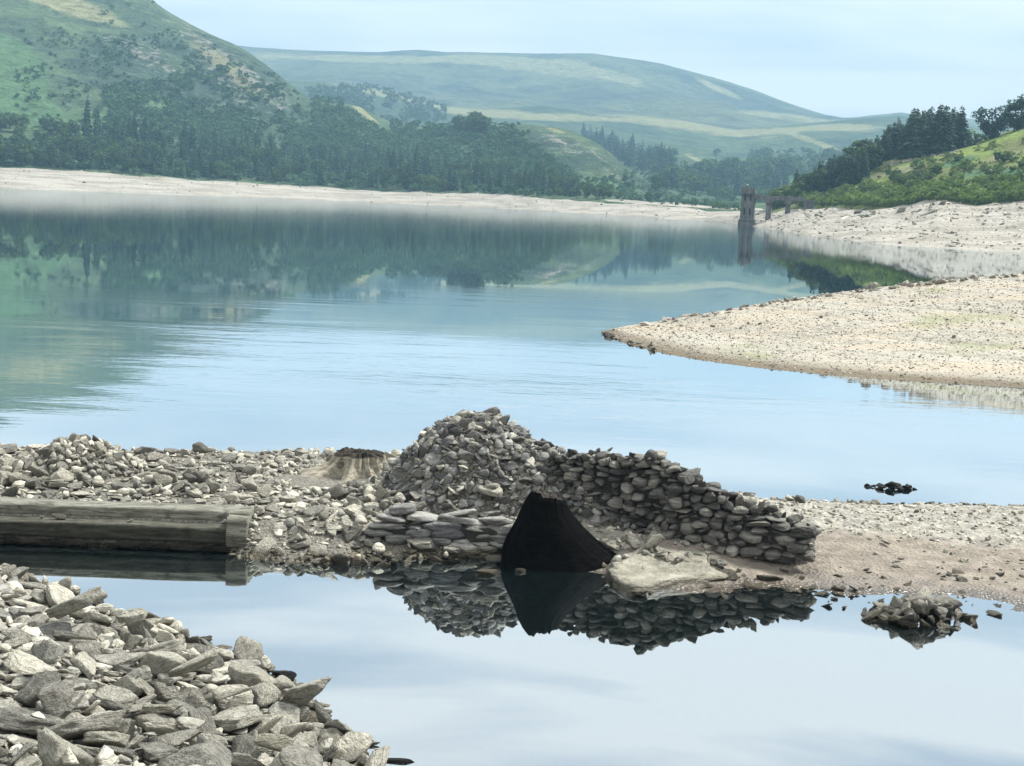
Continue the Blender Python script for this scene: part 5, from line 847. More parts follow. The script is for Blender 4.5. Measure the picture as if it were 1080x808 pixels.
8,186,-501,1377,18,-73,-66,1,22,144,-288,1246,8,-23,-15,96,8,202,-454,1397,13,21,13,74,5,219,-467,1369,9,-19,-5,31,2,92,-322,1285,4,-5,3,2,8,159,-282,760,81,-1,-8,-79,22,130,-499,1382,28,-16,14,1,9,80,-303,1317,-3,-2,-5,-81,
7,76,-331,1252,25,-14,47,-68,11,76,-143,1104,0,15,-17,-48,0,130,22,1022,-34,-59,39,57,22,197,-421,1419,12,61,-62,-25,20,75,-266,847,81,28,27,-61,11,100,-233,1150,28,-35,93,-5,16,149,-216,1088,19,95,28,2,13,173,-172,819,44,6,16,12,
7,76,-244,943,45,-8,35,12,11,200,-105,1128,-6,-48,-4,10,2,132,-215,1076,16,19,14,70,15,199,-202,862,48,7,18,70,9,202,-250,841,67,24,18,95,8,173,-341,1078,51,-10,-14,-90,18,164,-333,1367,1,9,33,-75,12,151,-432,1214,42,-98,-4,-19,
6,75,-251,1337,-18,-18,-17,-95,12,155,-400,1210,36,-99,12,7,16,91,-312,1372,-13,86,-28,-29,0,98,-418,1322,15,81,11,29,9,77,-90,934,3,-19,4,-84,10,94,-619,1578,4,-4,-13,-22,1,128,-443,1301,26,73,-67,-9,8,151,-196,1182,0,-10,6,-97,
4,183,-270,1238,17,-17,-98,-4,12,94,-253,762,71,-14,10,-33,4,79,-242,1133,12,2,16,12,6,83,-215,1091,15,-92,29,6,4,151,-488,1273,37,40,-66,-24,14,77,-172,760,54,50,-26,81,18,146,-110,1066,1,-4,5,33,7,153,-269,905,59,-16,-27,-77,
13,124,-355,1185,29,-10,12,24,20,125,-89,1060,-3,-11,38,-24,9,100,-250,1238,6,-53,2,-65,2,77,-314,931,76,8,17,72,11,75,-58,1016,-4,40,55,58,13,76,-320,1341,12,40,0,-86,13,89,-249,800,65,25,-96,2,15,123,-230,1208,1,-11,35,9,
1,183,-246,1118,26,-13,-31,16,11,203,-78,951,16,-54,75,-31,12,192,-507,1605,-29,-70,-7,58,0,135,-450,1131,68,-21,0,20,12,216,-185,1023,25,10,90,26,6,80,-450,1180,51,-23,6,-9,18,75,-521,1341,30,31,-57,76,5,177,-113,1040,9,7,6,-96,
21,101,-281,810,73,27,-13,83,4,197,-349,940,68,55,-80,-9,12,82,-275,1252,-2,94,32,6,1,78,-339,861,77,1,15,67,26,107,-311,1278,4,19,15,94,3,155,-481,1376,21,-98,3,-20,5,165,-436,1433,-3,9,-1,-9,15,146,-500,1466,5,-18,23,-85,
6,192,-48,994,8,-11,-38,-92,2,76,-309,887,69,1,46,85,4,75,-263,1128,19,16,-98,-3,13,92,-332,920,67,-7,10,-95,3,75,-454,1358,6,2,12,97,21,181,-531,1365,26,21,16,-30,11,101,-547,1486,16,30,67,-52,5,91,-289,1258,5,-19,90,39,
8,218,-144,801,43,-12,-31,-91,5,129,-421,1457,-10,-12,17,58,12,90,-312,1233,13,-19,-10,-81,1,75,-539,1553,-7,69,64,-29,3,105,-401,1062,68,-3,20,-24,9,83,-390,1253,22,-20,11,47,12,76,-376,1400,-4,-33,28,-31,13,90,-79,954,1,-59,3,-39,
3,121,-577,1551,7,50,86,12,0,195,-114,1058,9,8,32,-79,6,165,-44,1006,-9,-26,-8,-93,1,100,-147,838,42,-27,17,46,7,141,-432,1230,40,-87,-41,23,9,81,-256,1229,8,91,-21,16,19,75,-526,1361,35,0,-92,13,13,101,-344,1017,54,-9,12,-35,
8,102,-228,1165,7,-14,7,-65,1,80,-193,996,14,-2,22,63,4,75,-203,1017,14,50,-76,25,10,108,-204,1252,-4,11,3,43,14,178,-391,1319,22,-72,-57,-34,10,79,-348,1083,53,-42,-3,19,18,160,-207,966,38,1,4,-100,15,136,-216,883,50,-21,45,-39,
24,86,-216,1002,27,53,-62,58,6,76,-210,1247,6,8,-12,74,9,172,-415,1097,71,-1,2,97,12,102,-149,988,7,-21,-8,-97,6,77,-375,1371,-1,-69,44,25,2,76,-169,932,27,87,46,-14,20,97,-243,1159,16,19,82,9,11,192,-365,1319,12,-12,5,60,
6,124,-257,972,43,29,93,-15,9,122,-161,1041,15,-27,9,68,2,152,-191,1133,10,-22,-13,-25,5,224,-290,1185,23,-7,9,21,2,79,-114,937,16,15,1,22,2,185,-557,1557,-3,32,-94,9,3,165,-204,983,27,-14,-19,-97,4,96,-400,1232,29,-4,16,40,
13,212,-270,1171,21,-15,4,67,1,165,-67,959,7,10,11,29,8,184,-608,1635,-14,-17,12,-12,5,147,-341,1101,51,-31,-3,-94,0,179,-413,1360,12,6,-6,-19,4,76,-118,1024,-4,-36,-92,-9,5,149,-329,1125,44,-11,-1,-99,1,165,-105,969,5,41,48,45,
13,86,-37,1031,-18,-58,50,-2,20,155,-268,1193,32,2,6,89,11,200,-370,1431,1,-32,18,-49,12,75,-286,1226,14,-49,83,-26,5,147,-261,1185,24,-10,16,89,9,97,-412,1110,62,-4,14,-96,20,160,-260,1070,43,89,-41,10,9,135,-322,1250,12,-57,13,-70,
5,102,-350,1095,50,22,7,84,23,125,-177,978,21,-39,60,38,3,211,-223,1008,35,-20,-8,-24,10,86,-266,991,44,-2,-54,-66,3,117,-445,1336,14,-4,-17,-69,19,77,-294,1264,9,-30,-47,9,23,78,-505,1392,10,-68,-5,11,7,76,-87,918,5,16,-96,-23,
5,205,-239,1100,19,12,21,97,14,211,-459,1434,12,-2,-33,61,4,121,-472,1339,20,94,-15,-9,7,76,-408,1065,68,-12,-4,-96,8,201,-232,1321,-17,-22,-12,-70,15,186,-94,1008,8,69,65,30,5,111,-204,1213,1,-32,4,45,13,75,-476,1495,-6,-71,-67,20,
21,87,-337,1005,53,-5,15,-58,3,207,-382,1473,-22,-34,-91,-20,1,79,-236,1218,2,31,-3,33,14,114,-269,1315,-2,22,8,73,1,78,-501,1459,4,73,45,-35,6,95,-188,1080,8,6,-7,90,9,137,-188,808,56,-21,-14,88,7,107,-316,1047,46,-61,-68,13,
12,104,-245,1194,15,-18,16,-50,2,90,-451,1452,2,-7,8,-67,7,151,-265,807,75,20,14,-65,3,99,-315,984,50,-15,11,-59,6,85,-216,1206,4,-24,31,68,5,137,-290,803,78,25,-37,84,16,166,-275,971,50,-89,38,-24,4,88,-189,1011,18,-12,-22,59,
8,75,-332,981,55,88,-46,-4,1,75,-154,825,38,-35,-58,73,8,171,-73,890,6,-1,21,23,0,81,-258,1119,27,-3,-6,91,6,75,-109,1118,-16,-9,13,-16,13,168,-162,753,50,-73,-66,15,6,80,-248,861,58,-2,10,13,10,111,-278,1059,34,-62,-69,19,
2,132,-511,1515,-1,95,-23,-21,6,75,-362,1042,59,-61,78,-9,3,82,-178,1112,2,-9,1,70,11,164,-241,979,38,-11,4,-63,11,168,-306,1138,36,94,27,-14,1,163,-486,1459,3,-20,-12,-14,25,76,-256,859,63,-45,-77,40,2,221,-208,1298,-11,7,24,93,
8,115,-200,1243,-4,-8,-3,-80,3,97,-265,1095,24,-18,5,-97,12,105,-266,996,37,-15,8,-48,8,120,-356,1012,58,-11,7,-75,8,77,-317,881,71,55,-53,-40,25,162,-204,994,28,-27,-3,-23,5,205,-301,1234,13,-1,-92,-23,11,76,-292,957,52,6,-50,-6,
8,75,-230,1094,22,28,64,-48,5,82,-334,1202,18,-11,13,25,5,104,-232,1104,21,-47,19,14,24,221,-139,1116,7,-43,-82,-31,11,135,-127,1098,3,1,1,51,12,78,-559,1515,0,-80,-2,-51,10,136,-250,1167,14,16,14,13,17,109,-300,1227,18,-66,56,49,
13,128,-532,1618,-22,21,-2,-90,7,214,-315,1172,30,-5,12,-57,11,76,-335,1113,43,-6,12,-18,12,91,-556,1508,3,72,13,68,18,211,-162,882,50,-15,-18,-19,0,196,-89,814,26,9,30,6,19,116,-363,1301,22,10,-33,60,11,184,-346,1279,10,-3,-6,-97,
4,87,-162,926,35,20,-31,-16,10,161,-430,1470,-9,10,-94,5,5,75,-305,1255,1,-14,-8,-93,5,78,-287,1186,28,-1,-33,-73,28,76,-409,1099,63,-64,47,-7,1,90,-167,777,48,-1,10,84,7,217,-544,1594,-18,22,33,63,10,89,-274,1181,24,-27,-18,57,
11,178,-289,1034,51,-12,-99,-4,5,168,-402,1177,46,-68,15,16,1,215,-177,1022,17,13,-11,-93,3,80,-203,1119,7,-40,43,55,11,217,-184,783,55,-18,-3,-59,0,76,-257,1050,31,-1,11,47,8,80,-315,1182,21,24,-96,9,10,91,-296,1070,35,1,14,10,
0,147,-379,1306,26,-22,-23,-81,12,92,-330,967,64,-17,-6,-65,12,75,-163,1051,4,10,-81,-44,11,89,-326,1247,24,12,-38,-41,9,122,-54,952,0,-8,-13,90,13,76,-295,918,58,-33,23,-63,7,121,-47,883,-2,62,-78,3,16,83,-208,1108,4,9,69,63,
4,111,-309,1055,45,27,63,-26,10,183,-555,1657,-35,-12,15,-11,5,180,-445,1127,62,14,-99,2,5,211,-399,1490,-28,-23,-19,-95,1,119,-260,1107,26,-16,20,-50,3,75,-361,1074,60,9,5,-35,4,100,-232,1052,24,27,-85,-35,11,96,-350,1035,60,-10,96,10,
3,172,-538,1440,20,25,2,-96,16,207,-54,1052,-16,59,-81,-2,6,160,-292,1063,48,-19,73,64,19,186,-106,793,39,-20,6,91,9,178,-339,1280,29,69,-23,-2,7,106,-538,1468,9,23,-64,-73,8,190,-576,1456,15,-1,16,69,12,148,-572,1554,3,-10,1,65,
3,148,-345,1053,55,-8,15,-72,0,88,-554,1544,5,-1,-88,-37,3,83,-346,1101,50,-30,-1,-94,7,75,-51,987,-3,-15,-32,54,4,85,-235,1231,5,-60,-77,7,27,109,-469,1227,48,76,54,36,5,83,-193,1170,1,-54,12,34,8,96,-176,827,50,-12,6,-72,
11,192,-367,1246,24,-16,20,-71,6,80,-217,863,56,-59,-76,15,5,76,-253,978,39,-8,-50,43,10,109,-414,1382,13,-1,-16,-74,13,218,-152,939,25,96,18,-14,20,78,-200,1099,4,50,-32,79,11,105,-143,1178,-12,-22,-4,-96,9,78,-258,779,70,-18,6,-39,
6,83,-369,944,73,12,10,92,11,76,-204,1235,4,0,-32,-17,23,131,-202,1225,-1,-96,10,-7,7,78,-478,1539,-21,62,75,-21,13,151,-377,1132,59,4,10,3,14,86,-424,1280,28,72,67,7,10,108,-564,1524,4,3,-63,74,2,86,-474,1312,23,-8,5,8,
10,159,-362,1058,58,-13,-3,-96,11,169,-144,1066,14,-45,73,-29,0,115,-8,977,-20,-21,3,-78,2,86,-382,1360,-4,-5,-8,-82,3,123,-333,1324,0,-7,3,-24,6,108,-62,1032,-10,6,31,66,9,75,-454,1299,40,95,-29,0,8,175,-286,971,49,-24,9,-82,
22,77,-72,1082,-19,12,-93,-1,26,75,-284,1265,7,36,2,16,8,136,-102,1110,-3,78,27,36,19,111,-369,1476,-30,-17,-47,-84,7,167,-320,1328,12,11,21,90,11,75,-396,1251,27,84,1,51,0,111,-185,957,26,-19,9,-23,7,76,-515,1293,32,6,17,81,
10,172,-414,1338,10,-25,-11,-12,21,100,-406,1249,26,9,26,54,5,84,-546,1388,19,-5,12,-21,12,75,-300,891,68,-11,-18,-76,6,128,-192,1120,12,-17,-19,-52,11,117,-420,1310,26,41,86,-30,1,157,-95,1110,-14,-29,-73,59,11,76,-406,1143,56,0,-63,-22,
20,91,-222,826,59,-19,-56,-65,1,130,-184,1157,2,9,-23,93,3,82,-276,878,68,13,-4,-10,13,172,-343,1259,20,-58,-50,-64,8,103,-116,1021,-1,-25,91,29,19,85,-497,1275,37,29,39,64,10,98,-77,948,-2,6,5,100,6,108,-237,1171,14,20,29,54,
10,146,-467,1388,22,13,-9,87,9,146,-401,1166,51,25,-5,56,5,151,-263,1382,-31,-22,-5,-73,1,87,-186,1147,1,-22,81,6,19,104,-156,1206,-1,34,5,93,3,218,-151,996,19,28,13,62,11,77,-268,1339,-14,-27,0,-63,13,189,-361,1455,-28,4,35,61,
10,103,-520,1465,2,36,-19,-23,2,111,-206,957,32,-9,-30,-94,2,75,-185,905,43,-4,-17,-74,7,168,-50,825,7,27,32,59,3,126,-234,1186,18,-10,99,3,11,172,-109,893,19,-16,0,-48,17,76,-333,1262,24,-11,-7,22,0,75,-156,1170,-5,-4,12,31,
16,148,-253,1332,-14,-73,58,28,5,117,-221,1041,22,-15,-84,-51,0,78,-267,1283,-3,-16,-98,-10,0,75,-419,1227,34,-24,8,-39,6,114,-264,785,74,30,-95,9,10,156,-402,1464,-13,-22,23,45,7,98,-182,951,31,17,32,89,3,76,-499,1314,28,-9,-13,-72,
1,76,-643,1654,-11,-25,-47,-78,7,98,-350,1256,25,84,-12,-52,9,188,-394,1110,64,-29,-11,61,8,78,-209,821,57,3,18,80,22,118,-470,1558,-14,-20,97,15,21,106,-452,1524,-22,-27,32,1,12,193,-442,1163,55,-1,17,56,7,131,-155,921,32,-86,-29,29,
17,92,-347,1273,25,58,12,79,6,75,-514,1515,-4,-4,1,-82,5,219,-439,1151,58,-18,21,-89,2,75,-416,1283,21,34,37,47,9,76,-274,1055,39,-20,-17,77,17,97,-164,1002,15,-56,1,-48,21,81,-554,1447,12,-11,-96,13,0,78,-266,975,46,13,-99,-4,
12,76,-572,1474,8,64,-74,1,9,140,-211,997,38,75,32,8,5,158,-233,949,40,-11,13,54,11,113,-174,1086,8,-5,-15,70,3,219,-228,744,68,18,12,95,20,139,-276,1205,18,-4,100,-5,0,85,-81,1050,-5,-20,24,52,12,154,-457,1468,-1,-29,0,-92,
15,123,-460,1497,-9,1,-97,-16,21,146,-218,1155,6,8,27,40,16,133,-246,1282,-1,-97,19,3,1,81,-116,1030,2,-3,93,20,5,75,-291,908,59,55,-80,-8,10,219,-429,1249,38,7,-18,-2,4,150,-170,774,61,-26,-2,-85,13,75,-210,1021,32,25,9,-85,
3,153,-486,1329,24,-28,-12,-85,2,224,-123,1082,16,-24,-23,-83,1,75,-512,1450,12,24,24,93,9,98,-367,1285,15,-73,29,19,13,93,-485,1235,50,-67,47,49,3,92,-483,1441,6,-1,-10,67,2,112,-377,1455,-24,-89,44,-10,10,92,-455,1415,7,48,-6,87,
10,94,-255,1342,-16,-30,-13,-36,11,162,-207,937,38,-18,2,-64,0,83,-441,1284,25,-12,-15,-97,9,107,-364,1413,-11,88,30,-29,10,75,-454,1341,13,-14,-5,-83,0,99,-500,1410,24,47,-15,80,2,151,-304,1189,27,-22,12,81,4,166,-202,1090,15,-2,28,-92,
0,127,-74,861,13,-79,58,19,9,182,-582,1615,-7,-26,-91,-26,8,75,-194,1018,20,21,-36,22,24,183,-525,1620,-32,-84,-2,39,6,166,-477,1242,49,-11,52,79,2,109,-413,1041,75,-3,14,29,9,111,-274,1180,37,-34,-8,-40,14,201,-142,1015,31,12,16,-35,
22,116,-214,1051,19,-33,-2,-41,5,87,-473,1354,18,-32,-6,-77,1,118,-324,1354,-4,-3,-1,-39,11,76,-367,1033,64,84,38,4,6,107,-167,1132,10,-46,88,9,4,127,-585,1504,6,-5,95,26,2,80,-234,880,53,-8,10,-60,25,86,-566,1546,5,-21,-37,-48,
7,215,-108,950,14,-69,72,3,24,132,-445,1424,1,-42,55,-46,7,148,-358,912,73,-14,-8,-99,7,100,-486,1378,13,-43,39,-77,20,219,-251,1014,37,22,43,79,1,76,-328,1205,28,71,28,36,7,117,-285,1294,-2,-13,25,-93,8,101,-528,1448,10,1,-31,-55,
11,160,-322,1347,4,31,-25,-59,6,97,-166,811,56,-91,-10,7,12,81,-296,1139,29,-1,15,50,9,93,-192,982,30,-9,-33,-92,2,82,-192,1257,-9,28,24,91,22,127,-160,1333,-39,-17,-75,3,0,95,-154,954,25,-16,32,85,12,144,-183,792,58,5,17,98,
13,75,-182,1124,-2,7,6,-100,13,136,-94,1123,-20,91,22,-14,21,112,-162,912,44,59,73,29,0,75,-416,1382,7,-30,17,28,11,75,-346,1134,51,46,-79,35,11,199,-315,998,57,-1,-4,-98,10,97,-178,1246,-11,95,-22,-8,0,119,-114,990,6,21,-14,-68,
3,119,-106,990,1,5,23,-72,10,181,-268,1020,50,2,-22,-73,5,173,-74,961,2,-43,-86,-24,10,138,-316,858,75,-80,60,0,6,106,-152,1063,12,-19,-51,26,3,95,-165,1222,-6,78,-20,-17,11,200,-390,1353,6,5,-12,-22,5,195,-309,794,87,2,-3,-37,
14,130,-526,1596,-21,41,-12,84,19,79,-256,1258,10,46,3,-88,12,108,-414,1257,26,33,-87,24,11,107,-514,1302,32,-3,-24,-97,1,75,-162,1281,-27,91,-1,41,5,81,-268,1096,30,66,72,4,0,212,-458,1345,22,-5,20,34,3,154,-271,1052,45,21,-13,-87,
5,75,-241,1269,2,-18,8,-28,9,80,-302,858,79,20,-10,-54,13,75,-260,1264,2,59,49,52,4,112,-356,1220,28,-17,-62,-76,26,80,-342,1135,43,-7,-98,-19,26,79,-68,868,8,-15,30,-81,0,107,-501,1480,9,70,-22,-22,13,91,-149,1154,1,-97,-8,-4,
6,111,-418,1190,44,-6,2,99,13,212,-132,1046,13,-12,-27,73,18,188,-532,1348,31,-19,44,-19,17,88,-322,1111,44,-71,40,-30,22,82,-180,1223,-2,2,14,-96,20,97,-238,829,62,54,76,-26,4,117,-249,1136,20,-84,-2,-44,10,88,-371,1458,-29,-20,-4,-86,
14,140,-310,1325,3,21,24,-15,1,76,-320,1138,34,-16,-19,-97,9,132,-159,824,58,79,-53,-3,12,93,-251,991,40,-11,-42,-76,1,87,-96,902,12,2,-19,-98,1,158,-290,1081,39,-79,11,-42,8,129,-477,1313,31,-51,38,62,6,159,-475,1460,11,-41,91,-4,
7,85,-255,955,45,-7,4,-91,15,198,-147,1194,-6,12,-19,-74,5,76,-459,1253,35,-16,-28,-87,13,92,-89,896,10,5,15,81,20,142,-150,878,37,20,-28,82,10,75,-389,1063,65,22,22,74,7,87,-489,1432,6,7,-4,-11,13,93,-224,876,51,4,6,59,
3,76,-378,1315,1,-9,-11,-97,5,117,-294,989,61,0,92,4,2,107,-167,851,45,-12,20,18,1,81,-397,1097,60,-21,7,-9,10,108,-331,1250,17,46,-5,78,13,123,-110,1219,-28,-59,-39,54,7,80,-195,1217,3,18,5,28,3,128,-208,1216,2,-14,-37,-32,
0,99,-295,1072,39,96,-26,-8,12,79,-403,1379,5,-30,73,58,11,79,-240,854,59,87,39,15,12,77,-229,834,56,-15,-28,-95,5,75,-476,1445,5,-42,-50,3,20,152,-174,1141,2,8,-19,-46,21,75,-259,1294,0,22,-51,16,13,107,-210,731,63,7,18,77,
6,160,-505,1284,40,-12,20,94,12,109,-316,1114,38,95,25,-13,10,225,-333,1104,52,21,22,82,10,87,-166,870,36,76,60,19,8,77,-335,1124,41,-9,13,1,9,96,-279,775,76,-14,10,-25,7,77,-531,1433,25,11,19,-73,2,79,-314,886,76,-16,12,-87,
12,100,-94,1053,-2,-81,-12,-46,20,150,-320,850,82,15,-17,-50,2,167,-405,1229,39,-97,18,6,9,77,-209,820,52,8,9,-43,2,105,-164,848,51,-69,-59,18,5,200,-421,1064,75,74,67,3,15,197,-190,1150,7,62,61,39,18,96,-312,1250,19,-87,-10,42,
13,87,-264,1197,14,3,-12,-62,9,113,-321,1213,20,26,9,84,13,77,-55,989,-1,52,42,51,12,195,-440,1415,10,-27,-39,-88,12,76,-151,994,8,-14,-50,-84,25,133,-420,1212,38,-11,7,35,11,219,-172,949,35,82,-39,-7,12,110,-448,1378,8,99,-6,-12,
9,170,-348,966,66,-1,-1,97,15,116,-410,1092,65,-1,-6,-89,13,149,-250,905,62,26,-90,33,10,85,-40,938,1,23,-4,78,15,75,-301,1121,34,63,7,43,15,142,-426,1498,-18,-56,-48,-58,14,76,-431,1271,29,-54,58,-61,1,121,-442,1534,-27,55,64,-52,
4,97,-81,1058,-11,-13,15,-19,5,185,-330,1266,11,22,10,56,7,126,-243,1055,33,8,32,-71,6,116,-205,788,59,18,94,-25,13,145,-243,1249,7,-23,23,-47,4,85,-205,1116,21,32,12,-79,10,91,-199,798,55,-15,73,-63,0,190,-234,1264,15,37,-12,-39,
15,170,-502,1343,23,-14,97,19,7,197,-527,1519,0,-36,90,25,3,77,-439,1232,34,4,8,98,1,220,-546,1474,12,-53,83,5,11,114,-9,947,-8,-29,94,11,2,106,-442,1332,24,10,8,92,9,75,-561,1655,-38,9,20,92,7,80,-350,1039,56,25,-15,61,
11,90,-498,1415,5,-1,-6,-99,16,218,-399,1143,51,80,-59,7,11,165,-180,1264,-15,-22,11,-32,3,193,-439,1282,39,-60,-80,-1,4,84,-172,797,49,32,-66,26,10,105,-430,1283,35,-1,13,-84,5,190,-387,1317,12,-4,-5,87,13,157,-59,944,4,-9,-13,49,
13,94,-523,1454,14,-44,9,-71,9,188,-376,1435,-7,-32,20,-46,22,205,-194,1135,23,14,92,33,2,77,-116,1028,7,-21,75,60,9,76,-443,1526,-25,-59,4,-57,14,154,-202,950,44,-50,-35,74,9,76,-90,842,22,53,-24,70,10,77,-464,1246,36,-6,12,14,
7,124,-467,1258,35,64,-76,6,10,100,-4,941,-14,-25,6,-50,6,142,-208,1096,25,10,47,-87,7,75,-173,1120,2,1,-27,-32,10,186,-248,1259,1,-6,13,55,6,210,-316,976,66,8,4,-99,12,103,-79,966,1,-95,-20,-7,2,76,-93,891,14,-13,-14,68,
5,184,-245,864,66,16,23,34,21,77,-294,966,48,-15,31,-18,13,75,-272,1289,1,-10,22,46,2,92,-211,1236,15,51,-4,80,17,87,-306,1266,3,12,-21,-16,0,119,-203,1059,17,65,64,31,4,169,-306,824,83,14,-95,-24,7,75,-272,765,74,-7,7,-16,
21,77,-345,1181,27,-4,-2,-60,7,194,-374,1173,36,4,6,10,7,76,-476,1436,6,-78,-61,11,6,139,-237,1164,22,-39,14,-77,2,176,-443,1230,40,-13,-1,-98,12,75,-358,1349,-1,-35,14,-75,19,87,-620,1552,4,-16,-86,47,10,202,-147,843,45,26,-89,31,
1,139,-368,979,67,-14,20,-16,7,75,-120,1121,-13,69,68,-25,5,76,-126,1013,12,-51,-7,84,2,151,-363,1400,-4,-10,11,-88,9,148,-508,1558,-14,85,42,-12,3,92,-254,824,68,92,-10,-38,23,178,-537,1389,24,-33,39,-56,6,186,-248,1030,45,-34,1,-46,
19,77,-231,1042,37,83,20,40,7,119,-59,988,-1,44,47,54,5,113,-377,1348,3,-70,70,-10,0,83,-541,1425,24,-18,8,76,13,75,-188,759,58,-76,-59,-20,6,97,-132,1038,18,-53,78,-8,3,77,-269,811,66,-1,11,63,23,126,-153,1162,-4,-15,-3,41,
10,149,-206,1146,10,-14,86,-26,13,81,-49,899,-3,80,-59,-3,14,193,-204,842,61,-46,-49,70,11,174,-370,1111,59,12,6,23,4,100,-153,1144,0,-18,-17,6,4,75,-191,841,54,82,-44,-27,5,78,-209,782,57,-19,-10,-92,4,99,-229,790,70,-3,-14,88,
17,116,-228,1069,24,-28,-4,55,16,130,-324,878,73,-16,2,69,12,152,-534,1525,-2,9,5,15,12,108,-352,1401,-1,73,38,53,13,179,-305,1363,-9,-19,16,11,3,121,-193,790,64,2,15,98,12,96,-356,1070,56,-91,-25,-11,6,113,-190,1220,-1,-23,-15,93,
4,76,-80,1033,-5,68,-73,-1,13,113,-474,1441,10,83,-50,-24,0,83,-186,1065,8,-96,23,-8,12,78,-527,1462,2,-5,-19,-82,9,75,-258,895,58,4,9,92,1,76,-329,1252,10,-22,3,-87,1,110,-415,1069,70,-6,10,48,20,85,-172,838,53,-13,-18,33,
21,170,-504,1473,1,19,-2,97,6,143,-261,809,71,4,-24,94,2,82,-409,1385,0,57,13,-59,2,76,-246,924,56,-24,12,90,8,217,-218,1243,-1,11,-4,15,19,171,-413,1338,26,94,-21,3,5,194,-192,1040,21,-1,-2,-22,7,76,-223,982,38,-17,-35,-92,
7,126,-303,932,56,20,97,-12,18,146,-401,1398,8,75,64,10,9,134,-91,1171,-25,53,-41,61,6,101,-478,1499,-1,-35,-23,-41,11,218,-531,1495,8,9,-38,-33,5,142,-593,1548,3,27,13,81,5,134,-536,1382,20,-41,7,16,22,179,-117,1014,7,-2,-46,69,
5,218,-467,1274,38,3,5,-40,1,213,-122,1243,-29,90,15,-28,10,110,-317,1123,39,96,-21,3,9,117,-222,1174,14,30,-1,33,21,167,-240,1066,31,-18,-65,-70,12,79,-240,1247,0,-6,-6,-67,3,159,-423,1395,7,-31,95,8,1,148,-263,985,40,4,15,-78,
6,96,-287,943,52,98,-19,-6,6,86,-344,1197,28,-31,71,52,3,135,-68,915,7,45,-9,41,14,212,-50,972,7,34,28,83,11,90,-296,797,81,-60,-23,-56,27,106,-288,877,71,-21,-36,-90,9,192,-154,822,48,1,19,83,2,77,-271,899,60,-25,4,7,
8,123,-346,1221,29,49,75,33,8,152,-303,913,64,33,46,80,7,137,-192,943,36,50,-84,-6,12,134,-310,1242,14,87,35,27,11,76,-277,882,65,-7,-9,69,11,117,-243,1191,21,89,44,4,1,139,-362,1153,43,53,-37,-40,0,76,-118,1100,7,90,-8,-36,
3,86,-425,1380,13,7,-53,-4,8,128,-222,1058,34,-27,-44,38,6,170,-144,841,34,2,9,73,1,165,-323,1230,21,-45,-24,-73,13,169,-577,1662,-25,14,63,26,2,103,-198,1046,25,-6,-1,20,9,88,-250,917,53,98,-17,9,14,84,-224,970,39,-66,20,62,
4,180,-266,756,77,-6,-20,-89,1,78,-423,1310,17,37,33,-72,1,94,-628,1593,-1,-72,-20,-30,10,144,-244,1208,18,11,27,-94,5,113,-189,824,49,44,13,84,7,154,-347,1355,-1,-9,95,25,0,168,-126,1179,-17,-30,18,-74,2,89,-228,1059,24,-26,-35,-86,
13,82,-430,1080,72,-37,10,48,20,87,-59,955,10,11,-10,9,3,122,-435,1335,19,-2,-11,-96,28,80,-110,1002,-2,-27,16,-6,17,210,-148,860,44,17,-63,76,11,112,-271,737,80,-2,15,62,7,110,-526,1465,6,-3,0,69,12,75,-107,1022,3,77,52,35,
9,99,-523,1549,-8,87,-41,-15,10,179,-275,1263,13,-14,-15,-96,10,76,-13,964,-15,-4,-94,-19,5,140,-130,1020,10,-59,66,-40,4,127,-105,1137,-22,-48,-84,13,4,119,-273,993,50,-22,27,-11,13,75,-165,839,49,69,57,-22,5,176,-183,1173,1,23,7,97,
3,137,-66,925,4,-8,15,94,4,97,-286,1066,35,70,23,21,13,75,-226,862,60,13,1,-62,5,201,-413,1261,35,55,77,2,4,80,-200,1098,18,48,33,-20,1,176,-216,719,72,3,-72,40,3,82,-431,1379,-4,-7,12,90,11,75,-463,1379,14,-35,-5,-37,
1,75,-495,1409,2,0,11,93,6,76,-394,1370,10,-38,-16,82,11,75,-431,1140,59,-17,11,12,6,78,-420,1344,11,-16,17,93,0,108,-191,974,24,-23,8,37,4,84,-138,1154,-9,-31,13,12,20,111,-454,1460,8,60,-61,51,2,79,-163,954,20,8,32,94,
22,97,-244,795,72,41,-85,5,6,75,-484,1386,24,-71,9,27,8,131,-235,807,68,-20,-20,69,4,88,-265,1192,26,97,19,7,21,75,-196,1087,7,22,-29,-60,6,126,-229,1008,44,-12,3,-99,13,117,-178,1044,19,-56,3,-41,1,122,-159,1119,8,21,-5,-56,
5,80,-157,995,6,-42,-90,13,6,81,-372,1326,1,14,-88,45,6,91,-188,819,61,86,-45,15,7,246,-230,869,56,1,6,-60,12,271,-196,860,63,-5,56,-81,4,251,-165,1101,3,31,20,-6,0,255,-376,1500,-35,92,28,-27,13,225,-173,1107,16,11,7,-35,
18,271,-151,1021,15,5,4,59,10,250,-235,936,51,64,76,-11,24,264,4,1043,-34,54,52,49,13,264,-124,827,36,-32,2,-94,11,257,-168,1166,6,8,21,84,16,312,-410,1235,35,-12,15,-97,2,230,-476,1367,16,-22,15,75,11,222,-274,1383,-22,4,24,96,
8,321,-587,1517,12,-5,-37,-69,14,228,-77,1102,-14,-58,-4,49,3,258,-349,1360,7,13,-3,-99,8,270,-12,910,-2,83,55,-10,15,224,-421,1381,0,-1,-30,-95,5,222,-282,970,61,-5,-9,-79,1,307,-128,993,10,13,98,7,7,284,-120,942,25,92,17,-13,
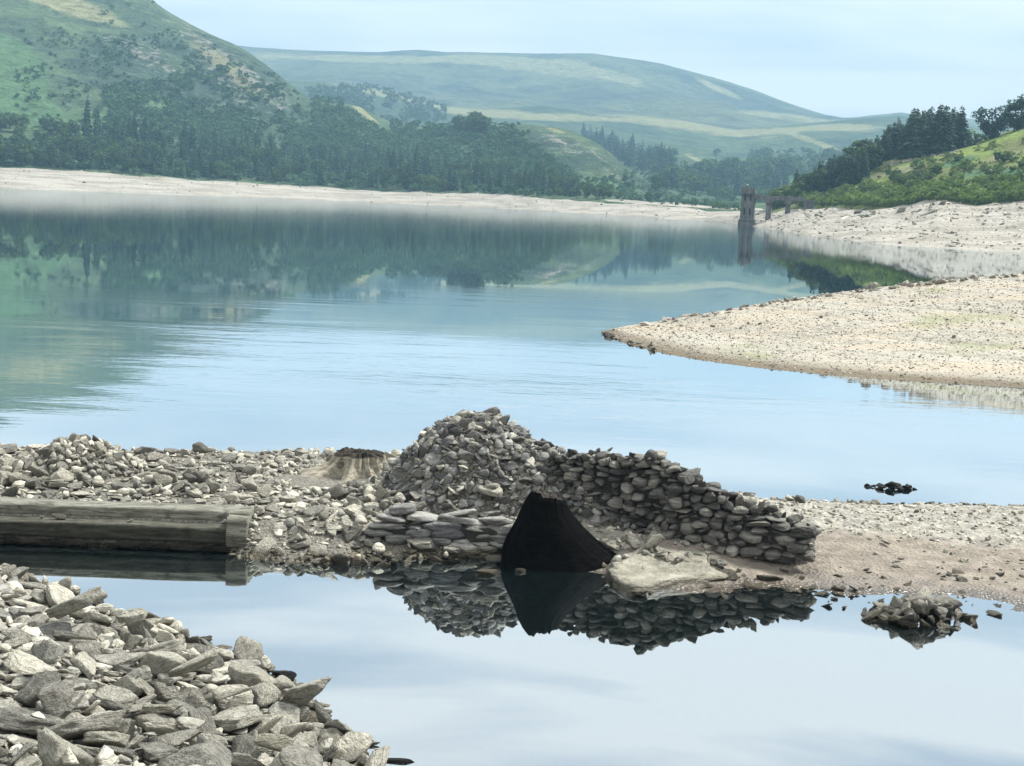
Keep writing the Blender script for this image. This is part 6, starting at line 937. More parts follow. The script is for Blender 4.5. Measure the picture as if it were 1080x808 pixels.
7,315,-184,930,40,19,13,96,10,285,-490,1426,19,-26,6,3,2,312,-366,1058,67,11,8,90,4,289,-304,1258,12,35,-25,-31,1,319,-99,857,22,-76,-61,22,7,291,-444,1208,49,16,20,75,11,278,-323,938,70,-13,-7,-96,5,303,-491,1529,-7,-56,-80,19,
0,283,-203,1061,29,79,60,1,19,248,-211,1160,24,-16,-43,-86,0,309,-336,1317,12,-21,7,-59,2,263,-130,904,60,23,-16,96,7,300,-211,746,70,21,-7,97,9,282,-444,1386,19,24,6,84,4,265,-251,997,42,80,19,-19,1,313,-165,969,23,29,8,11,
23,302,-165,1059,20,9,-51,33,10,287,-173,1081,15,18,2,-32,12,316,-190,1064,16,-93,19,-30,15,223,-110,845,31,44,26,-73,19,291,-191,887,60,44,-11,-8,11,321,-301,1202,33,46,87,-4,12,325,-325,1154,38,96,29,-1,24,235,-204,988,39,-11,-32,-85,
5,238,-500,1414,12,-18,8,-86,21,239,-383,1463,-12,-23,-28,-88,3,238,-637,1617,-1,10,1,69,1,227,-410,1289,25,22,31,21,7,242,-319,1260,15,49,31,79,17,260,-60,891,14,99,0,-12,3,274,-298,1296,5,-3,-4,-63,6,286,-227,1220,9,-12,8,-90,
9,253,-101,1193,-28,-5,24,35,8,228,-370,1225,34,29,0,33,5,252,-303,1041,47,9,7,5,10,253,-374,1204,39,-39,8,37,15,235,-237,964,44,18,18,-73,19,246,-559,1464,23,-16,2,9,1,261,-383,1299,20,9,19,96,19,328,-134,910,39,-48,-15,-86,
18,232,-202,719,73,-19,59,-62,6,320,-93,977,15,-49,70,-25,5,258,-364,1385,5,65,35,-1,8,242,-290,1007,57,-27,-3,-42,0,273,-282,932,68,-26,-5,44,18,299,-284,1162,36,-30,9,67,3,226,-393,1220,42,47,-88,-9,2,288,-266,1281,9,-23,26,-6,
6,271,-139,968,27,22,-12,96,2,282,-445,1291,33,-8,-3,-100,4,245,-388,1343,14,99,-1,13,3,250,-220,806,63,-10,2,-60,10,257,-384,1265,27,1,8,65,2,264,-216,1110,27,12,-16,98]
IS_DATA = [10,68,-607,2001,60,-17,23,86,11,64,-501,2030,43,7,1,11,13,68,-53,2218,21,1,29,93,1,203,-348,1941,46,-1,-6,93,18,89,225,1848,30,53,-70,-42,18,104,-629,1786,46,-6,26,72,27,108,74,1617,-12,-38,-10,92,22,97,-177,1963,44,-3,-41,23,
15,57,-635,1751,44,-3,18,32,25,163,-136,1983,60,-23,75,-47,24,68,-210,2047,40,0,-25,-55,11,80,-486,1869,43,-2,5,-96,18,50,-180,2191,41,-57,17,51,9,86,-55,1694,41,64,-15,53,26,101,-457,2020,47,23,36,80,6,112,-545,2175,12,-1,-26,-95,
18,50,-157,2030,42,24,9,-57,14,150,35,1606,-19,11,90,-39,16,92,-75,1716,44,-45,-53,4,3,155,-657,1915,60,-12,-18,93,6,51,-368,1794,43,-81,-54,20,16,59,-599,1734,43,-9,4,-4,27,50,-310,1715,43,38,6,-68,6,54,-350,1998,44,-3,-6,-4,
13,82,-660,1804,44,-4,1,-7,3,125,3,2154,48,-2,1,100,22,93,-251,2254,5,77,40,-10,26,101,53,2097,44,82,-56,7,16,86,22,2105,48,-25,44,-86,27,113,-705,1826,48,-7,21,97,24,50,-120,2205,37,-3,24,73,13,82,-518,1988,48,-54,45,-47,
1,105,-150,2063,43,-21,-98,4,10,54,-595,1775,43,0,-1,100,5,50,-698,2182,2,-7,-7,-91,14,75,-116,1734,44,32,-22,-46,3,68,-502,1813,42,-1,-2,19,7,97,-137,1723,40,3,-3,75,15,51,-442,2122,43,1,13,99,28,137,-145,1777,54,74,58,-34,
3,101,81,1688,15,22,10,-39,23,50,-476,1961,44,-29,-3,-10,24,66,135,1917,40,29,-70,56,26,139,-350,1787,48,-42,16,-4,10,108,77,2094,38,1,-99,3,4,143,-122,1746,46,66,-50,-55,10,61,-396,1910,45,5,-1,-77,28,98,-473,1814,44,-5,16,98,
21,149,-216,1763,40,12,5,31,1,75,-490,1914,44,1,6,-87,26,193,-468,2116,50,1,43,90,25,99,-711,2153,22,94,14,-28,5,179,-477,1796,44,-1,-3,-65,28,98,-197,1873,45,-14,-35,-15,20,151,-194,1787,48,25,27,1,20,75,212,1851,40,78,8,53,
11,56,-274,2087,40,-3,1,-100,5,131,-376,2222,5,-8,7,61,17,65,-585,1870,54,-36,-69,-32,6,118,-416,2102,46,-3,-2,11,21,65,86,1936,60,-57,-79,3,0,115,-123,1724,52,35,57,-37,17,86,-512,1963,50,83,32,41,6,50,-380,1849,45,-2,-2,-66,
16,50,-695,1889,45,-16,-7,45,27,92,175,1906,35,-19,-19,77,15,193,-341,2216,13,-64,20,28,16,73,-540,1905,59,42,-80,-42,3,177,-285,1674,19,0,29,-96,14,156,-220,2048,46,-12,56,-82,27,205,-227,1852,48,-11,23,94,12,87,-499,1921,45,14,3,-20,
15,115,-167,1958,45,22,-16,-55,4,206,-577,1759,46,3,2,65,4,50,-206,1659,10,22,1,95,13,50,-316,1984,42,-3,5,35,2,52,-311,2175,38,-11,-5,-58,1,79,-515,2053,44,-1,6,-96,13,56,-154,2138,42,-19,2,13,13,92,-312,2124,41,-1,8,56,
14,130,4,1635,-7,-5,11,-96,28,210,-462,1869,47,20,9,26,10,60,-715,2154,21,-38,6,-92,19,76,-576,1856,45,5,-10,62,25,57,-419,2193,22,-35,16,53,4,90,-478,1917,44,6,4,43,0,68,-169,1929,48,84,-13,50,7,52,-488,2148,39,-26,9,60,
27,50,-265,2079,41,14,-6,29,1,155,-654,2023,45,0,-8,97,0,127,-160,1985,44,3,-3,52,16,123,-564,2008,55,-28,34,-49,28,201,-703,1888,49,15,-7,-61,8,95,-165,1650,8,18,-91,3,7,89,-646,1767,43,-4,-4,-94,0,54,-202,1975,41,3,-5,29,
19,90,-213,2247,11,-65,20,-73,11,50,-123,2099,43,0,-1,-19,1,58,-552,2106,44,-1,0,40,8,118,188,1903,32,96,10,-1,24,113,55,2089,42,-35,-4,18,7,62,-637,2048,44,2,-3,12,3,93,-613,1794,43,-1,-1,-42,11,65,-307,1858,43,5,1,92,
8,82,-587,1831,42,1,-2,77,12,152,-688,1824,48,10,-19,67,23,146,-127,2035,46,-59,52,-44,12,103,-302,2085,42,-2,-9,79,9,50,-483,1987,43,-11,2,-86,9,204,-682,1993,48,-8,4,-60,22,133,-158,1978,52,-8,0,28,22,51,-505,2202,4,-15,-10,-68,
4,110,-227,2057,41,5,-1,19,8,50,-185,1781,39,3,-10,-48,23,69,-371,2086,44,-7,-21,43,12,159,-609,1852,43,-2,-3,43,6,107,97,1939,50,35,-36,-81,7,51,-710,1795,42,0,4,-18,22,202,51,2140,50,4,-21,35,2,54,-230,2213,25,57,-14,34,
11,184,-254,2165,40,8,0,66,8,106,-167,1927,57,-12,87,47,12,153,200,1878,44,71,16,-68,11,92,-485,1836,44,5,-6,-78,7,68,-565,2141,30,-33,-11,-34,2,139,-553,2021,52,2,-6,71,10,50,-557,1864,42,2,3,-85,27,50,-439,2046,42,19,-9,-7,
4,79,-202,1735,40,30,6,13,19,69,80,1670,12,-96,27,-6,25,62,-392,2056,42,4,-6,79,5,50,-204,1954,40,0,5,61,4,51,-695,1802,42,9,0,59,26,72,-418,1868,46,7,15,-72,7,101,-322,2077,41,3,-4,74,5,50,-786,2076,44,0,-7,95,
25,50,-295,1974,40,-6,-1,-91,24,81,-224,1756,39,-10,2,-70,10,66,-297,1781,42,6,5,15,6,92,-484,1999,44,-3,-6,27,9,139,-371,2219,11,-19,5,-84,2,50,-317,1903,43,-1,4,-95,2,51,-444,2162,33,-4,-16,-87,12,50,-190,1810,40,6,3,-97,
6,125,-679,1841,46,3,-1,48,9,57,-220,1749,40,30,25,61,8,193,-183,1736,42,-4,3,52,7,159,-595,1811,44,-8,-22,-97,8,161,-42,2202,33,-33,-2,-19,21,148,-162,1945,60,-62,43,-65,1,125,-290,1869,42,-4,-1,81,23,50,-276,2116,39,-22,60,-75,
25,58,-602,1823,42,-1,0,-100,4,190,-752,1903,48,58,-75,-31,5,62,32,2103,45,-14,-10,-98,1,70,-536,1948,62,-17,25,-54,10,50,67,2071,39,-8,-3,-98,3,161,64,2017,44,13,-11,79,23,78,-207,1788,39,26,63,-57,6,139,82,1932,57,-16,31,51,
16,189,-219,1716,39,7,40,-90,3,75,-443,1877,43,2,8,-98,8,132,-619,2048,47,21,-10,-33,0,51,-721,2034,44,0,-8,-83,9,68,-376,2051,44,1,-3,100,2,53,-180,1830,44,-3,43,87,23,124,-132,1764,54,-31,-83,23,2,69,-602,2129,39,-26,23,50,
19,51,-758,2030,44,-10,3,-98,19,193,-592,1851,52,25,0,88,26,108,-142,1990,50,-43,-31,11,12,55,-614,1837,42,2,-6,-93,19,67,-270,1734,42,-84,-13,3,20,62,-119,2176,44,8,19,76,26,50,57,2224,6,-2,-75,-57,18,91,-743,1982,47,23,13,-63,
25,61,-311,1725,42,-14,-9,-43,21,74,65,2028,53,38,2,63,1,79,-473,1839,43,-1,-3,93,19,147,62,2037,48,36,3,90,11,197,-661,2119,44,-9,-14,-81,10,54,-629,2019,44,-4,27,94,27,195,-81,2205,42,-14,-35,-72,27,102,-206,1849,43,14,22,74,
21,88,-534,1749,45,8,-4,-91,12,64,-235,1766,38,-2,2,-47,2,65,42,1666,5,25,-31,54,3,113,-234,1642,5,11,5,-33,7,92,222,1800,29,69,-67,-20,17,64,-159,1758,42,41,-34,-27,10,185,-744,2186,6,-14,1,-1,26,133,-585,2018,56,19,-8,-98,
19,61,-584,2065,46,-14,5,55,8,90,-219,1942,41,0,-2,2,4,142,-421,1820,43,3,9,97,13,95,-756,1973,46,2,1,32,28,158,-389,1843,47,-3,14,99,12,50,-499,2108,44,-7,2,4,0,59,-93,2112,43,-3,0,80,11,168,-727,2164,17,-14,21,76,
28,56,-261,1934,39,13,4,-48,21,57,-225,1867,38,4,12,42,11,85,-292,1964,42,70,-71,-5,5,110,-746,2161,15,-14,26,90,12,55,-139,1672,12,28,16,-65,20,53,-538,2030,46,39,39,53,11,50,-359,2027,42,-1,2,71,27,201,-516,2203,13,55,-81,22,
11,201,-697,2074,48,0,3,46,26,56,-758,1908,47,1,39,-82,23,119,-90,1718,44,-3,-28,7,18,115,183,1712,32,-4,54,-76,26,70,210,1884,30,34,23,48,6,116,-312,1756,43,-2,1,-34,25,71,47,2214,10,-14,25,79,6,67,-371,1950,43,-2,-2,94,
7,167,-30,2096,48,2,-1,80,6,51,-150,1737,42,20,-1,-8,27,81,-218,1871,41,-45,-23,31,22,74,-632,2170,16,29,73,-54,19,56,-376,2135,43,-22,-3,75,20,114,-206,1887,41,24,5,2,5,92,-305,2058,41,0,2,32,11,95,-652,2172,20,44,33,16,
25,141,93,1694,20,36,-86,-36,9,50,-361,2110,43,-7,0,-43,12,185,-190,1841,43,-5,3,-57,3,62,-199,1640,3,4,-1,94,0,54,-17,2208,24,-19,-25,-88,7,50,-448,2158,36,1,-64,77,15,92,-68,2202,34,-12,42,74,6,96,-572,1814,44,30,95,-2,
26,97,-238,1815,42,-14,-3,71,17,125,-180,1924,46,7,-63,-64,20,50,-317,1929,43,13,15,71,23,136,-228,1900,41,-81,56,-2,4,138,-514,1932,50,-33,-3,-94,11,126,-260,1891,42,3,3,65,9,50,-202,1966,41,-4,-1,-35,22,169,-629,1767,50,-18,-28,-27,
19,110,-323,1946,46,-7,18,-66,10,58,-604,2147,28,43,-85,22,3,153,-497,1777,45,-3,-2,-72,5,50,-366,2038,42,8,-2,56,24,139,129,1922,39,3,93,33,26,50,-226,1876,39,-45,-4,40,21,101,-233,1775,39,-1,12,96,14,93,-577,1870,59,-30,-59,-11,
13,66,94,1680,16,-73,5,-55,10,112,-393,2104,44,4,6,98,15,80,208,1873,30,-13,37,-78,22,135,-212,2235,19,51,49,1,11,79,-464,1842,43,99,10,4,24,53,-237,2045,40,43,76,47,23,188,-358,2014,47,-20,-16,50,28,140,58,1669,8,33,78,-54,
19,93,105,1943,44,72,37,25,20,70,-505,1928,47,5,60,-10,20,129,-487,1954,47,5,21,77,9,85,-183,2099,43,-4,0,-46,1,142,-224,1992,41,-11,-1,-6,24,75,161,1930,34,-12,-13,12,15,59,-545,1754,45,67,-71,-17,13,71,-744,2030,44,17,-32,-89,
15,54,23,2090,46,27,28,64,5,50,-474,1749,44,24,-97,6,13,78,-99,1718,42,6,8,-79,17,68,-173,1839,50,69,3,-50,14,70,-544,2098,46,-8,-19,-96,5,127,-304,2240,5,-94,-28,12,10,55,-749,2139,31,18,88,-45,27,88,-93,2034,48,44,19,13,
3,55,-237,2069,42,-70,-33,-16,6,136,-136,2026,48,-30,3,-54,17,61,-467,1855,43,66,74,-12,19,66,-732,1935,47,-15,9,-1,9,94,-605,1841,44,-15,18,-97,28,73,95,1704,27,-66,42,-47,1,54,-439,2097,45,-3,1,-95,2,70,-560,2026,45,3,-7,-59,
12,50,-375,2076,43,0,1,25,2,50,6,2064,48,6,-8,85,10,117,-320,1960,44,3,3,99,10,120,-710,2185,8,60,76,-26,22,131,-159,1959,61,55,54,-47,0,62,-205,1838,44,43,52,-63,3,144,-246,1698,32,3,-90,11,22,108,-181,1904,46,89,-22,29,
21,139,-162,1780,61,-16,-51,-84,26,104,-111,2040,47,-60,-13,32,27,160,-240,2084,46,-47,-44,44,5,178,-197,1713,39,18,-1,-57,11,51,85,2072,39,75,38,-53,12,55,-663,1735,45,-40,63,-33,0,187,-240,2024,42,2,-5,70,22,72,-406,2058,44,-25,-26,-34,
22,72,61,1958,57,-19,-20,-89,20,57,-362,1755,44,-22,91,-36,16,148,-81,1720,46,-1,99,-6,9,53,-440,2107,44,23,97,-1,0,155,-650,1739,47,-2,-1,59,5,120,-230,1925,40,-2,-5,100,13,199,-585,1816,49,-22,-6,-21,14,54,-208,1778,39,-22,-25,-94,
0,60,-421,1756,43,7,0,47,0,142,-598,2023,56,-50,4,61,10,58,-213,2097,41,4,-4,-98,2,116,-266,1803,41,0,-4,-68,28,50,-244,2111,39,-68,-33,55,10,53,-449,1861,46,13,7,87,20,91,-571,2132,40,-54,-53,43,2,136,-508,1997,45,-3,-2,36,
11,113,-473,2154,38,-6,27,96,16,135,66,2167,37,3,7,97,10,75,-198,1876,40,-5,7,93,9,51,-421,1925,45,-6,25,97,2,64,-215,2130,39,-1,-3,13,15,138,-453,2209,8,-50,26,-1,13,110,-279,1645,6,-13,-25,83,2,50,-711,1790,42,3,0,-10,
20,51,-330,2166,42,-6,-29,-94,12,77,-337,2148,43,-6,3,-85,15,62,-435,1948,45,5,3,13,8,195,-642,2195,7,24,-26,0,16,82,-183,2176,41,-36,-24,90,24,50,-361,2090,43,-25,2,-53,22,85,-179,1626,3,33,-76,50,9,131,-257,1616,-2,5,-31,95,
8,67,-277,1727,40,2,1,-98,1,164,27,2171,45,-22,13,16,26,119,-558,1855,48,42,44,-27,9,81,-465,1886,45,-8,12,-98,16,67,118,1927,36,84,-19,-50,25,82,-381,2179,32,-92,-20,-6,4,132,125,1672,17,-16,15,87,7,117,81,2055,40,7,5,99,
25,56,-449,1833,43,-7,-1,94,12,117,-661,2146,29,16,-98,-11,16,130,-274,2094,40,98,17,-7,18,63,-250,1809,40,19,9,-93,14,65,-195,1866,42,-95,-25,-10,1,94,-187,1929,42,54,-70,44,15,56,-544,1736,44,3,8,92,24,53,-186,1916,40,-54,-14,36,
19,84,-179,1987,46,73,-65,-19,28,67,-540,1989,56,-2,-89,-25,25,68,-51,2042,46,-14,-12,-80,2,53,-115,2028,43,5,-3,-1,27,83,-602,1758,45,12,20,55,26,108,-470,2226,4,-42,11,36,1,165,-254,2004,40,-2,-7,99,7,124,-58,2232,13,7,27,93,
24,103,148,1686,22,41,-15,-37,5,51,-128,2028,41,2,-9,-72,12,50,-477,2132,42,2,15,77,9,50,-534,1761,45,-3,2,-81,17,97,-1,2037,52,47,22,26,4,138,31,2078,46,-43,-90,3,21,187,-302,1978,43,8,-9,-83,21,63,-283,2214,16,28,90,-28,
23,70,-15,2034,59,-7,-10,-44,6,124,-418,2088,48,17,15,-24,14,82,-424,2150,44,-17,-51,-49,20,50,-650,1812,43,7,-16,-86,11,67,127,1956,40,5,62,23,18,57,33,2182,39,-15,46,84,6,87,-501,2197,11,0,66,20,27,51,-377,1857,46,-81,28,-27,
8,186,-427,2031,45,0,-3,-50,4,131,89,1953,43,-9,-6,96,5,88,-305,2202,24,83,25,3,4,125,-361,2158,42,2,-14,-77,4,61,56,2001,41,14,5,3,16,112,-48,2039,49,20,-25,-92,6,122,-504,1912,46,4,-6,29,25,143,-364,1773,46,-8,11,-86,
17,54,-233,1958,40,35,-42,-36,1,94,88,2164,35,-16,-97,14,14,112,-175,1651,9,-25,70,-53,25,67,-141,1763,45,-30,-19,-93,16,137,-453,2165,35,65,4,-39,3,51,-279,1812,39,-1,3,-89,26,151,-348,2206,23,-15,94,-30,17,121,-545,1854,49,36,8,17,
9,60,-673,2018,44,-6,0,27,7,180,-472,1964,46,9,27,95,9,128,-661,1883,55,28,-47,1,24,94,-333,2125,43,-41,4,-31,7,108,-114,1713,40,12,2,-54,25,127,-302,1815,43,-95,-30,-8,5,57,-122,2161,42,8,-13,90,11,50,74,1678,9,11,-32,81,
6,66,-440,1889,44,0,2,-73,18,133,75,1673,20,21,12,-60,21,51,-775,1975,44,3,15,98,12,178,-594,2040,46,-11,-99,-7,27,67,-149,1767,60,-96,27,-6,18,86,-300,2074,43,59,79,10,1,168,-3,2074,50,4,9,-99,20,191,-216,2028,47,-22,-2,-95,
12,148,-534,1733,46,-8,-99,-4,9,152,-247,1674,19,98,11,14,24,160,-478,1760,47,-42,47,-58,14,109,-152,1970,60,6,-70,69,10,87,-44,2107,47,7,5,-84,26,144,-434,1898,50,-13,-8,94,8,61,-264,1821,40,-3,-5,-64,6,60,-551,1761,45,-1,-5,-64,
19,83,-182,1876,44,9,-49,-13,24,115,-47,1689,37,-81,30,22,19,124,-94,2044,55,-9,9,93,4,80,-725,1819,51,5,-3,3,27,72,-471,1807,48,-30,-57,-77,10,145,-198,1781,40,2,2,64,26,141,-596,2078,50,5,11,-98,2,118,-453,1851,44,12,-11,31,
2,63,-415,1934,44,-9,-5,40,15,77,-380,2168,38,-7,-44,-89,7,163,-583,2182,8,-17,-13,-71,1,69,-165,1971,42,87,48,2,8,51,-549,2114,44,-1,5,62,0,126,-526,1980,54,-10,19,-37,28,79,104,1702,25,-36,-6,80,3,84,-361,2190,28,10,38,50,
17,83,-26,2040,56,-35,-15,-18,20,125,-109,2026,50,-46,85,-9,2,65,203,1886,31,-35,79,-21,18,86,3,2031,55,3,-94,-34,10,155,-728,1836,45,6,0,-64,14,66,8,2037,49,83,-47,18,22,132,-277,2167,44,-30,-12,-62,1,138,129,1941,36,-69,-72,5,
3,195,-226,1668,16,21,9,-67,28,72,-610,2148,31,24,-78,7,12,120,95,1927,58,80,28,-52,21,80,-180,1862,44,68,-63,-18,10,98,-517,1822,43,0,6,60,7,76,-499,2080,44,5,-1,4,10,170,-554,2184,10,2,-42,-77,2,90,-269,1653,11,-56,-50,-38,
2,131,-266,1783,41,1,2,-61,21,52,-449,1900,44,10,2,-69,12,52,-461,1859,43,49,-30,78,7,75,-260,1833,39,7,-1,86,14,129,-261,2120,42,21,29,93,11,80,-218,2140,39,-3,-2,22,17,134,-670,2077,50,-49,-11,-74,25,103,-540,2008,48,-32,-42,67,
8,109,-256,1683,21,92,14,6,12,50,-471,1872,42,-5,4,-84,10,114,-212,2005,40,5,-6,-96,27,165,-196,1647,11,-2,-94,33,28,145,-292,1832,45,76,-41,-12,12,83,114,1933,37,21,17,94,20,82,-704,1984,46,11,-14,-92,4,78,-312,2209,18,92,3,19,
17,132,-498,1855,47,45,-24,-9,0,166,-345,1812,45,-1,-2,-99,22,131,-135,1753,52,80,-14,-35,11,51,-285,1823,43,51,5,69,7,59,-199,1867,40,19,7,81,21,152,-695,2012,46,12,13,32,2,51,-536,2052,44,8,-3,-31,16,50,-314,2211,15,90,-19,20,
8,109,-147,1786,55,-13,22,94,14,69,-677,1969,51,-60,27,37,1,56,-546,2152,23,23,-31,-92,0,168,-410,1824,46,10,8,91,14,114,116,1942,39,-19,54,-82,12,103,-288,1900,42,-2,4,19,18,110,-335,1980,46,5,20,-92,8,55,89,2137,36,3,9,-52,
2,52,-651,2088,44,-1,-3,-91,0,50,42,2034,43,5,-99,-6,16,71,-185,1913,41,9,49,-38,17,50,-754,1941,46,-1,-47,42,15,66,-332,1885,45,3,13,24,0,58,-514,1758,45,6,0,95,4,56,-156,1651,4,-9,24,-97,4,66,-620,2001,58,-19,18,71,
23,61,-602,1797,43,-24,8,-84,23,73,-657,1814,44,-31,-7,-59,6,51,-71,2124,44,-6,-6,18,24,74,-10,2030,58,72,9,-35,17,50,-260,1756,41,47,31,-82,26,55,-581,1809,43,29,31,67,5,120,-708,2178,6,-4,20,79,15,98,-470,1905,46,-9,0,92,
10,73,-736,1926,46,2,-2,-71,12,68,-171,2212,34,9,-25,-96,17,143,-42,1683,46,-65,21,-52,9,127,-234,1760,42,14,-12,-1,8,73,-158,1789,48,-8,-97,-6,7,153,-178,2029,42,4,-3,6,22,126,-333,2228,9,-8,-4,-100,7,172,-406,2115,43,2,-1,11,
0,154,-437,1861,48,-25,-6,73,1,55,-491,2043,42,2,-6,85,6,82,-226,2020,44,36,49,37,10,50,-403,1838,43,8,1,46,23,105,7,2195,36,81,-34,38,28,63,-326,2008,43,-2,-23,-94,12,51,-91,2147,42,5,5,-65,19,65,58,1678,13,72,7,65,
28,75,-125,2013,46,-26,23,77,22,54,-671,1819,45,-6,-10,-3,9,78,213,1864,29,82,-43,-19,15,60,-663,2067,45,7,-12,-97,0,144,-580,2031,53,-12,-31,80,13,172,-407,2188,28,-27,18,51,13,73,-416,2126,44,9,1,94,11,51,-673,2170,12,37,59,-49,
1,128,-505,1957,46,82,-31,-27,26,155,-170,1953,56,81,2,-57,24,65,204,1877,32,47,77,-35,25,50,-280,1982,40,-7,-2,-77,28,98,-180,1844,45,-61,78,-10,9,69,-642,1872,50,-6,12,85,3,50,-255,2046,41,-22,-57,-64,17,113,227,1811,31,9,-57,71,
1,56,-627,2184,6,-19,1,-12,26,50,-555,1809,44,4,5,-95,4,169,-375,2186,28,-27,-7,-8,22,81,-583,2047,47,-3,-46,70,6,67,-190,2185,40,2,-1,-100,28,94,-11,2044,48,-52,50,-27,12,50,-490,2017,43,1,0,99,4,55,-45,2049,45,2,4,-45,
28,125,116,1924,57,-32,-12,23,23,72,-729,2031,44,30,94,-16,22,90,-128,1730,44,36,87,33,27,50,-255,1710,33,-6,64,-77,26,51,-286,2006,40,50,-84,-3,18,78,-661,1972,59,46,63,36,28,123,-684,2060,47,21,-10,-64,1,132,-227,2258,2,94,9,3,
8,53,-608,1772,43,-8,-21,-82,25,57,-356,1873,46,-15,2,-13,14,71,-744,2167,16,-16,9,-2,14,50,-763,2059,45,57,-79,19,24,50,-216,1685,24,25,-63,-73,12,158,-253,1947,40,-3,2,-36,26,53,-357,2197,23,-33,-29,-41,4,97,-170,1830,52,39,-14,83,
7,98,-402,2087,44,7,0,-9,28,198,-395,1858,50,-62,35,1,7,51,78,2014,38,-5,1,-63,27,103,96,1692,28,-54,55,-4,5,166,-212,1699,32,11,-22,79,15,125,-62,2192,42,-22,9,-28,15,50,-527,2013,44,-12,12,49,12,160,95,1627,-4,-43,80,-35,
19,52,-251,2148,37,-38,86,-31,4,97,-95,1651,3,-97,23,6,18,144,-240,2121,43,11,-5,-77,15,65,-175,1864,52,2,-98,-12,7,60,-314,2082,40,1,5,-100,20,153,-126,2131,46,14,-9,-35,15,89,-176,1974,42,3,-14,-99,12,168,-450,1747,46,-2,-4,96,
19,116,-480,1879,49,-4,-36,-90,6,72,-370,2024,43,-2,-7,-15,21,50,-327,2220,10,-58,43,66,13,140,-397,1879,46,1,-5,97,13,80,-169,2245,16,-29,1,-15,26,63,-722,2187,8,22,-71,-4,10,111,-308,1993,42,-10,-1,-83,16,50,-708,2037,43,37,27,0,
19,181,-259,2093,46,-12,-4,-78,26,84,-227,2083,44,77,-7,-62,9,56,-347,2106,44,-5,-3,75,0,93,-170,1918,57,-52,32,73,11,57,-509,2115,45,5,-3,12,9,161,-392,1761,47,-2,-5,100,9,175,-282,1804,46,-5,-4,92,16,50,-437,2161,34,-51,-21,7,
5,185,-222,2173,40,5,-1,70,13,54,-247,1765,40,-51,-11,77,7,60,-119,2034,42,4,-3,85,17,50,-483,1775,46,46,32,-81,0,79,-397,2172,35,-2,-21,-97,13,68,79,1698,20,37,-3,35,23,58,-708,2097,44,-29,14,-75,1,149,-625,1798,44,-5,6,-28,
6,51,-736,2090,44,-2,-7,63,10,55,-696,1819,45,39,-25,-9,2,201,-594,1829,50,-21,-11,-5,18,82,-132,2210,39,-69,-19,-48,23,50,-426,1981,44,-78,-55,-4,16,143,-181,1890,45,7,-10,-60,10,50,-150,1666,11,10,-89,32,8,50,13,2229,10,77,-5,63,
11,56,-216,2104,41,2,-4,0,0,62,-203,1946,41,-2,-4,-96,27,91,117,1916,50,30,-68,19,17,97,-184,1913,54,94,-10,-28,3,86,-6,2093,49,-1,0,65,13,65,-228,2249,3,-19,-18,-53,0,120,-36,2179,45,-18,-12,-50,4,54,-767,2090,44,4,-3,-96,
26,53,-340,2209,16,5,62,68,22,67,-430,1756,46,-12,4,-94,10,101,38,1642,-3,24,-77,59,1,51,-457,1862,41,0,2,20,18,139,-756,2176,12,-23,-9,94,14,50,-538,2070,46,-96,3,-26,23,135,-637,1844,44,-17,-21,-6,20,53,79,2107,38,31,8,3,
0,79,-466,1988,44,0,-3,-87,27,77,-358,2041,44,24,-1,-44,3,54,-301,1957,42,5,-1,41,20,126,-194,1896,47,8,-3,1,17,114,-779,1950,49,6,-55,56,22,51,-210,1934,41,24,-38,71,20,209,-664,1837,51,-30,-4,-88,8,67,-168,1995,42,-3,-7,40,
12,75,-564,2136,35,-37,-78,49,5,159,-193,1855,44,83,47,0,1,114,-402,2096,46,12,-1,-36,7,64,-304,1710,41,-9,-27,-93,8,51,-130,2017,42,1,-9,-83,23,113,-445,1810,44,2,-32,67,26,74,-130,2008,46,-1,-8,-60,20,78,-118,1658,6,-9,1,-98,
27,66,-368,2012,45,-20,-3,47,19,51,-232,1799,39,5,-4,57,1,141,-795,2048,46,-4,-5,76,16,71,-177,1857,43,17,-30,-47,26,90,-561,1772,48,-66,-54,35,14,50,-485,1917,45,13,60,-2,0,51,-237,2226,12,-24,6,53,5,69,-180,2131,40,-2,-3,97,
14,83,-253,1759,41,38,-10,40,20,125,-67,2050,53,-82,-3,30,4,71,-614,2059,45,7,-2,-41,8,96,-604,2156,28,-25,64,-72,8,83,62,1718,60,46,-39,26,22,77,212,1767,32,20,15,24,23,65,-180,1868,43,25,32,-82,16,60,21,2227,6,34,-35,-80,
15,137,-86,2031,58,51,56,62,17,154,-525,2004,50,28,48,83,12,86,-114,2258,6,-8,-98,11,12,121,-610,2138,35,-27,6,10,28,80,221,1854,27,-31,-8,-92,17,99,56,1998,52,-32,-62,51,14,140,-80,2064,50,-42,8,-70,27,122,-152,2185,46,24,-7,-49,
22,54,-80,1701,41,17,85,-45,21,126,-182,1894,51,26,-88,-38,21,192,-360,1745,46,89,-38,15,13,63,-351,1828,42,-6,-8,99,25,80,46,2001,46,-45,-5,-89,5,50,-234,2157,36,4,-3,-52,0,134,154,1693,33,-11,-81,-37,21,55,-510,2167,24,-28,-47,26,
24,72,-359,2135,43,-23,21,-82,6,53,-231,2074,40,-1,-4,-99,25,123,-444,1963,45,-3,-7,-74,18,62,-502,1747,45,-2,7,43,18,112,-180,1846,53,22,27,14,10,91,-190,1887,40,3,-6,-29,0,87,-262,2138,39,-4,-35,-93,17,80,-172,2104,44,27,-13,20,
28,59,-787,2056,45,11,17,77,4,63,-152,2203,38,-7,-96,19,27,134,174,1924,37,25,15,12,13,100,-158,2250,16,-47,16,4,6,55,-387,2112,43,-5,0,-48,2,61,-524,1868,42,6,1,33,25,141,-615,1860,48,-4,32,-91,0,51,27,2234,3,97,-21,-2,
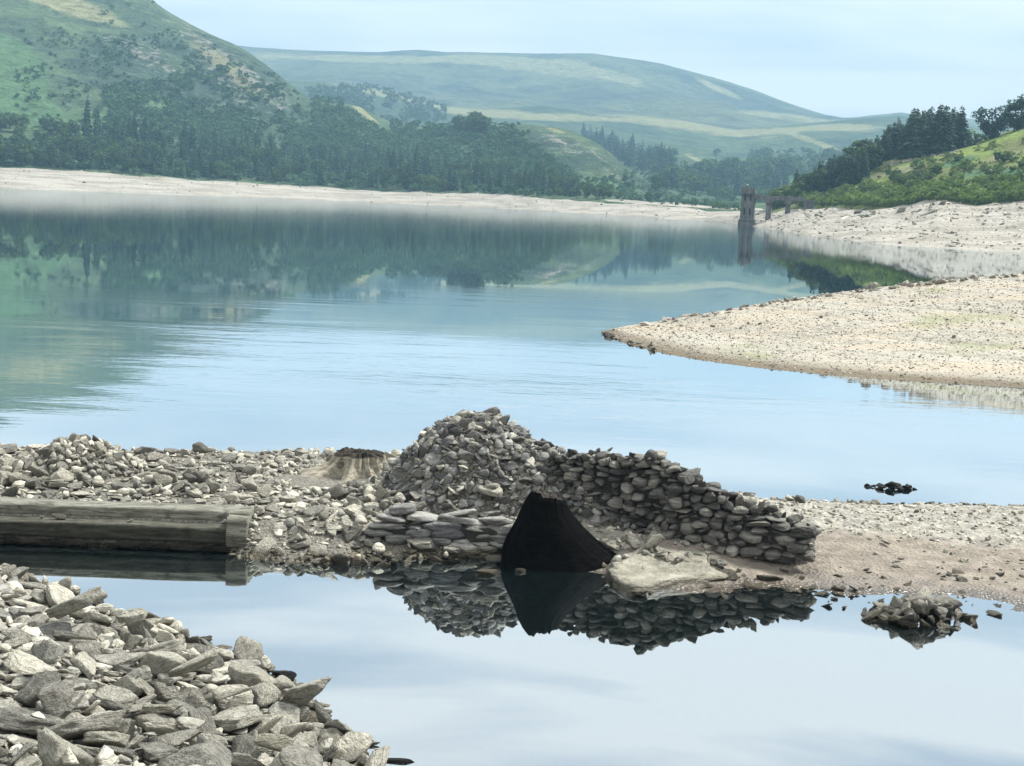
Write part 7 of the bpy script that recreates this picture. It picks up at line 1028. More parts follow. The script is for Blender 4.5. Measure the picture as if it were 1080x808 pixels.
8,51,-388,1829,42,2,-2,100,26,178,-647,1832,54,-6,4,-71,23,123,-238,1826,42,-60,73,-32,2,106,-678,1857,44,1,1,-14,4,84,-202,2242,12,80,-8,-36,21,55,-384,2057,43,16,-1,-26,1,56,-784,2033,43,-4,-2,58,10,67,-225,1968,39,3,-4,-79,
5,53,-333,2081,42,3,6,-13,11,52,-406,2012,43,0,-3,-99,1,54,-479,2035,43,-1,-2,100,25,124,-179,1869,51,22,-60,75,28,110,-116,1754,56,-17,-18,91,8,67,-175,1851,46,-3,-9,-25,15,76,59,1986,47,54,19,-77,16,114,-420,1741,44,-17,2,24,
28,53,-438,1882,44,8,-17,-86,19,50,-426,1779,44,-2,4,-75,8,126,25,2140,47,70,-71,-6,1,52,-725,1963,45,0,8,-52,2,50,-427,2219,3,53,81,-25,11,72,-784,2040,44,4,2,8,10,59,-531,2161,19,-21,96,-18,19,55,-437,2226,4,10,-29,5,
9,162,-115,2153,46,28,-95,-11,4,117,-217,1775,39,37,-92,-15,5,118,-681,2023,45,-14,-4,41,13,87,-100,2039,45,1,2,-92,10,209,-456,1880,54,-13,-40,-80,16,162,-706,1842,46,-5,-5,94,20,50,-538,2186,6,4,-23,-51,11,78,-340,2023,45,-18,-30,-89,
5,87,-371,1928,44,5,8,87,19,67,219,1818,36,13,73,-50,27,113,-110,1721,46,-75,47,-22,8,132,81,1950,47,1,-14,-7,11,200,-740,2063,48,6,-3,-60,4,62,-418,1805,43,22,-28,-66,18,80,67,1972,47,-7,99,-13,4,106,-614,1821,43,0,-1,-47,
17,139,-439,2240,4,69,35,-7,12,199,-628,2143,33,45,85,-17,2,51,-657,2010,43,5,6,94,3,127,188,1736,33,43,-3,53,22,120,-133,1998,58,-19,32,-71,8,160,-491,1934,46,-2,-6,-95,15,150,233,1799,30,-39,0,75,24,94,92,1974,40,-38,35,-41,
22,145,-645,1861,48,-32,-1,-82,15,55,-545,1764,46,-21,36,27,18,156,-615,2023,50,-15,3,-36,23,61,-228,2009,39,76,-63,14,21,52,-208,1655,8,10,-27,95,8,52,-564,1781,44,3,-2,-29,25,59,-22,2165,47,-28,-1,-15,16,50,-524,1766,45,-21,-2,37,
11,63,-2,2208,28,-3,68,-63,23,91,-800,2190,4,68,60,-41,9,137,-695,1771,46,-5,-6,-18,18,51,-569,2121,43,-45,41,-20,13,115,76,2067,40,-8,-5,-98,28,50,-144,2203,38,-8,-84,-40,17,159,-739,2019,50,24,-16,32,12,188,-114,2081,45,1,-4,-32,
3,68,-173,1902,55,-97,16,-13,15,118,133,1927,34,16,-97,-17,6,145,117,1696,24,14,-10,14,23,123,-384,2215,8,20,20,-95,1,97,-512,2191,7,65,-69,30,13,72,-426,1933,44,-9,-1,-31,4,120,93,1966,43,24,7,-46,19,165,151,1931,41,3,0,100,
0,57,-144,1669,12,26,96,10,10,118,-156,1778,50,70,-61,35,14,83,199,1750,36,-7,20,15,26,133,-563,2040,49,97,14,-7,26,64,-201,1800,40,17,32,87,9,207,-173,1785,44,-3,3,-74,24,98,-175,1859,48,40,58,55,10,119,-647,2166,15,-25,21,69,
13,71,-359,1836,44,16,3,-58,5,62,45,2234,1,3,8,93,4,64,-688,1972,44,1,13,99,10,142,-299,2135,41,13,10,67,8,116,-179,1820,44,-62,77,-11,3,157,28,2031,46,-2,4,-84,7,103,156,1714,31,-85,-42,8,28,93,51,1681,15,49,-22,32,
15,53,-396,1736,43,3,-8,-99,24,65,-170,2120,42,-11,-27,73,15,51,-494,1907,43,6,35,-71,1,100,-643,2024,44,-1,-10,98,14,65,107,1918,55,58,-36,-29,28,137,-163,1804,49,-4,-15,-41,8,94,-621,1853,42,29,-96,0,8,118,-247,1907,39,0,2,20,
28,70,-121,2030,43,17,-11,70,3,83,84,1943,50,-79,-51,-23,1,131,-288,1767,42,-3,-2,51,1,102,-570,2016,52,-50,-27,-51,20,53,15,2149,47,23,13,16,6,61,-132,2078,45,-21,88,36,17,50,-784,2165,14,27,49,70,0,125,-283,1841,43,-5,1,-53,
21,64,-314,2027,41,12,3,-36,4,55,-309,2199,29,19,45,-86,6,110,-690,2102,45,0,3,-56,24,70,-499,1823,43,-14,18,-97,14,50,-773,2062,46,-15,-24,-94,3,64,-513,1981,46,-36,6,-92,12,151,-25,2058,47,0,-7,62,20,126,-253,2128,44,32,55,46,
22,67,-514,1954,51,-30,-79,-14,21,156,-27,2046,50,-56,82,12,19,108,-638,1820,46,2,-3,-90,15,101,-520,1962,55,14,-77,-47,6,84,-66,1705,43,-93,-19,-8,24,60,80,1677,10,85,-38,-33,22,92,-280,2134,42,-23,14,8,27,50,-94,2133,43,-5,-8,70,
12,57,-391,2213,5,-4,12,89,27,119,-143,1644,5,-5,-93,35,7,96,-535,2017,44,7,0,23,5,138,35,1658,8,18,56,-69,22,68,-664,1755,45,-4,-31,31,17,50,-488,2036,44,-51,-34,-38,1,196,-503,1942,48,82,-54,18,12,51,-225,1907,38,1,-6,97,
3,92,-171,2222,30,-6,-26,-79,9,50,-499,1791,44,-66,-3,1,3,81,-254,1877,39,-3,7,-44,14,79,-134,2040,44,0,-32,-75,19,64,-677,2011,46,28,13,-35,22,113,-273,2132,49,22,5,97,4,92,-162,1638,3,75,16,42,22,78,-107,2018,56,-96,10,-4,
12,53,-727,2037,43,50,86,-5,6,50,-583,2052,44,0,-11,99,18,205,-189,2117,47,-21,12,91,5,50,-384,2046,42,9,-9,-6,28,50,-626,2022,44,-61,21,6,23,123,-486,1813,45,-12,-98,18,9,134,40,2109,47,-17,-1,-94,10,141,-197,2164,41,6,-1,-52,
17,121,-183,1857,52,-12,-99,-3,11,169,-221,2284,-3,-12,96,-25,26,51,-259,1796,41,37,30,53,16,180,-382,1735,45,-20,2,68,21,53,-16,1655,-1,-93,-18,-20,17,88,-147,1757,43,-40,-44,5,22,70,87,1963,41,-64,27,-54,10,111,-649,1882,52,99,-15,-3,
9,185,-194,2060,44,-3,1,-87,18,105,-204,2144,42,-4,17,7,20,151,-309,1736,45,16,-11,0,23,84,-671,2050,46,-52,-83,18,20,82,-754,1998,47,18,-16,-81,14,67,-183,1852,42,7,66,-75,2,191,-433,1836,51,9,-30,2,27,52,-491,1743,46,-81,31,-17,
22,51,-313,2047,43,27,-27,82,6,99,-33,2078,48,-3,0,-71,22,113,-152,1674,19,54,83,16,1,112,-347,1836,44,-2,1,27,27,142,-147,2002,50,-32,79,52,2,140,-403,1958,44,1,-4,-79,26,67,145,1676,17,-4,-17,-98,4,50,-51,1716,45,10,4,16,
1,51,-631,2045,44,0,9,-97,5,173,-547,2026,46,2,2,74,15,75,-118,2046,44,7,5,65,23,101,-319,1799,44,-29,4,-80,1,55,-573,2099,44,-4,-1,95,9,66,-172,1911,55,-32,68,-60,14,132,141,1916,47,-32,11,60,11,103,-177,1814,49,-91,-11,27,
1,103,46,1656,3,22,31,42,21,168,-287,1746,42,13,14,54,1,53,-99,2201,36,65,-71,20,20,84,-356,1989,46,-38,17,90,28,135,-461,1821,46,10,13,-77,26,57,-379,2106,44,-6,37,-67,9,117,-220,2252,10,-49,-66,25,14,50,-426,2061,44,42,-61,-8,
11,60,-627,1840,42,-2,2,-85,15,150,107,1927,45,-60,-76,26,20,65,-42,2044,52,-34,75,40,1,71,-769,2122,40,-14,-11,-69,4,161,71,1955,52,25,2,-3,20,94,-361,2208,15,-13,59,77,15,146,-481,2143,44,22,-19,-40,0,50,-183,1656,11,-71,-60,35,
23,51,-410,2074,43,19,-26,88,11,140,-111,2114,45,1,6,97,1,80,-337,1766,43,5,-1,25,18,101,-639,2204,2,-26,30,89,13,95,-334,1791,44,-1,2,63,6,106,-267,2146,40,-38,8,5,3,50,-524,1796,43,-2,9,98,4,165,-610,1753,46,31,86,31,
16,113,184,1723,29,1,-100,-6,24,154,-769,1958,47,-24,-6,-51,25,114,-11,1699,47,-96,22,-2,2,100,-768,2010,45,2,-4,21,12,57,-294,1735,41,95,30,11,16,138,135,1702,28,-8,-61,70,18,50,-569,2048,44,-4,21,-53,4,50,-400,1935,44,-4,0,-3,
26,63,-708,1961,46,-23,18,-22,5,50,51,2170,38,6,16,94,0,62,-573,1803,46,-2,-78,62,8,75,-162,2206,37,-5,-15,-67,10,51,-314,2238,3,19,85,49,6,125,72,1662,4,-72,66,-4,1,51,-253,1672,23,7,-10,-35,26,54,-670,2005,47,-72,45,-23,
3,85,-146,2272,3,-6,6,21,2,137,-153,1657,9,3,3,-63,19,140,-438,1928,51,27,-39,-32,10,100,-654,1881,48,-84,50,1,8,153,-459,2079,46,3,1,-85,7,73,-534,1996,49,-29,9,-61,19,81,-160,2007,47,-11,90,41,10,51,-407,1770,44,4,4,94,
15,156,-192,2001,43,-36,7,65,27,139,2,1611,-15,-31,56,-45,20,107,-71,2036,56,31,-27,-72,21,166,-54,2181,46,-1,10,54,28,155,-19,1692,44,99,-15,4,3,108,-591,2106,44,0,2,18,18,51,-262,2132,47,-14,-39,-29,8,66,-713,1979,45,1,4,99,
5,103,141,1924,37,-12,22,-21,16,53,-366,2031,42,-42,43,-28,20,89,-443,2032,44,13,-9,-1,6,67,-596,2151,28,-66,3,-18,28,102,-344,1989,46,2,-19,-2,28,176,-150,2261,12,-76,39,-8,15,76,-98,2227,26,-45,-64,62,23,60,-311,1842,42,-40,-90,1,
10,106,-522,1950,56,72,-63,-24,17,119,-498,1800,47,7,-26,44,23,165,-363,1890,48,-31,-80,40,0,100,-31,1702,46,30,95,6,3,178,-684,1806,45,5,3,-99,21,57,-344,1740,42,-8,10,99,18,174,59,2111,47,5,32,72,22,50,-401,1924,48,-54,-10,83,
8,59,-712,2162,16,34,-47,75,4,78,-213,1955,41,83,-50,-20,3,65,-79,2076,44,9,-3,-17,8,53,-453,1818,42,3,100,1,5,78,-274,1717,38,31,-92,-18,26,108,-199,1812,43,79,-42,-2,14,121,61,1973,53,14,-4,80,3,198,-548,1781,47,0,1,-40,
3,183,-587,1788,45,-1,0,62,11,50,-767,2069,45,0,-9,99,0,76,-256,2030,40,5,-1,55,6,154,-74,2163,47,0,-3,2,20,145,181,1695,31,-21,18,85,2,51,92,1988,38,0,-5,-94,6,50,-326,2174,39,-12,19,86,23,191,-167,2046,46,6,-24,68,
14,53,-713,1917,46,-24,-4,-83,14,53,2,2234,9,-63,72,-29,2,182,-531,2186,11,7,30,93,18,71,-266,1873,42,10,24,14,22,66,-525,2103,46,-19,7,-16,3,141,-110,2269,2,-16,4,27,3,96,-527,1990,50,-7,14,-67,16,74,215,1879,28,44,-8,-87,
4,117,-396,2066,44,28,8,40,9,84,-88,2253,9,20,92,25,6,51,-443,1945,44,2,2,95,27,175,-343,1859,53,-8,15,-47,20,120,-451,2222,4,1,-18,-26,20,90,-541,1893,59,-56,-80,21,19,113,-212,1749,42,14,-3,94,25,62,-494,2048,43,-1,0,18,
11,88,-790,1994,46,80,58,0,5,108,-661,1791,44,2,-3,-86,10,81,-228,1749,40,-82,41,-38,12,67,-235,1751,39,14,74,-64,7,56,-343,1929,44,-80,59,0,4,81,-30,2228,11,19,96,-19,7,100,-252,2078,51,4,-34,-76,5,51,39,2072,43,-4,4,-27,
9,146,-462,2137,45,-4,100,-6,13,81,167,1738,58,-27,-39,17,24,50,-226,1792,38,-32,83,-36,23,60,-223,2113,40,-7,20,-94,26,66,-71,1670,15,-18,49,-61,4,51,-529,1806,42,1,8,93,1,84,-703,2042,44,-1,9,-74,14,50,-344,2003,44,26,17,89,
21,113,81,2122,38,2,11,99,4,50,-246,2184,36,46,71,21,26,72,-593,2181,10,28,66,-35,3,51,-68,2202,40,-24,3,5,6,161,-571,1831,45,7,6,-96,26,90,-500,1885,46,98,-5,-15,13,53,-489,1963,44,-41,-6,42,11,52,-264,1641,3,13,2,-60,
6,80,-290,1947,42,-4,2,-52,18,166,-520,2039,48,54,-83,-11,3,51,-124,2022,42,-3,-3,-24,2,131,10,2205,26,-35,-3,-15,26,55,-229,1741,39,34,-2,6,5,140,-177,2040,47,20,-24,19,26,82,-669,2042,48,-51,78,26,0,50,-454,1811,43,-1,1,72,
27,142,-180,1881,58,77,-53,7,1,161,-304,1769,43,-3,-1,48,14,53,-704,1942,45,9,-33,-43,0,110,-174,1904,61,12,6,-46,14,61,-37,1654,3,-71,33,8,14,87,-203,2253,7,87,38,32,11,76,-580,1862,51,70,-45,-9,11,50,-738,1954,45,-4,-2,57,
24,79,-228,2229,13,-4,0,27,6,156,-107,2207,39,-8,-88,46,8,93,-773,2178,12,-69,-16,-12,14,104,-438,2215,7,-24,-18,-92,7,143,-677,2098,44,4,-3,74,15,198,-256,1696,28,23,49,-84,1,56,-674,2045,44,-6,0,21,10,88,-758,2048,44,1,4,-26,
25,156,-180,1803,46,-14,-46,-46,14,65,-408,1994,46,-7,53,38,14,128,-422,1846,48,10,24,96,20,65,-599,1869,55,-55,-13,-82,17,65,-201,1933,42,3,-55,26,17,141,-171,1852,57,-33,-88,21,24,52,-707,2031,43,-61,76,-16,15,100,-338,1834,44,7,-10,-73,
23,134,-668,1975,55,-78,-55,-10,25,52,-113,2095,43,-5,-10,-75,21,145,-322,1724,43,4,14,64,14,68,-674,1926,56,19,-82,50,5,50,-196,1925,39,-88,-47,-3,5,50,-233,1701,28,19,8,-75,23,62,89,2154,36,-81,49,17,20,137,-131,2091,46,16,-18,-88,
0,121,-388,2202,15,-38,-2,-6,20,51,-368,2148,43,24,-7,-60,12,53,72,1996,39,-6,0,-99,1,70,-324,1793,44,-71,44,-55,5,59,-498,1991,44,-2,-9,-11,9,69,80,1971,40,-6,4,-5,26,134,-173,2082,47,-88,48,-7,9,85,-685,1945,51,-15,48,-83,
20,51,-527,1800,44,-37,39,72,16,140,-711,1945,46,-5,-2,100,8,84,0,1653,2,17,73,-50,5,72,-626,2173,11,-12,15,71,19,139,-623,1830,48,3,-8,71,1,63,-620,2055,44,1,11,-87,7,156,-24,1707,51,13,98,-14,2,50,-792,2122,38,-8,-27,-44,
11,157,-131,1687,33,3,93,19,9,52,-620,2062,46,-4,70,66,17,150,-155,1765,49,63,41,-64,13,200,-689,2178,8,-18,1,-3,22,50,67,2024,41,-14,23,-95,15,129,-764,2161,16,14,94,-6,6,127,-49,1707,49,-49,-78,27,17,112,-136,1773,60,10,-97,-21,
4,150,-665,1995,48,46,-48,-14,25,53,-457,2145,40,-6,-8,-98,6,62,-295,1716,41,-1,6,-93,24,94,94,1951,38,91,38,7,0,162,-292,1652,11,17,-26,54,1,59,-560,1842,43,-8,3,-50,8,65,124,1949,36,14,-99,-7,7,59,-216,1834,40,5,-4,-47,
2,151,-722,2201,2,67,-68,26,7,152,-276,2008,40,-80,-59,6,19,117,-175,1935,52,-57,1,-76,6,149,207,1756,47,73,53,-14,1,141,-714,2043,44,-5,7,-67,4,204,-246,2068,48,-18,-57,74,20,155,-114,1740,54,-17,29,91,7,50,-720,1854,44,5,0,90,
23,65,-603,1734,44,15,63,-50,20,180,-113,2056,50,90,-28,-6,6,78,160,1942,38,-32,53,71,18,51,-26,2202,31,-68,-30,-22,9,50,-494,2112,44,-8,0,-21,8,77,-153,2210,36,-13,2,3,17,62,-574,2043,46,-6,-15,99,17,69,-204,1862,41,5,-47,-79,
14,65,-249,1677,27,-9,11,-98,12,158,-244,1983,41,-4,-1,-2,8,134,-483,2085,48,87,-14,-10,14,136,140,1951,39,-76,-54,-26,18,192,-547,2081,49,-23,-6,96,3,50,-421,1978,44,4,2,68,13,62,-526,2050,45,-11,13,-95,3,50,-167,2160,40,-5,-4,-98,
2,122,-690,2192,1,0,15,99,11,108,-221,1806,40,2,-4,82,18,198,-278,1925,47,6,26,-92,3,100,101,1944,37,7,14,39,16,100,-274,1889,41,92,38,1,6,104,-185,1766,40,1,-3,-51,5,130,-530,1917,59,-23,11,-96,26,92,-714,1996,48,-32,24,-16,
7,68,-570,1874,54,94,17,-3,16,157,64,1941,62,22,-11,97,0,52,-778,2117,41,-12,3,39,25,50,-462,1825,42,10,-5,65,17,145,-178,2002,53,-66,55,51,9,65,-295,1760,42,-5,-29,72,12,50,-714,1893,47,-71,-60,-21,25,203,-296,2004,42,-4,2,-48,
14,135,-32,1691,52,43,-90,6,12,89,-605,1741,45,-4,20,88,16,55,-284,2060,41,100,8,1,20,59,-401,2083,47,10,4,93,27,148,128,1628,6,-71,-42,-52,1,55,-17,1659,2,15,50,-82,3,52,-445,2004,43,-5,0,-100,27,81,-175,1833,47,-29,-60,75,
12,89,70,1967,44,-55,-32,39,8,201,-315,2147,44,4,3,16,5,51,8,2223,11,-8,30,69,15,102,-196,2263,5,13,-30,-90,9,51,-224,2129,39,-5,-3,-13,28,115,-307,1905,46,-55,51,-10,24,74,69,1978,42,-85,42,9,0,122,-606,2166,19,-13,-29,-82,
5,50,-263,1828,39,1,-3,-42,19,71,-154,1804,58,-34,-22,91,27,86,-436,2167,35,-38,37,-82,16,94,-242,1895,38,-13,98,12,25,89,-517,1891,44,-2,6,-97,10,176,-262,1998,44,-8,-26,74,5,66,-667,1879,46,11,-1,-25,4,133,-122,2005,57,31,76,-21,
4,135,-66,1720,48,-95,4,-21,7,81,-307,1942,42,-81,-59,5,24,76,127,1932,36,55,-69,10,8,70,9,2044,47,62,-78,-8,13,51,-595,1763,43,-24,28,-63,21,140,-345,2155,44,10,-10,-91,24,56,-640,2100,45,21,14,95,11,53,-479,2077,45,1,0,63,
6,204,-537,2226,-1,96,-18,3,2,72,-133,2114,44,0,-4,-98,10,50,-148,1991,42,2,-9,93,1,131,-441,1785,44,-1,3,-97,14,160,-101,2243,22,-53,-80,29,5,55,-364,1830,42,4,-8,-63,1,134,-691,1753,44,2,8,-87,23,90,-173,1730,42,-14,-26,14,
24,121,-193,1880,42,-47,-84,11,2,56,-124,2051,43,4,-6,-96,17,68,-172,1869,57,83,25,31,28,58,-427,1769,44,8,5,29,24,133,-618,1866,54,-35,-12,-83,2,150,-583,2135,36,-13,-26,-88,27,50,-674,1812,49,5,52,14,14,102,194,1894,37,73,-66,-18,
5,175,-96,2064,47,-12,11,-62,20,133,-685,1911,54,22,-26,-92,12,55,-86,2246,10,59,-14,-3,1,105,-491,1885,46,50,-60,-62,9,171,-668,2160,22,-19,-34,-75,26,190,-364,1969,50,-32,-20,82,27,111,-678,1892,52,5,0,99,28,198,-318,1826,47,17,-2,61,
7,87,-456,1832,44,31,5,59,6,50,-89,2190,41,-10,-18,-84,4,132,-158,1786,52,23,18,18,5,131,-131,1650,9,75,-61,23,16,133,-565,2190,5,-13,2,-80,28,131,-226,1733,41,15,-15,-79,25,55,-203,1872,39,-3,-4,-57,2,187,-413,2074,48,22,6,-29,
8,80,-278,2212,19,5,-100,-3,8,52,-528,1830,42,3,-3,45,9,53,-464,2085,47,-49,-23,71,8,88,-358,1736,43,0,-22,-94,17,135,-664,1898,57,-83,45,-33,20,203,-185,1947,47,15,14,40,2,200,-284,2077,44,0,-1,95,7,65,-209,2168,38,5,-5,-38,
6,50,17,2230,9,53,17,72,12,114,220,1874,27,0,-3,65,2,68,96,2214,5,-7,16,74,6,60,-507,2189,11,9,59,-59,21,95,-16,2038,54,56,12,-38,20,120,111,1935,52,-60,-22,62,18,113,-181,1719,43,1,-20,83,25,78,100,1928,50,-41,-23,39,
21,195,-330,1871,47,7,1,-72,8,52,-37,1695,40,42,5,-75,24,57,-209,1991,40,89,38,17,7,53,-14,2065,46,10,-2,-22,26,190,83,1992,45,-40,-6,65,19,115,-52,2061,50,-10,14,-13,8,53,-138,2216,32,-13,-19,-65,11,50,-449,1836,44,-14,14,37,
9,53,-172,1664,11,18,10,-32,4,111,-226,2105,41,14,3,42,18,70,91,1943,42,7,-95,-13,1,120,-372,1985,44,-6,0,9,27,134,-208,1869,46,-25,6,61,0,50,-466,2017,44,-1,-1,14,15,83,-38,2229,11,-41,24,17,6,176,-383,2002,46,-3,2,-39,
18,76,-16,2044,50,78,31,53,16,100,-336,2007,44,-8,7,31,9,100,16,1612,-20,-18,76,62,18,72,-682,1932,51,-29,7,7,6,168,-699,1950,51,-8,8,-98,28,154,-570,1867,52,64,25,3,1,50,-48,2164,45,0,10,-90,20,75,122,1935,39,-65,20,52,
11,70,-284,2017,41,10,-9,99,10,119,-96,2027,56,-11,-99,5,7,86,-659,2072,45,52,85,7,28,163,209,1754,32,-6,35,-66,14,69,-125,2266,9,84,16,-9,24,116,-334,2197,29,-4,-71,70,18,57,-194,1759,39,12,12,-79,27,154,-491,1896,50,6,13,-99,
6,53,-101,2092,44,5,-10,-99,10,75,-411,1823,53,-8,10,-69,16,83,-155,1669,13,-48,-52,23,16,197,-436,1991,44,96,-29,1,28,50,-580,1778,45,25,25,-66,17,136,27,2033,53,93,35,-11,0,161,-422,1953,46,4,5,81,0,71,-66,1697,38,41,-12,25,
3,116,-311,1808,44,8,-13,-15,22,50,-512,2008,45,-7,-23,10,15,143,-653,1896,58,67,37,64,12,64,-117,1647,1,2,-22,97,1,52,-146,2021,41,-8,-5,54,22,50,-63,2224,20,-72,-28,-37,9,111,-661,1870,48,12,-14,-98,22,152,-207,1909,46,35,-83,-44,
28,112,-496,2006,45,25,4,-8,0,50,-326,2019,42,2,0,71,25,89,-84,2032,51,-24,-5,27,22,147,-9,2059,58,-17,5,98,2,66,145,1929,33,1,4,-10,0,170,-508,1840,46,2,0,-5,6,123,-448,1913,46,93,-36,2,19,158,-98,1704,48,43,-49,52,
28,125,-78,2050,47,5,13,55,1,107,-337,1908,46,1,-6,93,23,132,-552,1734,46,-69,-71,6,17,116,-266,1712,37,-73,58,31,5,181,-733,1888,48,1,-3,-88,3,203,-312,1780,46,-15,11,95,13,86,20,2042,46,-4,5,-81,6,82,-540,2047,46,-94,30,-5,
1,86,-224,2032,41,-8,-3,49,15,66,65,1677,10,37,72,-45,8,118,137,1695,24,8,12,-97,15,109,-327,2070,42,19,33,-92,1,139,-142,2011,44,36,93,-7,18,81,-200,2018,42,-8,11,25,23,65,-585,1876,56,19,-56,41,11,187,-243,1744,43,-83,-54,-14,
25,66,23,2059,46,-43,90,-2,3,98,-560,2121,43,-31,8,39,3,137,47,2062,44,-3,6,-25,22,85,-715,1904,48,92,-20,-6,16,124,56,1992,46,-36,-10,87,13,53,-139,2060,41,2,2,-91,15,50,-123,2237,20,-18,-63,-19,6,169,-634,2036,47,0,11,-95,
4,158,-510,1787,46,-7,-100,-1,17,88,-757,2218,-4,26,39,84,17,55,-322,1971,44,50,22,57,9,86,-397,1837,47,-49,-70,-52,8,130,-299,1877,44,74,62,14,4,51,-280,1965,40,3,-1,-86,1,97,68,2233,3,7,12,-60,17,126,227,1769,35,-71,-45,52,
5,55,-704,1995,45,5,0,-88,6,59,-609,2041,44,-3,1,-84,7,142,-199,1916,40,15,-2,38,24,127,-654,2045,47,-20,-7,-68,20,64,-236,2218,19,-19,-15,0,2,54,-25,2142,48,-53,-33,-18,7,109,-724,2074,45,6,10,84,15,105,-719,1940,46,-33,30,-1,
17,117,-664,2090,49,32,-35,76,2,61,-632,2189,3,-12,-7,-34,12,104,-721,2053,44,0,-4,44,2,107,-47,2086,46,-1,-1,33,14,73,-568,2168,17,55,11,64,16,147,-141,1767,48,-43,22,9,11,53,-723,1976,45,0,-3,-99,6,89,-765,1997,46,8,8,-50,
12,131,-299,1758,45,0,-30,52,20,57,-610,2115,43,-12,-27,-89,18,74,-596,2011,57,86,44,-15,20,79,-608,1875,61,-59,16,-79,10,202,-257,2057,42,3,3,97,18,113,66,1991,44,60,75,16,8,66,-247,2104,39,-1,2,54,14,52,-637,1802,44,31,5,75,
6,171,-676,1741,46,-5,-1,32,8,76,-490,1793,43,0,-6,-62,27,50,-654,1769,44,3,23,76,5,106,-131,2003,50,23,-14,55,10,99,-654,2080,45,2,1,-42,19,85,77,1962,44,34,82,42,3,191,-506,2099,47,0,1,69,28,72,-392,1814,42,11,12,41,
22,56,-137,2282,0,-6,99,-11,0,55,97,1963,38,-5,0,-93,22,111,-339,2071,46,16,-24,49,22,65,-170,1700,35,6,37,-73,16,131,-552,1848,44,-86,-32,18,12,79,-296,2214,17,63,56,-41,26,144,-678,1941,58,34,21,-83,10,130,-181,1828,49,-5,-21,88,
22,78,-534,2037,47,-14,11,19,12,82,-624,2058,46,10,84,-52,4,135,-260,1768,41,-2,-4,-98,12,51,-525,2020,44,-7,1,-8,3,145,-148,1746,44,25,-17,29,13,60,-226,2154,38,0,-2,47,7,52,-316,1897,43,-4,-1,-89,19,130,-97,1724,53,-89,4,44,
14,152,-632,1872,55,-5,1,-36,25,75,-179,1812,41,2,98,-15,15,50,-17,2174,45,-43,25,24,28,91,-452,1826,44,10,13,99,7,50,21,2200,28,3,12,-8,3,152,-397,1746,48,2,-27,82,5,142,188,1914,32,6,2,-15,8,93,223,1863,27,0,0,-81,
3,72,-210,1645,4,12,6,-28,7,90,-239,1947,39,0,-4,37,19,61,-140,2021,43,-18,16,3,4,55,-506,2192,6,-12,-22,-61,0,58,-581,2087,45,7,-5,98,21,122,2,2051,48,-2,10,76,19,143,-418,1908,50,-4,-10,-26,1,96,-316,2055,42,-6,1,21,
21,84,-494,1874,44,8,12,65,27,119,-174,2164,46,42,39,31,18,92,-81,2260,5,-23,-2,-80,15,51,-615,2034,44,93,-36,3,22,104,134,1661,14,-86,-12,-49,13,139,-804,2021,46,-1,2,49,7,113,-220,2074,41,0,-2,-97,11,56,-205,2002,42,32,-70,-56,
18,157,-510,2224,1,89,-33,21,4,126,-597,2121,43,41,-1,-7,11,63,-651,2033,44,0,0,56,7,51,-573,2164,15,-18,-44,-77,0,89,-535,2024,50,-84,53,6,2,89,-450,1858,42,9,2,81,10,63,-238,1707,30,17,16,-83,12,117,-723,1909,48,-30,-4,59,
16,116,181,1897,37,-37,-14,92,11,83,-168,2261,8,-20,9,45,15,90,-78,2031,57,-60,71,18,2,62,-667,1811,43,0,-4,-94,2,51,-337,1740,42,1,7,56,3,51,-329,1820,42,95,-30,-1,25,69,71,1938,59,-5,-23,-96,9,78,-186,1974,47,78,33,-44,
1,101,49,2080,42,-5,4,-99,13,51,-717,1882,46,-5,3,4]
# ------------------------------------------------------------------ rocks
M['heapstone'] = stone_mat('heap_stone_grey', [(0, (.12, .125, .125)), (.3, (.17, .175, .17)), (.6, (.235, .235, .22)), (.85, (.29, .29, .27)), (1, (.36, .355, .32))], .9)
M['blackstone'] = stone_mat('black_wet_rock', [(0, (.018, .018, .018)), (1, (.035, .034, .032))], .15, .3)
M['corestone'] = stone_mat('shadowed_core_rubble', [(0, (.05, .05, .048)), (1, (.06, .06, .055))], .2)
SH4 = {}
def shared(kind_i, mat, sub=4):
    key = (kind_i, mat, sub)
    if key not in SH4:
        P, f = stone_shape(kind_i, KINDS[kind_i], sub); SH4[key] = mesh_np('rock', P, f, M[mat])
    return SH4[key]
LOW = {}
def low(kind_i, sub=2):
    if (kind_i, sub) not in LOW: LOW[(kind_i, sub)] = stone_shape(kind_i, KINDS[kind_i], sub, sub >= 3)
    return LOW[(kind_i, sub)]
def rock(k, pos, s, q=None, name='rock', label=None, cat='rock', group=None, mat='stone', scale=(1, 1, 1)):
    o = bpy.data.objects.new(name, shared(k, mat)); C.objects.link(o); o.location = pos; o.rotation_mode = 'QUATERNION'
    o.rotation_quaternion = q or Quaternion(); o.scale = (s*scale[0], s*scale[1], s*scale[2]); return tag(o, label, cat, group)
def rubble(name, items, mat, label, cat='rubble', sub=2):
    parts = []; r = np.random.RandomState(len(items))
    for k, p, s, q, sc3 in items:
        V, Fc = low(k, sub if not callable(sub) else sub(s, p)); parts.append(((V*np.array(sc3)*s)@rotm(q).T+np.array(p), Fc, r.rand()))
    V, Fc, R = merge(parts); return tag(add(name, mesh_np(name, V, Fc, M[mat], True, {'rnd': R}), None), label, cat, None, 'stuff')
rq = random.Random(77)
def rquat(tilt=.3, r=rq): return Quaternion((1, r.gauss(0, tilt), r.gauss(0, tilt), 0)).normalized() @ Quaternion((0, 0, 1), r.uniform(0, 6.28))
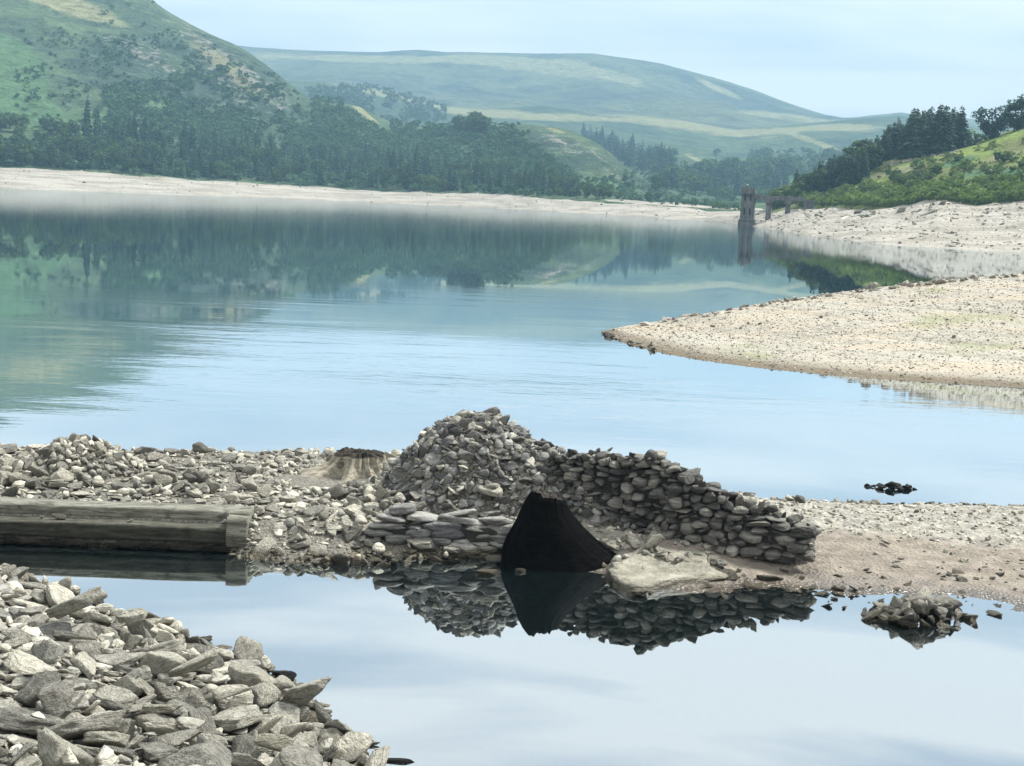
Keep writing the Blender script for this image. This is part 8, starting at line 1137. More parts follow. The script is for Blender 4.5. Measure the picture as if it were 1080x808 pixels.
def unpack(rows):
    a = np.array(rows, float).reshape(-1, 8)/np.array([1, 1000, 100, 100, 100, 100, 100, 100]); v = a[:, 5:8]
    w_ = np.sqrt(np.clip(1-(v**2).sum(1), 0, 1)); return np.hstack([a[:, :5], w_[:, None], v])
# resting places of the loose stones (kind, size, position, turn), settled beforehand by letting them fall on this same ground
FG, IS = unpack(FG_DATA), unpack(IS_DATA); IS[:, 4] -= np.interp(IS[:, 2], PX_X, [.07, .07, .07, .06, .06, .04, 0, 0, 0, 0])
def settle(A, n_ind, label, group, name, mat, rub_name, rub_label, matf=None, filt=None):
    px, py = project(A[:, 2:5]); size = A[:, 1]*FPX/A[:, 3]
    vis = (px > -25) & (px < 1105) & (py < 835)
    if filt is not None: vis &= filt(A, px, py)
    order = np.argsort(-(size*vis)); ind = set(order[:n_ind][(size*vis)[order[:n_ind]] > 0].tolist()); rest = []
    for i, a in enumerate(A):
        q = Quaternion(a[5:9].tolist()).normalized()
        if i in ind: rock(int(a[0]), a[2:5].tolist(), a[1], q, name, label, 'rock', group, mat)
        else: rest.append((int(a[0]), a[2:5], a[1], q, (1, 1, 1)))
    if rest: rubble(rub_name, rest, mat, rub_label, sub=lambda s, p: 3 if s*FPX/p[1] > 12 else 2)
fgm = (FG[:, 3] < 18) & (fg_dist(FG[:, 2], FG[:, 3]) > -.12)
settle(FG[fgm], 288, 'loose grey slate rock in the heap filling the near left corner', 'rocks of the near left heap', 'slate_rock', 'stone', 'slate_rubble', 'smaller slate stones filling the near left heap')
IS = IS[(z_heap(IS[:, 2], IS[:, 3]) < .12) & (IS[:, 4]-IS[:, 1]*.5 < z_near(IS[:, 2], IS[:, 3])+.16)]
STUMPS = [(on_px.x, on_px.y, r_) for on_px, r_ in [(at_z(378, 500, .42), .62), (at_z(352, 502, .42), .62), (at_z(326, 504, .42), .5), (at_z(398, 500, .42), .5), (at_z(590, 596, .0), .62), (at_z(625, 598, .0), .45)]]
def clear(x, y): return np.all([np.hypot(x-a, (y-b-.25)) > c for a, b, c in STUMPS], axis=0)
IS = IS[clear(IS[:, 2], IS[:, 3])]
def make_heap(zh, xr_, yr_, N_, sb, seed):
    r = np.random.RandomState(seed); out = []; tries = 0; cell = {}
    while len(out) < N_ and tries < 60000:
        tries += 1; u = len(out)/N_; s = (sb-.65*sb*u**.45)*r.uniform(.85, 1.25); x = r.uniform(*xr_); y = r.uniform(*yr_)
        h = float(zh(x, y))
        if h < .03 or not clear(x, y): continue
        e = .04; gx_ = (float(zh(x+e, y))-float(zh(x-e, y)))/(2*e); gy_ = (float(zh(x, y+e))-float(zh(x, y-e)))/(2*e)
        if any((x-a)**2+(y-b)**2+(h-c)**2 < (.47*(s+d))**2 for i_ in (-1, 0, 1) for j_ in (-1, 0, 1) for a, b, c, d in cell.get((int(x/.4)+i_, int(y/.4)+j_), [])): continue
        cell.setdefault((int(x/.4), int(y/.4)), []).append((x, y, h, s)); nrm = Vector((-gx_*.55, -gy_*.55, 1)).normalized()
        q = nrm.to_track_quat('Z', 'Y') @ rquat(.32); k = int(r.choice(NS, p=np.r_[np.full(14, .35/14), np.full(9, .4/9), np.full(6, .25/6)])); z = float(z_near(x, y))
        out.append([k, s, x, y, z+s*.12, q.w, q.x, q.y, q.z])
    return np.array(out)
HEAP = make_heap(z_heap, (-2.6, 2.5), (17.1, 20.2), 2300, .15, 12); CAIRN = make_heap(z_cairn, (-8, -4), (18.5, 21.5), 330, .15, 13)
cn = z_cairn(IS[:, 2], IS[:, 3]) > .03
settle(HEAP, 260, 'grey stone lying in the tumbled heap behind the black stump', 'stones of the tumbled heap', 'heap_stone', 'heapstone', 'heap_rubble', 'smaller stones between those of the tumbled heap')
settle(CAIRN, 90, 'stone of the low loose cairn at the far left of the causeway', 'stones of the low cairn', 'cairn_stone', 'stone', 'cairn_rubble', 'small stones around the low cairn')
settle(IS, 240, 'loose flat stone scattered over the left half of the causeway', 'loose stones on the causeway', 'causeway_stone', 'stone', 'causeway_rubble', 'small stones between the loose stones of the causeway')

def scatter(zf, xr, yr, n, keep, smin, smax, power, sink=.3, tilt=.25, kinds=range(NS), flat=1.0, seed=1):
    r = random.Random(seed); out = []; X = np.array([r.uniform(*xr) for _ in range(n)]); Y = np.array([r.uniform(*yr) for _ in range(n)]); Z = zf(X, Y); K = keep(X, Y, Z)
    for x, y, z, kk in zip(X, Y, Z, K):
        if r.random() > kk: continue
        s = smin+(smax-smin)*r.random()**power; out.append((r.choice(list(kinds)), (x, y, z+s*.25*flat*(1-sink)), s, rquat(tilt, r), (1, 1, flat)))
    return out
def vis_px(X, Y, Z, lo=-30, hi=1110, yb=830): px, py = project(np.stack([X, Y, Z], 1)); return (px > lo) & (px < hi) & (py < yb)
# small chips under and between everything
rubble('slate_chips', scatter(z_front, (-8, 1), (6.5, 17), 16000, lambda x, y, z: vis_px(x, y, z, yb=860)*(fg_dist(x, y) > -.15)*.8, .02, .085, 1.8, seed=3), 'stone', 'fine chips of slate between the rocks of the near left heap')
def cause_keep(x, y, z):
    dn = y-np.interp(x, NEAR[:, 0], NEAR[:, 1]); df = np.interp(x, FAR[:, 0], FAR[:, 1])-y
    px, py = project(np.stack([x, y, z], 1)); left = 1-sstep(.2, 1.0, x)
    rid = sstep(1.9, 3.0, dn+.5*fbm(x*.5, y*2, 3, 61))
    k = clear(x, y)*np.clip(left*.9+rid*.85+.05, 0, 1)*(dn > -.1)*(df > -.1)*(px > -30)*(px < 1110)
    return k*np.where((x < PX_X[2]) & (dn < .5), 0, 1)
rubble('causeway_gravel', scatter(z_near, (-8, 8.5), (15.5, 23), 15000, cause_keep, .012, .06, 2.2, seed=5), 'stone', 'gravel and small chips strewn over the causeway between pool and lake')
far_rim = scatter(z_near, (0, 8.5), (19, 23), 900, lambda x, y, z: cause_keep(x, y, z)*(np.abs(np.interp(x, FAR[:, 0], FAR[:, 1])-y-.35) < .35), .05, .15, 2.5, seed=6)
far_rim.sort(key=lambda a: -a[2])
for a in far_rim[:70]: rock(a[0], a[1], a[2], a[3], 'shore_stone', 'small pale stone on the far rim of the gravel beach at right', 'stone', 'stones along the rim of the gravel beach')
rubble('rim_gravel', far_rim[70:], 'stone', 'small gravel along the far rim of the beach at right')
rubble('causeway_rubble', scatter(z_near, (-3.6, 2.2), (16.3, 22), 2600, lambda x, y, z: cause_keep(x, y, z)*(1-sstep(.6, 1.4, x))*.8, .04, .15, 2.0, seed=16, tilt=.3, flat=.85), 'stone', 'loose stones and slabs sloping down to the pool right of the timber sill', sub=3)
# beach stones one can point to
def on_ground(px, py, zf=z_near, it=30):
    z = 0.1
    for _ in range(it): p = at_z(px, py, z); z = .5*z+.5*max(0, float(zf(p.x, p.y)))
    return at_z(px, py, z)
def put(k, px, py, wpx, label, tilt=0, yaw=0, mat='stone', flat=1.0, lift=.2, name='rock', roll=0, wid=1.0, cat='rock', group=None, zf=z_near):
    p = on_ground(px, py, zf); s = wpx/2*p.y/FPX
    q = Quaternion((0, 0, 1), math.radians(yaw)); q = Quaternion((0, 1, 0), math.radians(-roll)) @ Quaternion((1, 0, 0), math.radians(tilt)) @ q
    return rock(k, (p.x, p.y+.0, p.z+s*lift), s, q, name, label, cat, group, mat, (1, wid, flat))
put(23, 931, 573, 28, 'rounded grey boulder lying alone on the brown mud beach', flat=.7, lift=.25, name='boulder')
put(17, 842, 530, 21, 'brown boulder on the far rim of the beach right of the wall', name='boulder', flat=1.1, lift=.45)
put(5, 950, 590, 10, 'small white stone on the mud below the rounded boulder', mat='pale', name='pebble')
put(8, 975, 582, 6, 'tiny white pebble on the mud right of the rounded boulder', mat='pale', name='pebble')
# pale slab and its neighbours at the water
def slab():
    r = np.random.RandomState(4); v, f = ico(5); c = on_ground(698, 597)
    N = r.normal(size=(16, 3)); N[:, 2] *= .4; N /= np.linalg.norm(N, axis=1)[:, None]; N = np.vstack([N, [[0.05, -.25, 1], [.3, .0, 1], [-.35, -.1, 1]]]); N /= np.linalg.norm(N, axis=1)[:, None]
    D = np.append(r.uniform(.72, 1, 16), [.6, .8, .8]); rad = ((np.clip(v@N.T, 0, None)/D)**30).sum(1)**(-1/16); P = v*rad[:, None]
    am = np.array([mnoise.fractal(Vector(a)*1.6, .9, 2, 5) for a in P]); P += v*(.07*am)[:, None]
    P *= np.array([.86, .46, .17]); o = add('slab_rock', mesh_np('slab_rock', P, f, M['pale']), None, (c.x, c.y-.12, .045)); o.rotation_euler = (.0, -.03, .05)
    tag(o, 'large flat pale yellowish slab half in the pool beside the black stump', 'rock')
slab()
put(3, 700, 606, 46, 'flat brownish stone in front of the large pale slab', mat='pale', yaw=10, lift=.1, wid=.8)
put(6, 516, 605, 30, 'flat orange-brown stone at the pool edge left of the black stump', yaw=5, mat='pale', lift=.12, wid=.7)
put(1, 549, 603, 26, 'flat pale stone at the foot of the black stump', yaw=0, lift=.12, mat='pale', wid=.7)
for i in range(46):
    px = rq.uniform(640, 905); py = rq.uniform(600, 632) if px < 830 else rq.uniform(612, 640)
    p = on_ground(px, py); s = rq.uniform(.05, .2) if i < 26 else rq.uniform(.03, .07)
    rock(rq.randrange(14), (p.x, p.y, max(p.z, 0)+.02), s, rquat(.12), 'wet_slab', 'thin flat slab lying in the wet mud below the long wall', 'stone', 'flat slabs below the long wall', 'stone', (1, .8, .6))
for i in range(60):
    px = rq.uniform(870, 1085); py = rq.uniform(590, 640); p = on_ground(px, py)
    rock(rq.randrange(NS), (p.x, p.y, max(p.z, 0)+.005), rq.uniform(.02, .085), rquat(.15), 'mud_stone', 'small flat stone on the wet mud at the right edge of the pool', 'stone', 'small stones on the wet mud', 'stone', (1, 1, .6))
# rocks standing in the pool
def zero(x, y): return np.zeros_like(np.asarray(x, float))
islet = [(912+123*rq.random(), 0) for _ in range(0)]
c0 = at_z(968, 655); rr_ = random.Random(9)
for i in range(96):
    a = rr_.uniform(0, 6.28); q = rr_.random()**(.6 if i < 60 else 1.2); x = c0.x+q*.62*math.cos(a)+.02; y = c0.y+.1+q*.36*math.sin(a); hz = .20*(1-q*q)*(1.0 if x > c0.x-.2 else .55)
    s = rr_.uniform(.06, .13) if i < 70 else rr_.uniform(.12, .2)
    rock(rr_.choice(list(range(NS))), (x, y, hz-.03+s*.12), s, rquat(.3, rr_), 'islet_rock', 'tan and grey rock in the little islet standing in the pool at right', 'rock', 'rocks of the little pool islet')
for px, py, w_, k_, lb in [(1005, 641, 54, 15, 'largest brown rounded rock crowning the little pool islet'), (930, 655, 40, 23, 'rounded tan rock at the left end of the little pool islet'), (890, 642, 26, 16, 'dark pointed rock alone in the pool left of the islet'),
                      (1050, 648, 30, 2, 'thin dark sliver of slate reaching right from the islet'), (878, 632, 20, 4, 'thin dark slate at the edge of the pool right of the wall end')]:
    p = at_z(px, py); s = w_/2*p.y/FPX; rock(k_, (p.x, p.y, .05 if w_ > 30 else .015), s, rquat(.05, rr_), 'pool_rock', lb, 'rock', None, 'stone', (1, .8, 1.0))
c1 = at_z(940, 515)
for i in range(34):
    a = rr_.uniform(0, 6.28); q = rr_.random()**.6; s = rr_.uniform(.05, .13)
    rock(rr_.choice(list(range(23, NS))), (c1.x+.38*q*math.cos(a), c1.y+.16*q*math.sin(a), .01+.05*(1-q)), s, rquat(.08, rr_), 'black_rock', 'black wet rock in the small group standing out in the lake', 'rock', 'black rocks out in the lake', 'blackstone', (1, 1, .8))
p = at_z(914, 513); rock(20, (p.x, p.y, .015), .06, rquat(.05, rr_), 'black_rock', 'small black rock at the left tip of the group in the lake', 'rock', None, 'blackstone')
# feature rocks in the near heap
FE = [(15, 322, 762, 128, 'large smooth grey slab leaning at the outer edge of the near heap', -30, 0, 'stone', .62, .55, 24, .95),
      (24, 282, 796, 70, 'rounded tan boulder at the bottom of the near heap', 0, 20, 'pale', 1.1, .45, 0, 1.1),
      (9, 272, 700, 42, 'upright pointed shard of slate on the rim of the near heap', 20, 80, 'stone', .8, .5, 55, .6),
      (19, 300, 722, 32, 'black rounded rock on the rim of the near heap', 0, 0, 'blackstone', 1.0, .5, 0, 1),
      (26, 322, 738, 13, 'small dark purple pebble perched at the rim of the near heap', 0, 0, 'blackstone', 1.0, .5, 0, 1),
      (5, 384, 786, 36, 'flat tapering grey stone lying in the pool beside the near heap', 0, 0, 'stone', .8, .1, 0, .6),
      (10, 416, 803, 46, 'thin black slate lying in the pool at the bottom edge', 0, 0, 'blackstone', .5, .05, 0, .4),
      (15, 52, 706, 50, 'squarish grey block with cracked face in the near heap', 30, 10, 'stone', 1.3, .6, 5, 1),
      (3, 168, 768, 74, 'pale flat-topped angular block in the lower middle of the near heap', -20, 30, 'pale', 1.2, .6, 0, 1),
      (6, 88, 660, 80, 'long slab propped up over a dark gap near the top of the near heap', -12, 0, 'stone', 1.1, .7, 28, .8),
      (8, 140, 670, 66, 'dark-bellied slab jutting out over the near heap toward the pool', 0, 0, 'stone', 1, .6, 14, .8),
      (2, 205, 728, 100, 'long narrow slab lying diagonally across the near heap', -20, 0, 'stone', .9, .6, 30, .6),
      (18, 60, 745, 58, 'large rounded grey rock in the left middle of the near heap', 25, 60, 'stone', 1.2, .5, 0, 1),
      (16, 30, 800, 60, 'large domed grey boulder in the bottom left corner', 10, 30, 'stone', 1.2, .5, 0, 1),
      (12, 240, 745, 56, 'broad greenish slab in the right middle of the near heap', -15, 40, 'stone', .9, .5, 20, .9)]
for k, px, py, wp, lb, ti, ya, mt, fl, li, ro, wi in FE: put(k, px, py, wp, lb, ti, ya, mt, fl, li, 'slate_rock', ro, wi, zf=lambda x, y: z_near(x, y)+.22*sstep(.0, .5, fg_dist(x, y)))

# ------------------------------------------------------------------ dry stone walls
def drywall(name, label, path, course, width, thick, batter, seed, mat, cat='wall', flatk=1.0, group=None, big_end=False, j=.05):
    r = random.Random(seed); shp = [stone_shape(300+i, 'wall', 3) for i in range(14)]+[(lambda P_, f_: (P_/np.abs(P_).max(0), f_))(*stone_shape(9+i, 'block', 3)) for i in range(12)]
    P = np.array([q[:2] for q in path]); seg = np.linalg.norm(np.diff(P, axis=0), axis=1); S = np.append(0, np.cumsum(seg)); Ltot = S[-1]
    fx = lambda s: (np.interp(s, S, P[:, 0]), np.interp(s, S, P[:, 1])); H = lambda s: np.interp(s, S, [q[2] for q in path]); B = lambda s: np.interp(s, S, [q[3] for q in path]); parts = []
    root = bpy.data.objects.new(name, None); C.objects.link(root); x0, y0 = fx(Ltot/2); root.location = (x0, y0, 0); org = np.array([x0, y0, 0]); tag(root, label, cat, group)
    zc = 0.0; Hm = max(q[2] for q in path); top = []
    while zc < Hm+.05:
        h0 = r.uniform(*course)*(1.15-.3*zc/Hm)
        for side in range(2 if thick > .4 else 1):
            s = r.uniform(-.15, 0)
            while s < Ltot:
                wd = r.uniform(*width); e = 1.5 if (big_end and s > Ltot-.9) else 1.0; wd *= e; sm = s+wd/2; s += wd*r.uniform(.86, .97)
                hh = h0*r.uniform(.68, 1.25)
                if zc+hh*.5 > H(min(sm, Ltot))+r.gauss(0, .035): continue
                x, y = fx(min(max(sm, 0), Ltot)); x2, y2 = fx(min(sm+.1, Ltot)); x1, y1 = fx(max(sm-.1, 0)); yaw = math.atan2(y2-y1, x2-x1)
                nx, ny = -math.sin(yaw), math.cos(yaw); dd = r.uniform(.22, .34); off = dd*.5+batter*zc+r.gauss(0, .018) if side == 0 else thick-dd*.5-batter*zc
                V, Fc = shp[r.randrange(26)]; ex = sm-Ltot if sm > Ltot else 0
                sgn = np.array([r.choice((-1, 1)), r.choice((-1, 1)), r.choice((-1, 1))]); 
                q = Quaternion((0, 0, 1), yaw+r.gauss(0, .12)) @ Quaternion((0, 1, 0), r.gauss(0, j*1.6)) @ Quaternion((1, 0, 0), r.gauss(0, j))
                F2 = Fc if sgn.prod() > 0 else Fc[:, ::-1]
                W = (V*sgn*np.array([wd*.56, dd*.55, hh*.60*flatk]))@rotm(q).T + np.array([x+nx*off, y+ny*off, B(min(sm, Ltot))+zc+hh*.45]) - org
                parts.append((W, F2, r.random()))
        zc += h0*.86
    V, Fc, R = merge(parts); add('stonework', mesh_np('stonework', V, Fc, M[mat], True, {'rnd': R}), root)
    # packed core, well inside the faces
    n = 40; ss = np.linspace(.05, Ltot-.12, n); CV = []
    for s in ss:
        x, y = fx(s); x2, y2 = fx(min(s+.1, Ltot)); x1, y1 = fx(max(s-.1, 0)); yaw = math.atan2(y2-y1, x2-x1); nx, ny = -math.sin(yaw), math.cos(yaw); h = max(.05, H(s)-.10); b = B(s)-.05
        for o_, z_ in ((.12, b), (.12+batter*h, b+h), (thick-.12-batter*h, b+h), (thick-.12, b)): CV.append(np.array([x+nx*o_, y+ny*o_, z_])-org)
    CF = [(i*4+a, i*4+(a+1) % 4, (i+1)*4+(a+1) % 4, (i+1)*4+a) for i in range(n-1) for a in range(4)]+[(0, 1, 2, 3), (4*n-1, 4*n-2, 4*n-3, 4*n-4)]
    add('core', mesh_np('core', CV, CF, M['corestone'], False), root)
    return fx, H, B, Ltot
def wp(px, y, H, b): p = at_y(px, 500, y); return (p.x, y, H, b)
fx, H, B, Lt = drywall('dry_stone_wall', 'long ruined dry stone wall of dark cobbles falling away to the right behind the pale slab', 
    [wp(572, 17.95, .80, .25), wp(600, 17.7, .90, .25), wp(640, 17.55, .98, .2), wp(688, 17.35, 1.06, .16), wp(700, 17.3, 1.0, .16), wp(722, 17.2, .90, .16), wp(748, 17.1, .74, .16), wp(775, 17.0, .66, .15), wp(800, 16.95, .58, .15), wp(832, 16.85, .50, .15), wp(856, 16.8, .44, .15)],
    (.07, .115), (.12, .23), .62, .12, 5, 'wallstone', big_end=True, j=.09)
r5 = random.Random(15)
for i in range(44):                           # loose stones lying along the broken top
    s = Lt*(i+.5)/44+r5.uniform(-.03, .03); x, y = fx(s); sz = r5.uniform(.07, .13)*(1.25 if s > Lt-.8 else 1)
    rock(r5.randrange(14, NS), (x+.05, y+r5.uniform(.1, .42), B(s)+H(s)+r5.uniform(-.03, .03)), sz, rquat(.3, r5), 'coping_stone', 'loose dark cobble lying along the broken top of the long wall', 'stone', 'loose stones on top of the long wall', 'wallstone')
for k, px, py, y, sz, lb in [(21, 692, 486, 17.6, .14, 'rounded pale stone crowning the highest point of the long wall'), (4, 838, 562, 17.0, .24, 'thin flat slab capping the right end of the long wall'), (16, 856, 574, 16.85, .18, 'large pale block at the very end of the long wall'), (24, 726, 507, 17.3, .24, 'long rounded stone stepping down at the top of the long wall')]:
    p = at_y(px, py, y); rock(k, p, sz, rquat(.08, r5), 'coping_stone', lb, 'stone', None, 'stone' if sz != .24 else 'wallstone')
for i in range(40):                           # stones fallen at the foot
    px = r5.uniform(595, 760); p = on_ground(px, I(px, [(595, 572), (700, 588), (760, 600)])+r5.uniform(-6, 4)); rock(r5.randrange(NS), (p.x, p.y, p.z+.03), r5.uniform(.05, .13), rquat(.25, r5), 'fallen_stone', 'small fallen stone at the foot of the long wall', 'stone', 'stones fallen at the foot of the long wall', 'stone')
rubble('fallen_rubble', scatter(z_near, (.2, 3.6), (16.6, 17.9), 420, lambda x, y, z: cause_keep(x, y, z)*0+.8*sstep(3.8, .8, x), .02, .10, 1.8, seed=26, flat=.8), 'stone', 'small broken stones on the ground between the long wall and the pale slab', sub=2)
drywall('retaining_wall', 'low retaining wall of long flat slabs at the pool edge left of the black stump', [wp(352, 16.95, .22, -.1), wp(385, 16.95, .48, -.08), wp(430, 16.95, .58, -.08), wp(480, 16.95, .60, -.08), wp(520, 16.9, .58, -.08), wp(537, 16.9, .5, -.08)],
    (.075, .12), (.22, .55), .36, .25, 8, 'heapstone', j=.05)
for i in range(22):
    px = r5.uniform(360, 535); y = r5.uniform(17.0, 17.9); p = at_y(px, 500, y); z = float(z_near(p.x, y))
    rock(r5.choice([0, 1, 2, 3, 4, 5, 6, 7, 8, 15, 16, 20]), (p.x, y, z+.05), r5.uniform(.12, .26), rquat(.12, r5), 'coping_slab', 'large weathered slab lying on top of the low retaining wall', 'stone', 'slabs on top of the retaining wall', 'stone')

# ------------------------------------------------------------------ timber sill
def beam(name, p0, p1, d, h, z, parent, mat, nseg=220, amp=.010, seed=0):
    p0, p1 = np.array(p0[:2]), np.array(p1[:2]); L_ = np.linalg.norm(p1-p0); u = (p1-p0)/L_; n = np.array([-u[1], u[0]]); V = []; K = 40
    for i in range(nseg):
        s = L_*i/(nseg-1)
        for j in range(K):
            a = 2*math.pi*j/K; ca, sa = math.cos(a), math.sin(a); m = (abs(ca)**9+abs(sa)**9)**(-1/9); yy = ca*m*.5; zz = sa*m*.5
            w_ = 1+amp*8*mnoise.fractal(Vector((s*.9, yy*2.2+seed, zz*2.2)), 1, 2, 4)
            gr = amp*mnoise.noise(Vector((s*1.5, yy*13*d+seed, zz*30*h)))
            dd = yy*d*w_; hh = zz*h*w_+gr; q = p0+u*s+n*(d*.5+dd); V.append((q[0], q[1], z+h*.5+hh+(.006*mnoise.noise(Vector((s*.6, seed, 0))))))
    Fc = [(i*K+j, i*K+(j+1) % K, (i+1)*K+(j+1) % K, (i+1)*K+j) for i in range(nseg-1) for j in range(K)]
    V = np.array(V); c0_, c1_ = V[:K].mean(0), V[-K:].mean(0); nV = len(V); V = np.vstack([V, c0_, c1_])
    Fc += [(nV, (j+1) % K, j, j) for j in range(K)]+[(nV+1, (nseg-1)*K+j, (nseg-1)*K+(j+1) % K, (nseg-1)*K+(j+1) % K) for j in range(K)]
    Fc4 = np.array([f for f in Fc if len(set(f)) == 4]); 
    V3 = [tuple(f) if len(set(f)) == 4 else tuple(dict.fromkeys(f)) for f in Fc]
    me = bpy.data.meshes.new(name); me.from_pydata([tuple(v) for v in V-np.array(parent.location)], [], V3); me.materials.append(M[mat])
    for pl in me.polygons: pl.use_smooth = True
    return add(name, me, parent)
a0, a1 = at_z(-200, 566.5), at_z(250, 583); a1b = at_z(240, 582.6)
root = bpy.data.objects.new('timber_sill', None); C.objects.link(root); root.location = (a1.x-2, a1.y, 0); tag(root, 'long dark squared timber sill in two steps along the left edge of the pool', 'timber beam')
def sh(p, k): return (p.x, p.y+k)
beam('lower_beam', sh(a0, .0), sh(a1b, .0), .34, .20, .10, root, 'timber', seed=3)
beam('upper_beam', sh(a0, .24), sh(at_z(259, 583.2), .24), .34, .15, .302, root, 'timber', seed=9)
e0, e1 = at_z(236, 582.4), at_z(258, 583.2)
beam('end_block', (e0.x+.03, e0.y-.03), (e1.x+.02, e1.y-.03), .50, .39, .04, root, 'endwood', 40, .03, 5)
for i in range(26):
    px = -30+i*11.5; p = at_z(px, I(px, [(-60, 571.5), (260, 583.5)])+1); rock(r5.randrange(14), (p.x, p.y+.06, .045), r5.uniform(.13, .2), Quaternion((0, 0, 1), r5.gauss(0, .2)), 'footing_stone', 'dark wet flat stone under the timber sill at the water line', 'stone', 'footing stones under the timber sill', 'wallstone', (1, .6, .8))
for px, w_, lb in [(41, 10, 'small pale stone on the timber ledge, left one of two'), (61, 21, 'longer pale stone on the timber ledge, right one of two'), (135, 16, 'thin sliver of pale slate lying on the timber ledge')]:
    p = at_z(px, I(px, [(0, 573), (250, 583)])); rock(20 if w_ != 16 else 5, (p.x, p.y+.12, .30+.02), w_/2*p.y/FPX, rquat(.03, r5), 'ledge_stone', lb, 'stone', None, 'pale', (1, .5, .8))

# ------------------------------------------------------------------ stumps
def stump(name, label, c, h, rt_, roots, seed, mat, flutes=.05, rim=None, squash=.8, dark_top=True, nth=220, nz_=60):
    c = Vector(c); root = bpy.data.objects.new(name, None); C.objects.link(root); root.location = c; tag(root, label, 'tree stump')
    V = []; hs = []
    for i in range(nz_):
        t_ = i/(nz_-1)
        for j in range(nth):
            a = 2*math.pi*j/nth; rl = rt_*(1.12+.35*(1-t_)**2); 
            for (ra, ln, wd) in roots:
                dlt = (a-math.radians(ra)+math.pi) % (2*math.pi)-math.pi; rl += ln*math.exp(-(dlt/wd)**2)*(1-t_)**2.1
            nn = mnoise.noise(Vector((math.cos(a)*5, math.sin(a)*5, t_*.7+seed))); n2 = mnoise.noise(Vector((math.cos(a)*13, math.sin(a)*13, t_*1.4+seed)))
            rl *= 1+flutes*(nn*2.2+n2*.9+.5*abs(nn))
            top = (rim(a) if rim else 1)*h*(1+.10*mnoise.noise(Vector((math.cos(a)*1.8, math.sin(a)*1.8, seed+5)))+.05*mnoise.noise(Vector((math.cos(a)*6, math.sin(a)*6, seed+5))))
            V.append((rl*math.cos(a), rl*math.sin(a)*squash, -.05+t_*top))
    Fc = [(i*nth+j, i*nth+(j+1) % nth, (i+1)*nth+(j+1) % nth, (i+1)*nth+j) for i in range(nz_-1) for j in range(nth)]
    add('trunk', mesh_np('trunk', V, Fc, M[mat]), root)
    T = []; m = 26; last = np.array(V[-nth:])
    for i in range(m):
        k = 1-i/(m-1)*.98
        for j in range(nth):
            x, y, z = last[j]; n_ = mnoise.fractal(Vector((x*k*6, y*k*6, seed)), 1, 2, 3)
            T.append((x*k, y*k, z-(.04*h*(1-k)) + (.16*h*n_*min(1, i/4)+.10*h*min(1, i/5) if 0 < i else 0)))
    TF = [(i*nth+j, i*nth+(j+1) % nth, (i+1)*nth+(j+1) % nth, (i+1)*nth+j) for i in range(m-1) for j in range(nth)]
    add('rotten_top', mesh_np('rotten_top', T, TF, M['rot'] if dark_top else M[mat]), root)
s1 = on_ground(384, 501)
stump('tree_stump', 'bleached fluted tree stump with spreading roots left of the tumbled heap', (s1.x-.10, s1.y+.12, s1.z+.0), .33, .33, [(186, .78, .30), (218, .42, .25), (262, .26, .18), (300, .30, .22), (350, .30, .3), (60, .2, .3), (120, .25, .3)], 3, 'stump', .15, None, .85)
# black stump: cross-sections given by height, in metres from its foot
bc = at_z(583, 601.5)
ca0 = lambda a: math.cos(a)*1.2
sa0 = lambda a: math.sin(a)*1.2
def black_stump():
    root = bpy.data.objects.new('tree_stump', None); C.objects.link(root); root.location = (bc.x, bc.y+.34, 0); tag(root, 'black hollow-looking tree stump standing at the pool edge, its root sweeping right', 'tree stump')
    zs = [-.15, 0, .06, .11, .20, .32, .46, .60, .72, .80, .84]; k = bc.y/FPX
    xl = [528, 529, 530, 530, 531, 534, 539, 545, 550, 555, 559]; xr = [674, 670, 666, 660, 646, 630, 615, 604, 598, 595, 592]; ry = [.40, .40, .38, .37, .34, .31, .28, .25, .22, .20, .17]
    V = []; n = 70; th = 180
    for i in range(n):
        z = -.15+.99*i/(n-1); L1, L2, Y = np.interp(z, zs, xl), np.interp(z, zs, xr), np.interp(z, zs, ry); cx, rx = ((L1+L2)/2-583)*k, (L2-L1)/2*k
        for j in range(th):
            a = 2*math.pi*j/th; nn = mnoise.noise(Vector((math.cos(a)*3.5, math.sin(a)*3.5, z*.8))); n2 = mnoise.noise(Vector((math.cos(a)*11, math.sin(a)*11, z*2)))
            f = 1+.07*nn+.03*n2+.06*mnoise.noise(Vector((ca0(a), sa0(a), z*3.2))); ca, sa = math.cos(a), math.sin(a); ys = Y*(1 if ca < .2 else 1-.45*(ca-.2)*(1-z))
            zt = z*(1+(.015*n2+.05*nn-.05*ca)*max(0, (z-.5)/.34)**2)
            V.append((cx+rx*ca*f, ys*sa*f, zt))
    Fc = [(i*th+j, i*th+(j+1) % th, (i+1)*th+(j+1) % th, (i+1)*th+j) for i in range(n-1) for j in range(th)]
    add('trunk', mesh_np('trunk', V, Fc, M['black']), root); last = np.array(V[-th:]); cen = last.mean(0); T = []
    for i in range(14):
        kk = 1-i/13*.97; 
        for p_ in last: T.append(tuple(cen+(p_-cen)*kk+np.array([0, 0, .02*mnoise.noise(Vector(p_*8*kk))-.05*(1-kk)])))
    TF = [(i*th+j, i*th+(j+1) % th, (i+1)*th+(j+1) % th, (i+1)*th+j) for i in range(13) for j in range(th)]
    add('broken_top', mesh_np('broken_top', T, TF, M['rot']), root)
black_stump()

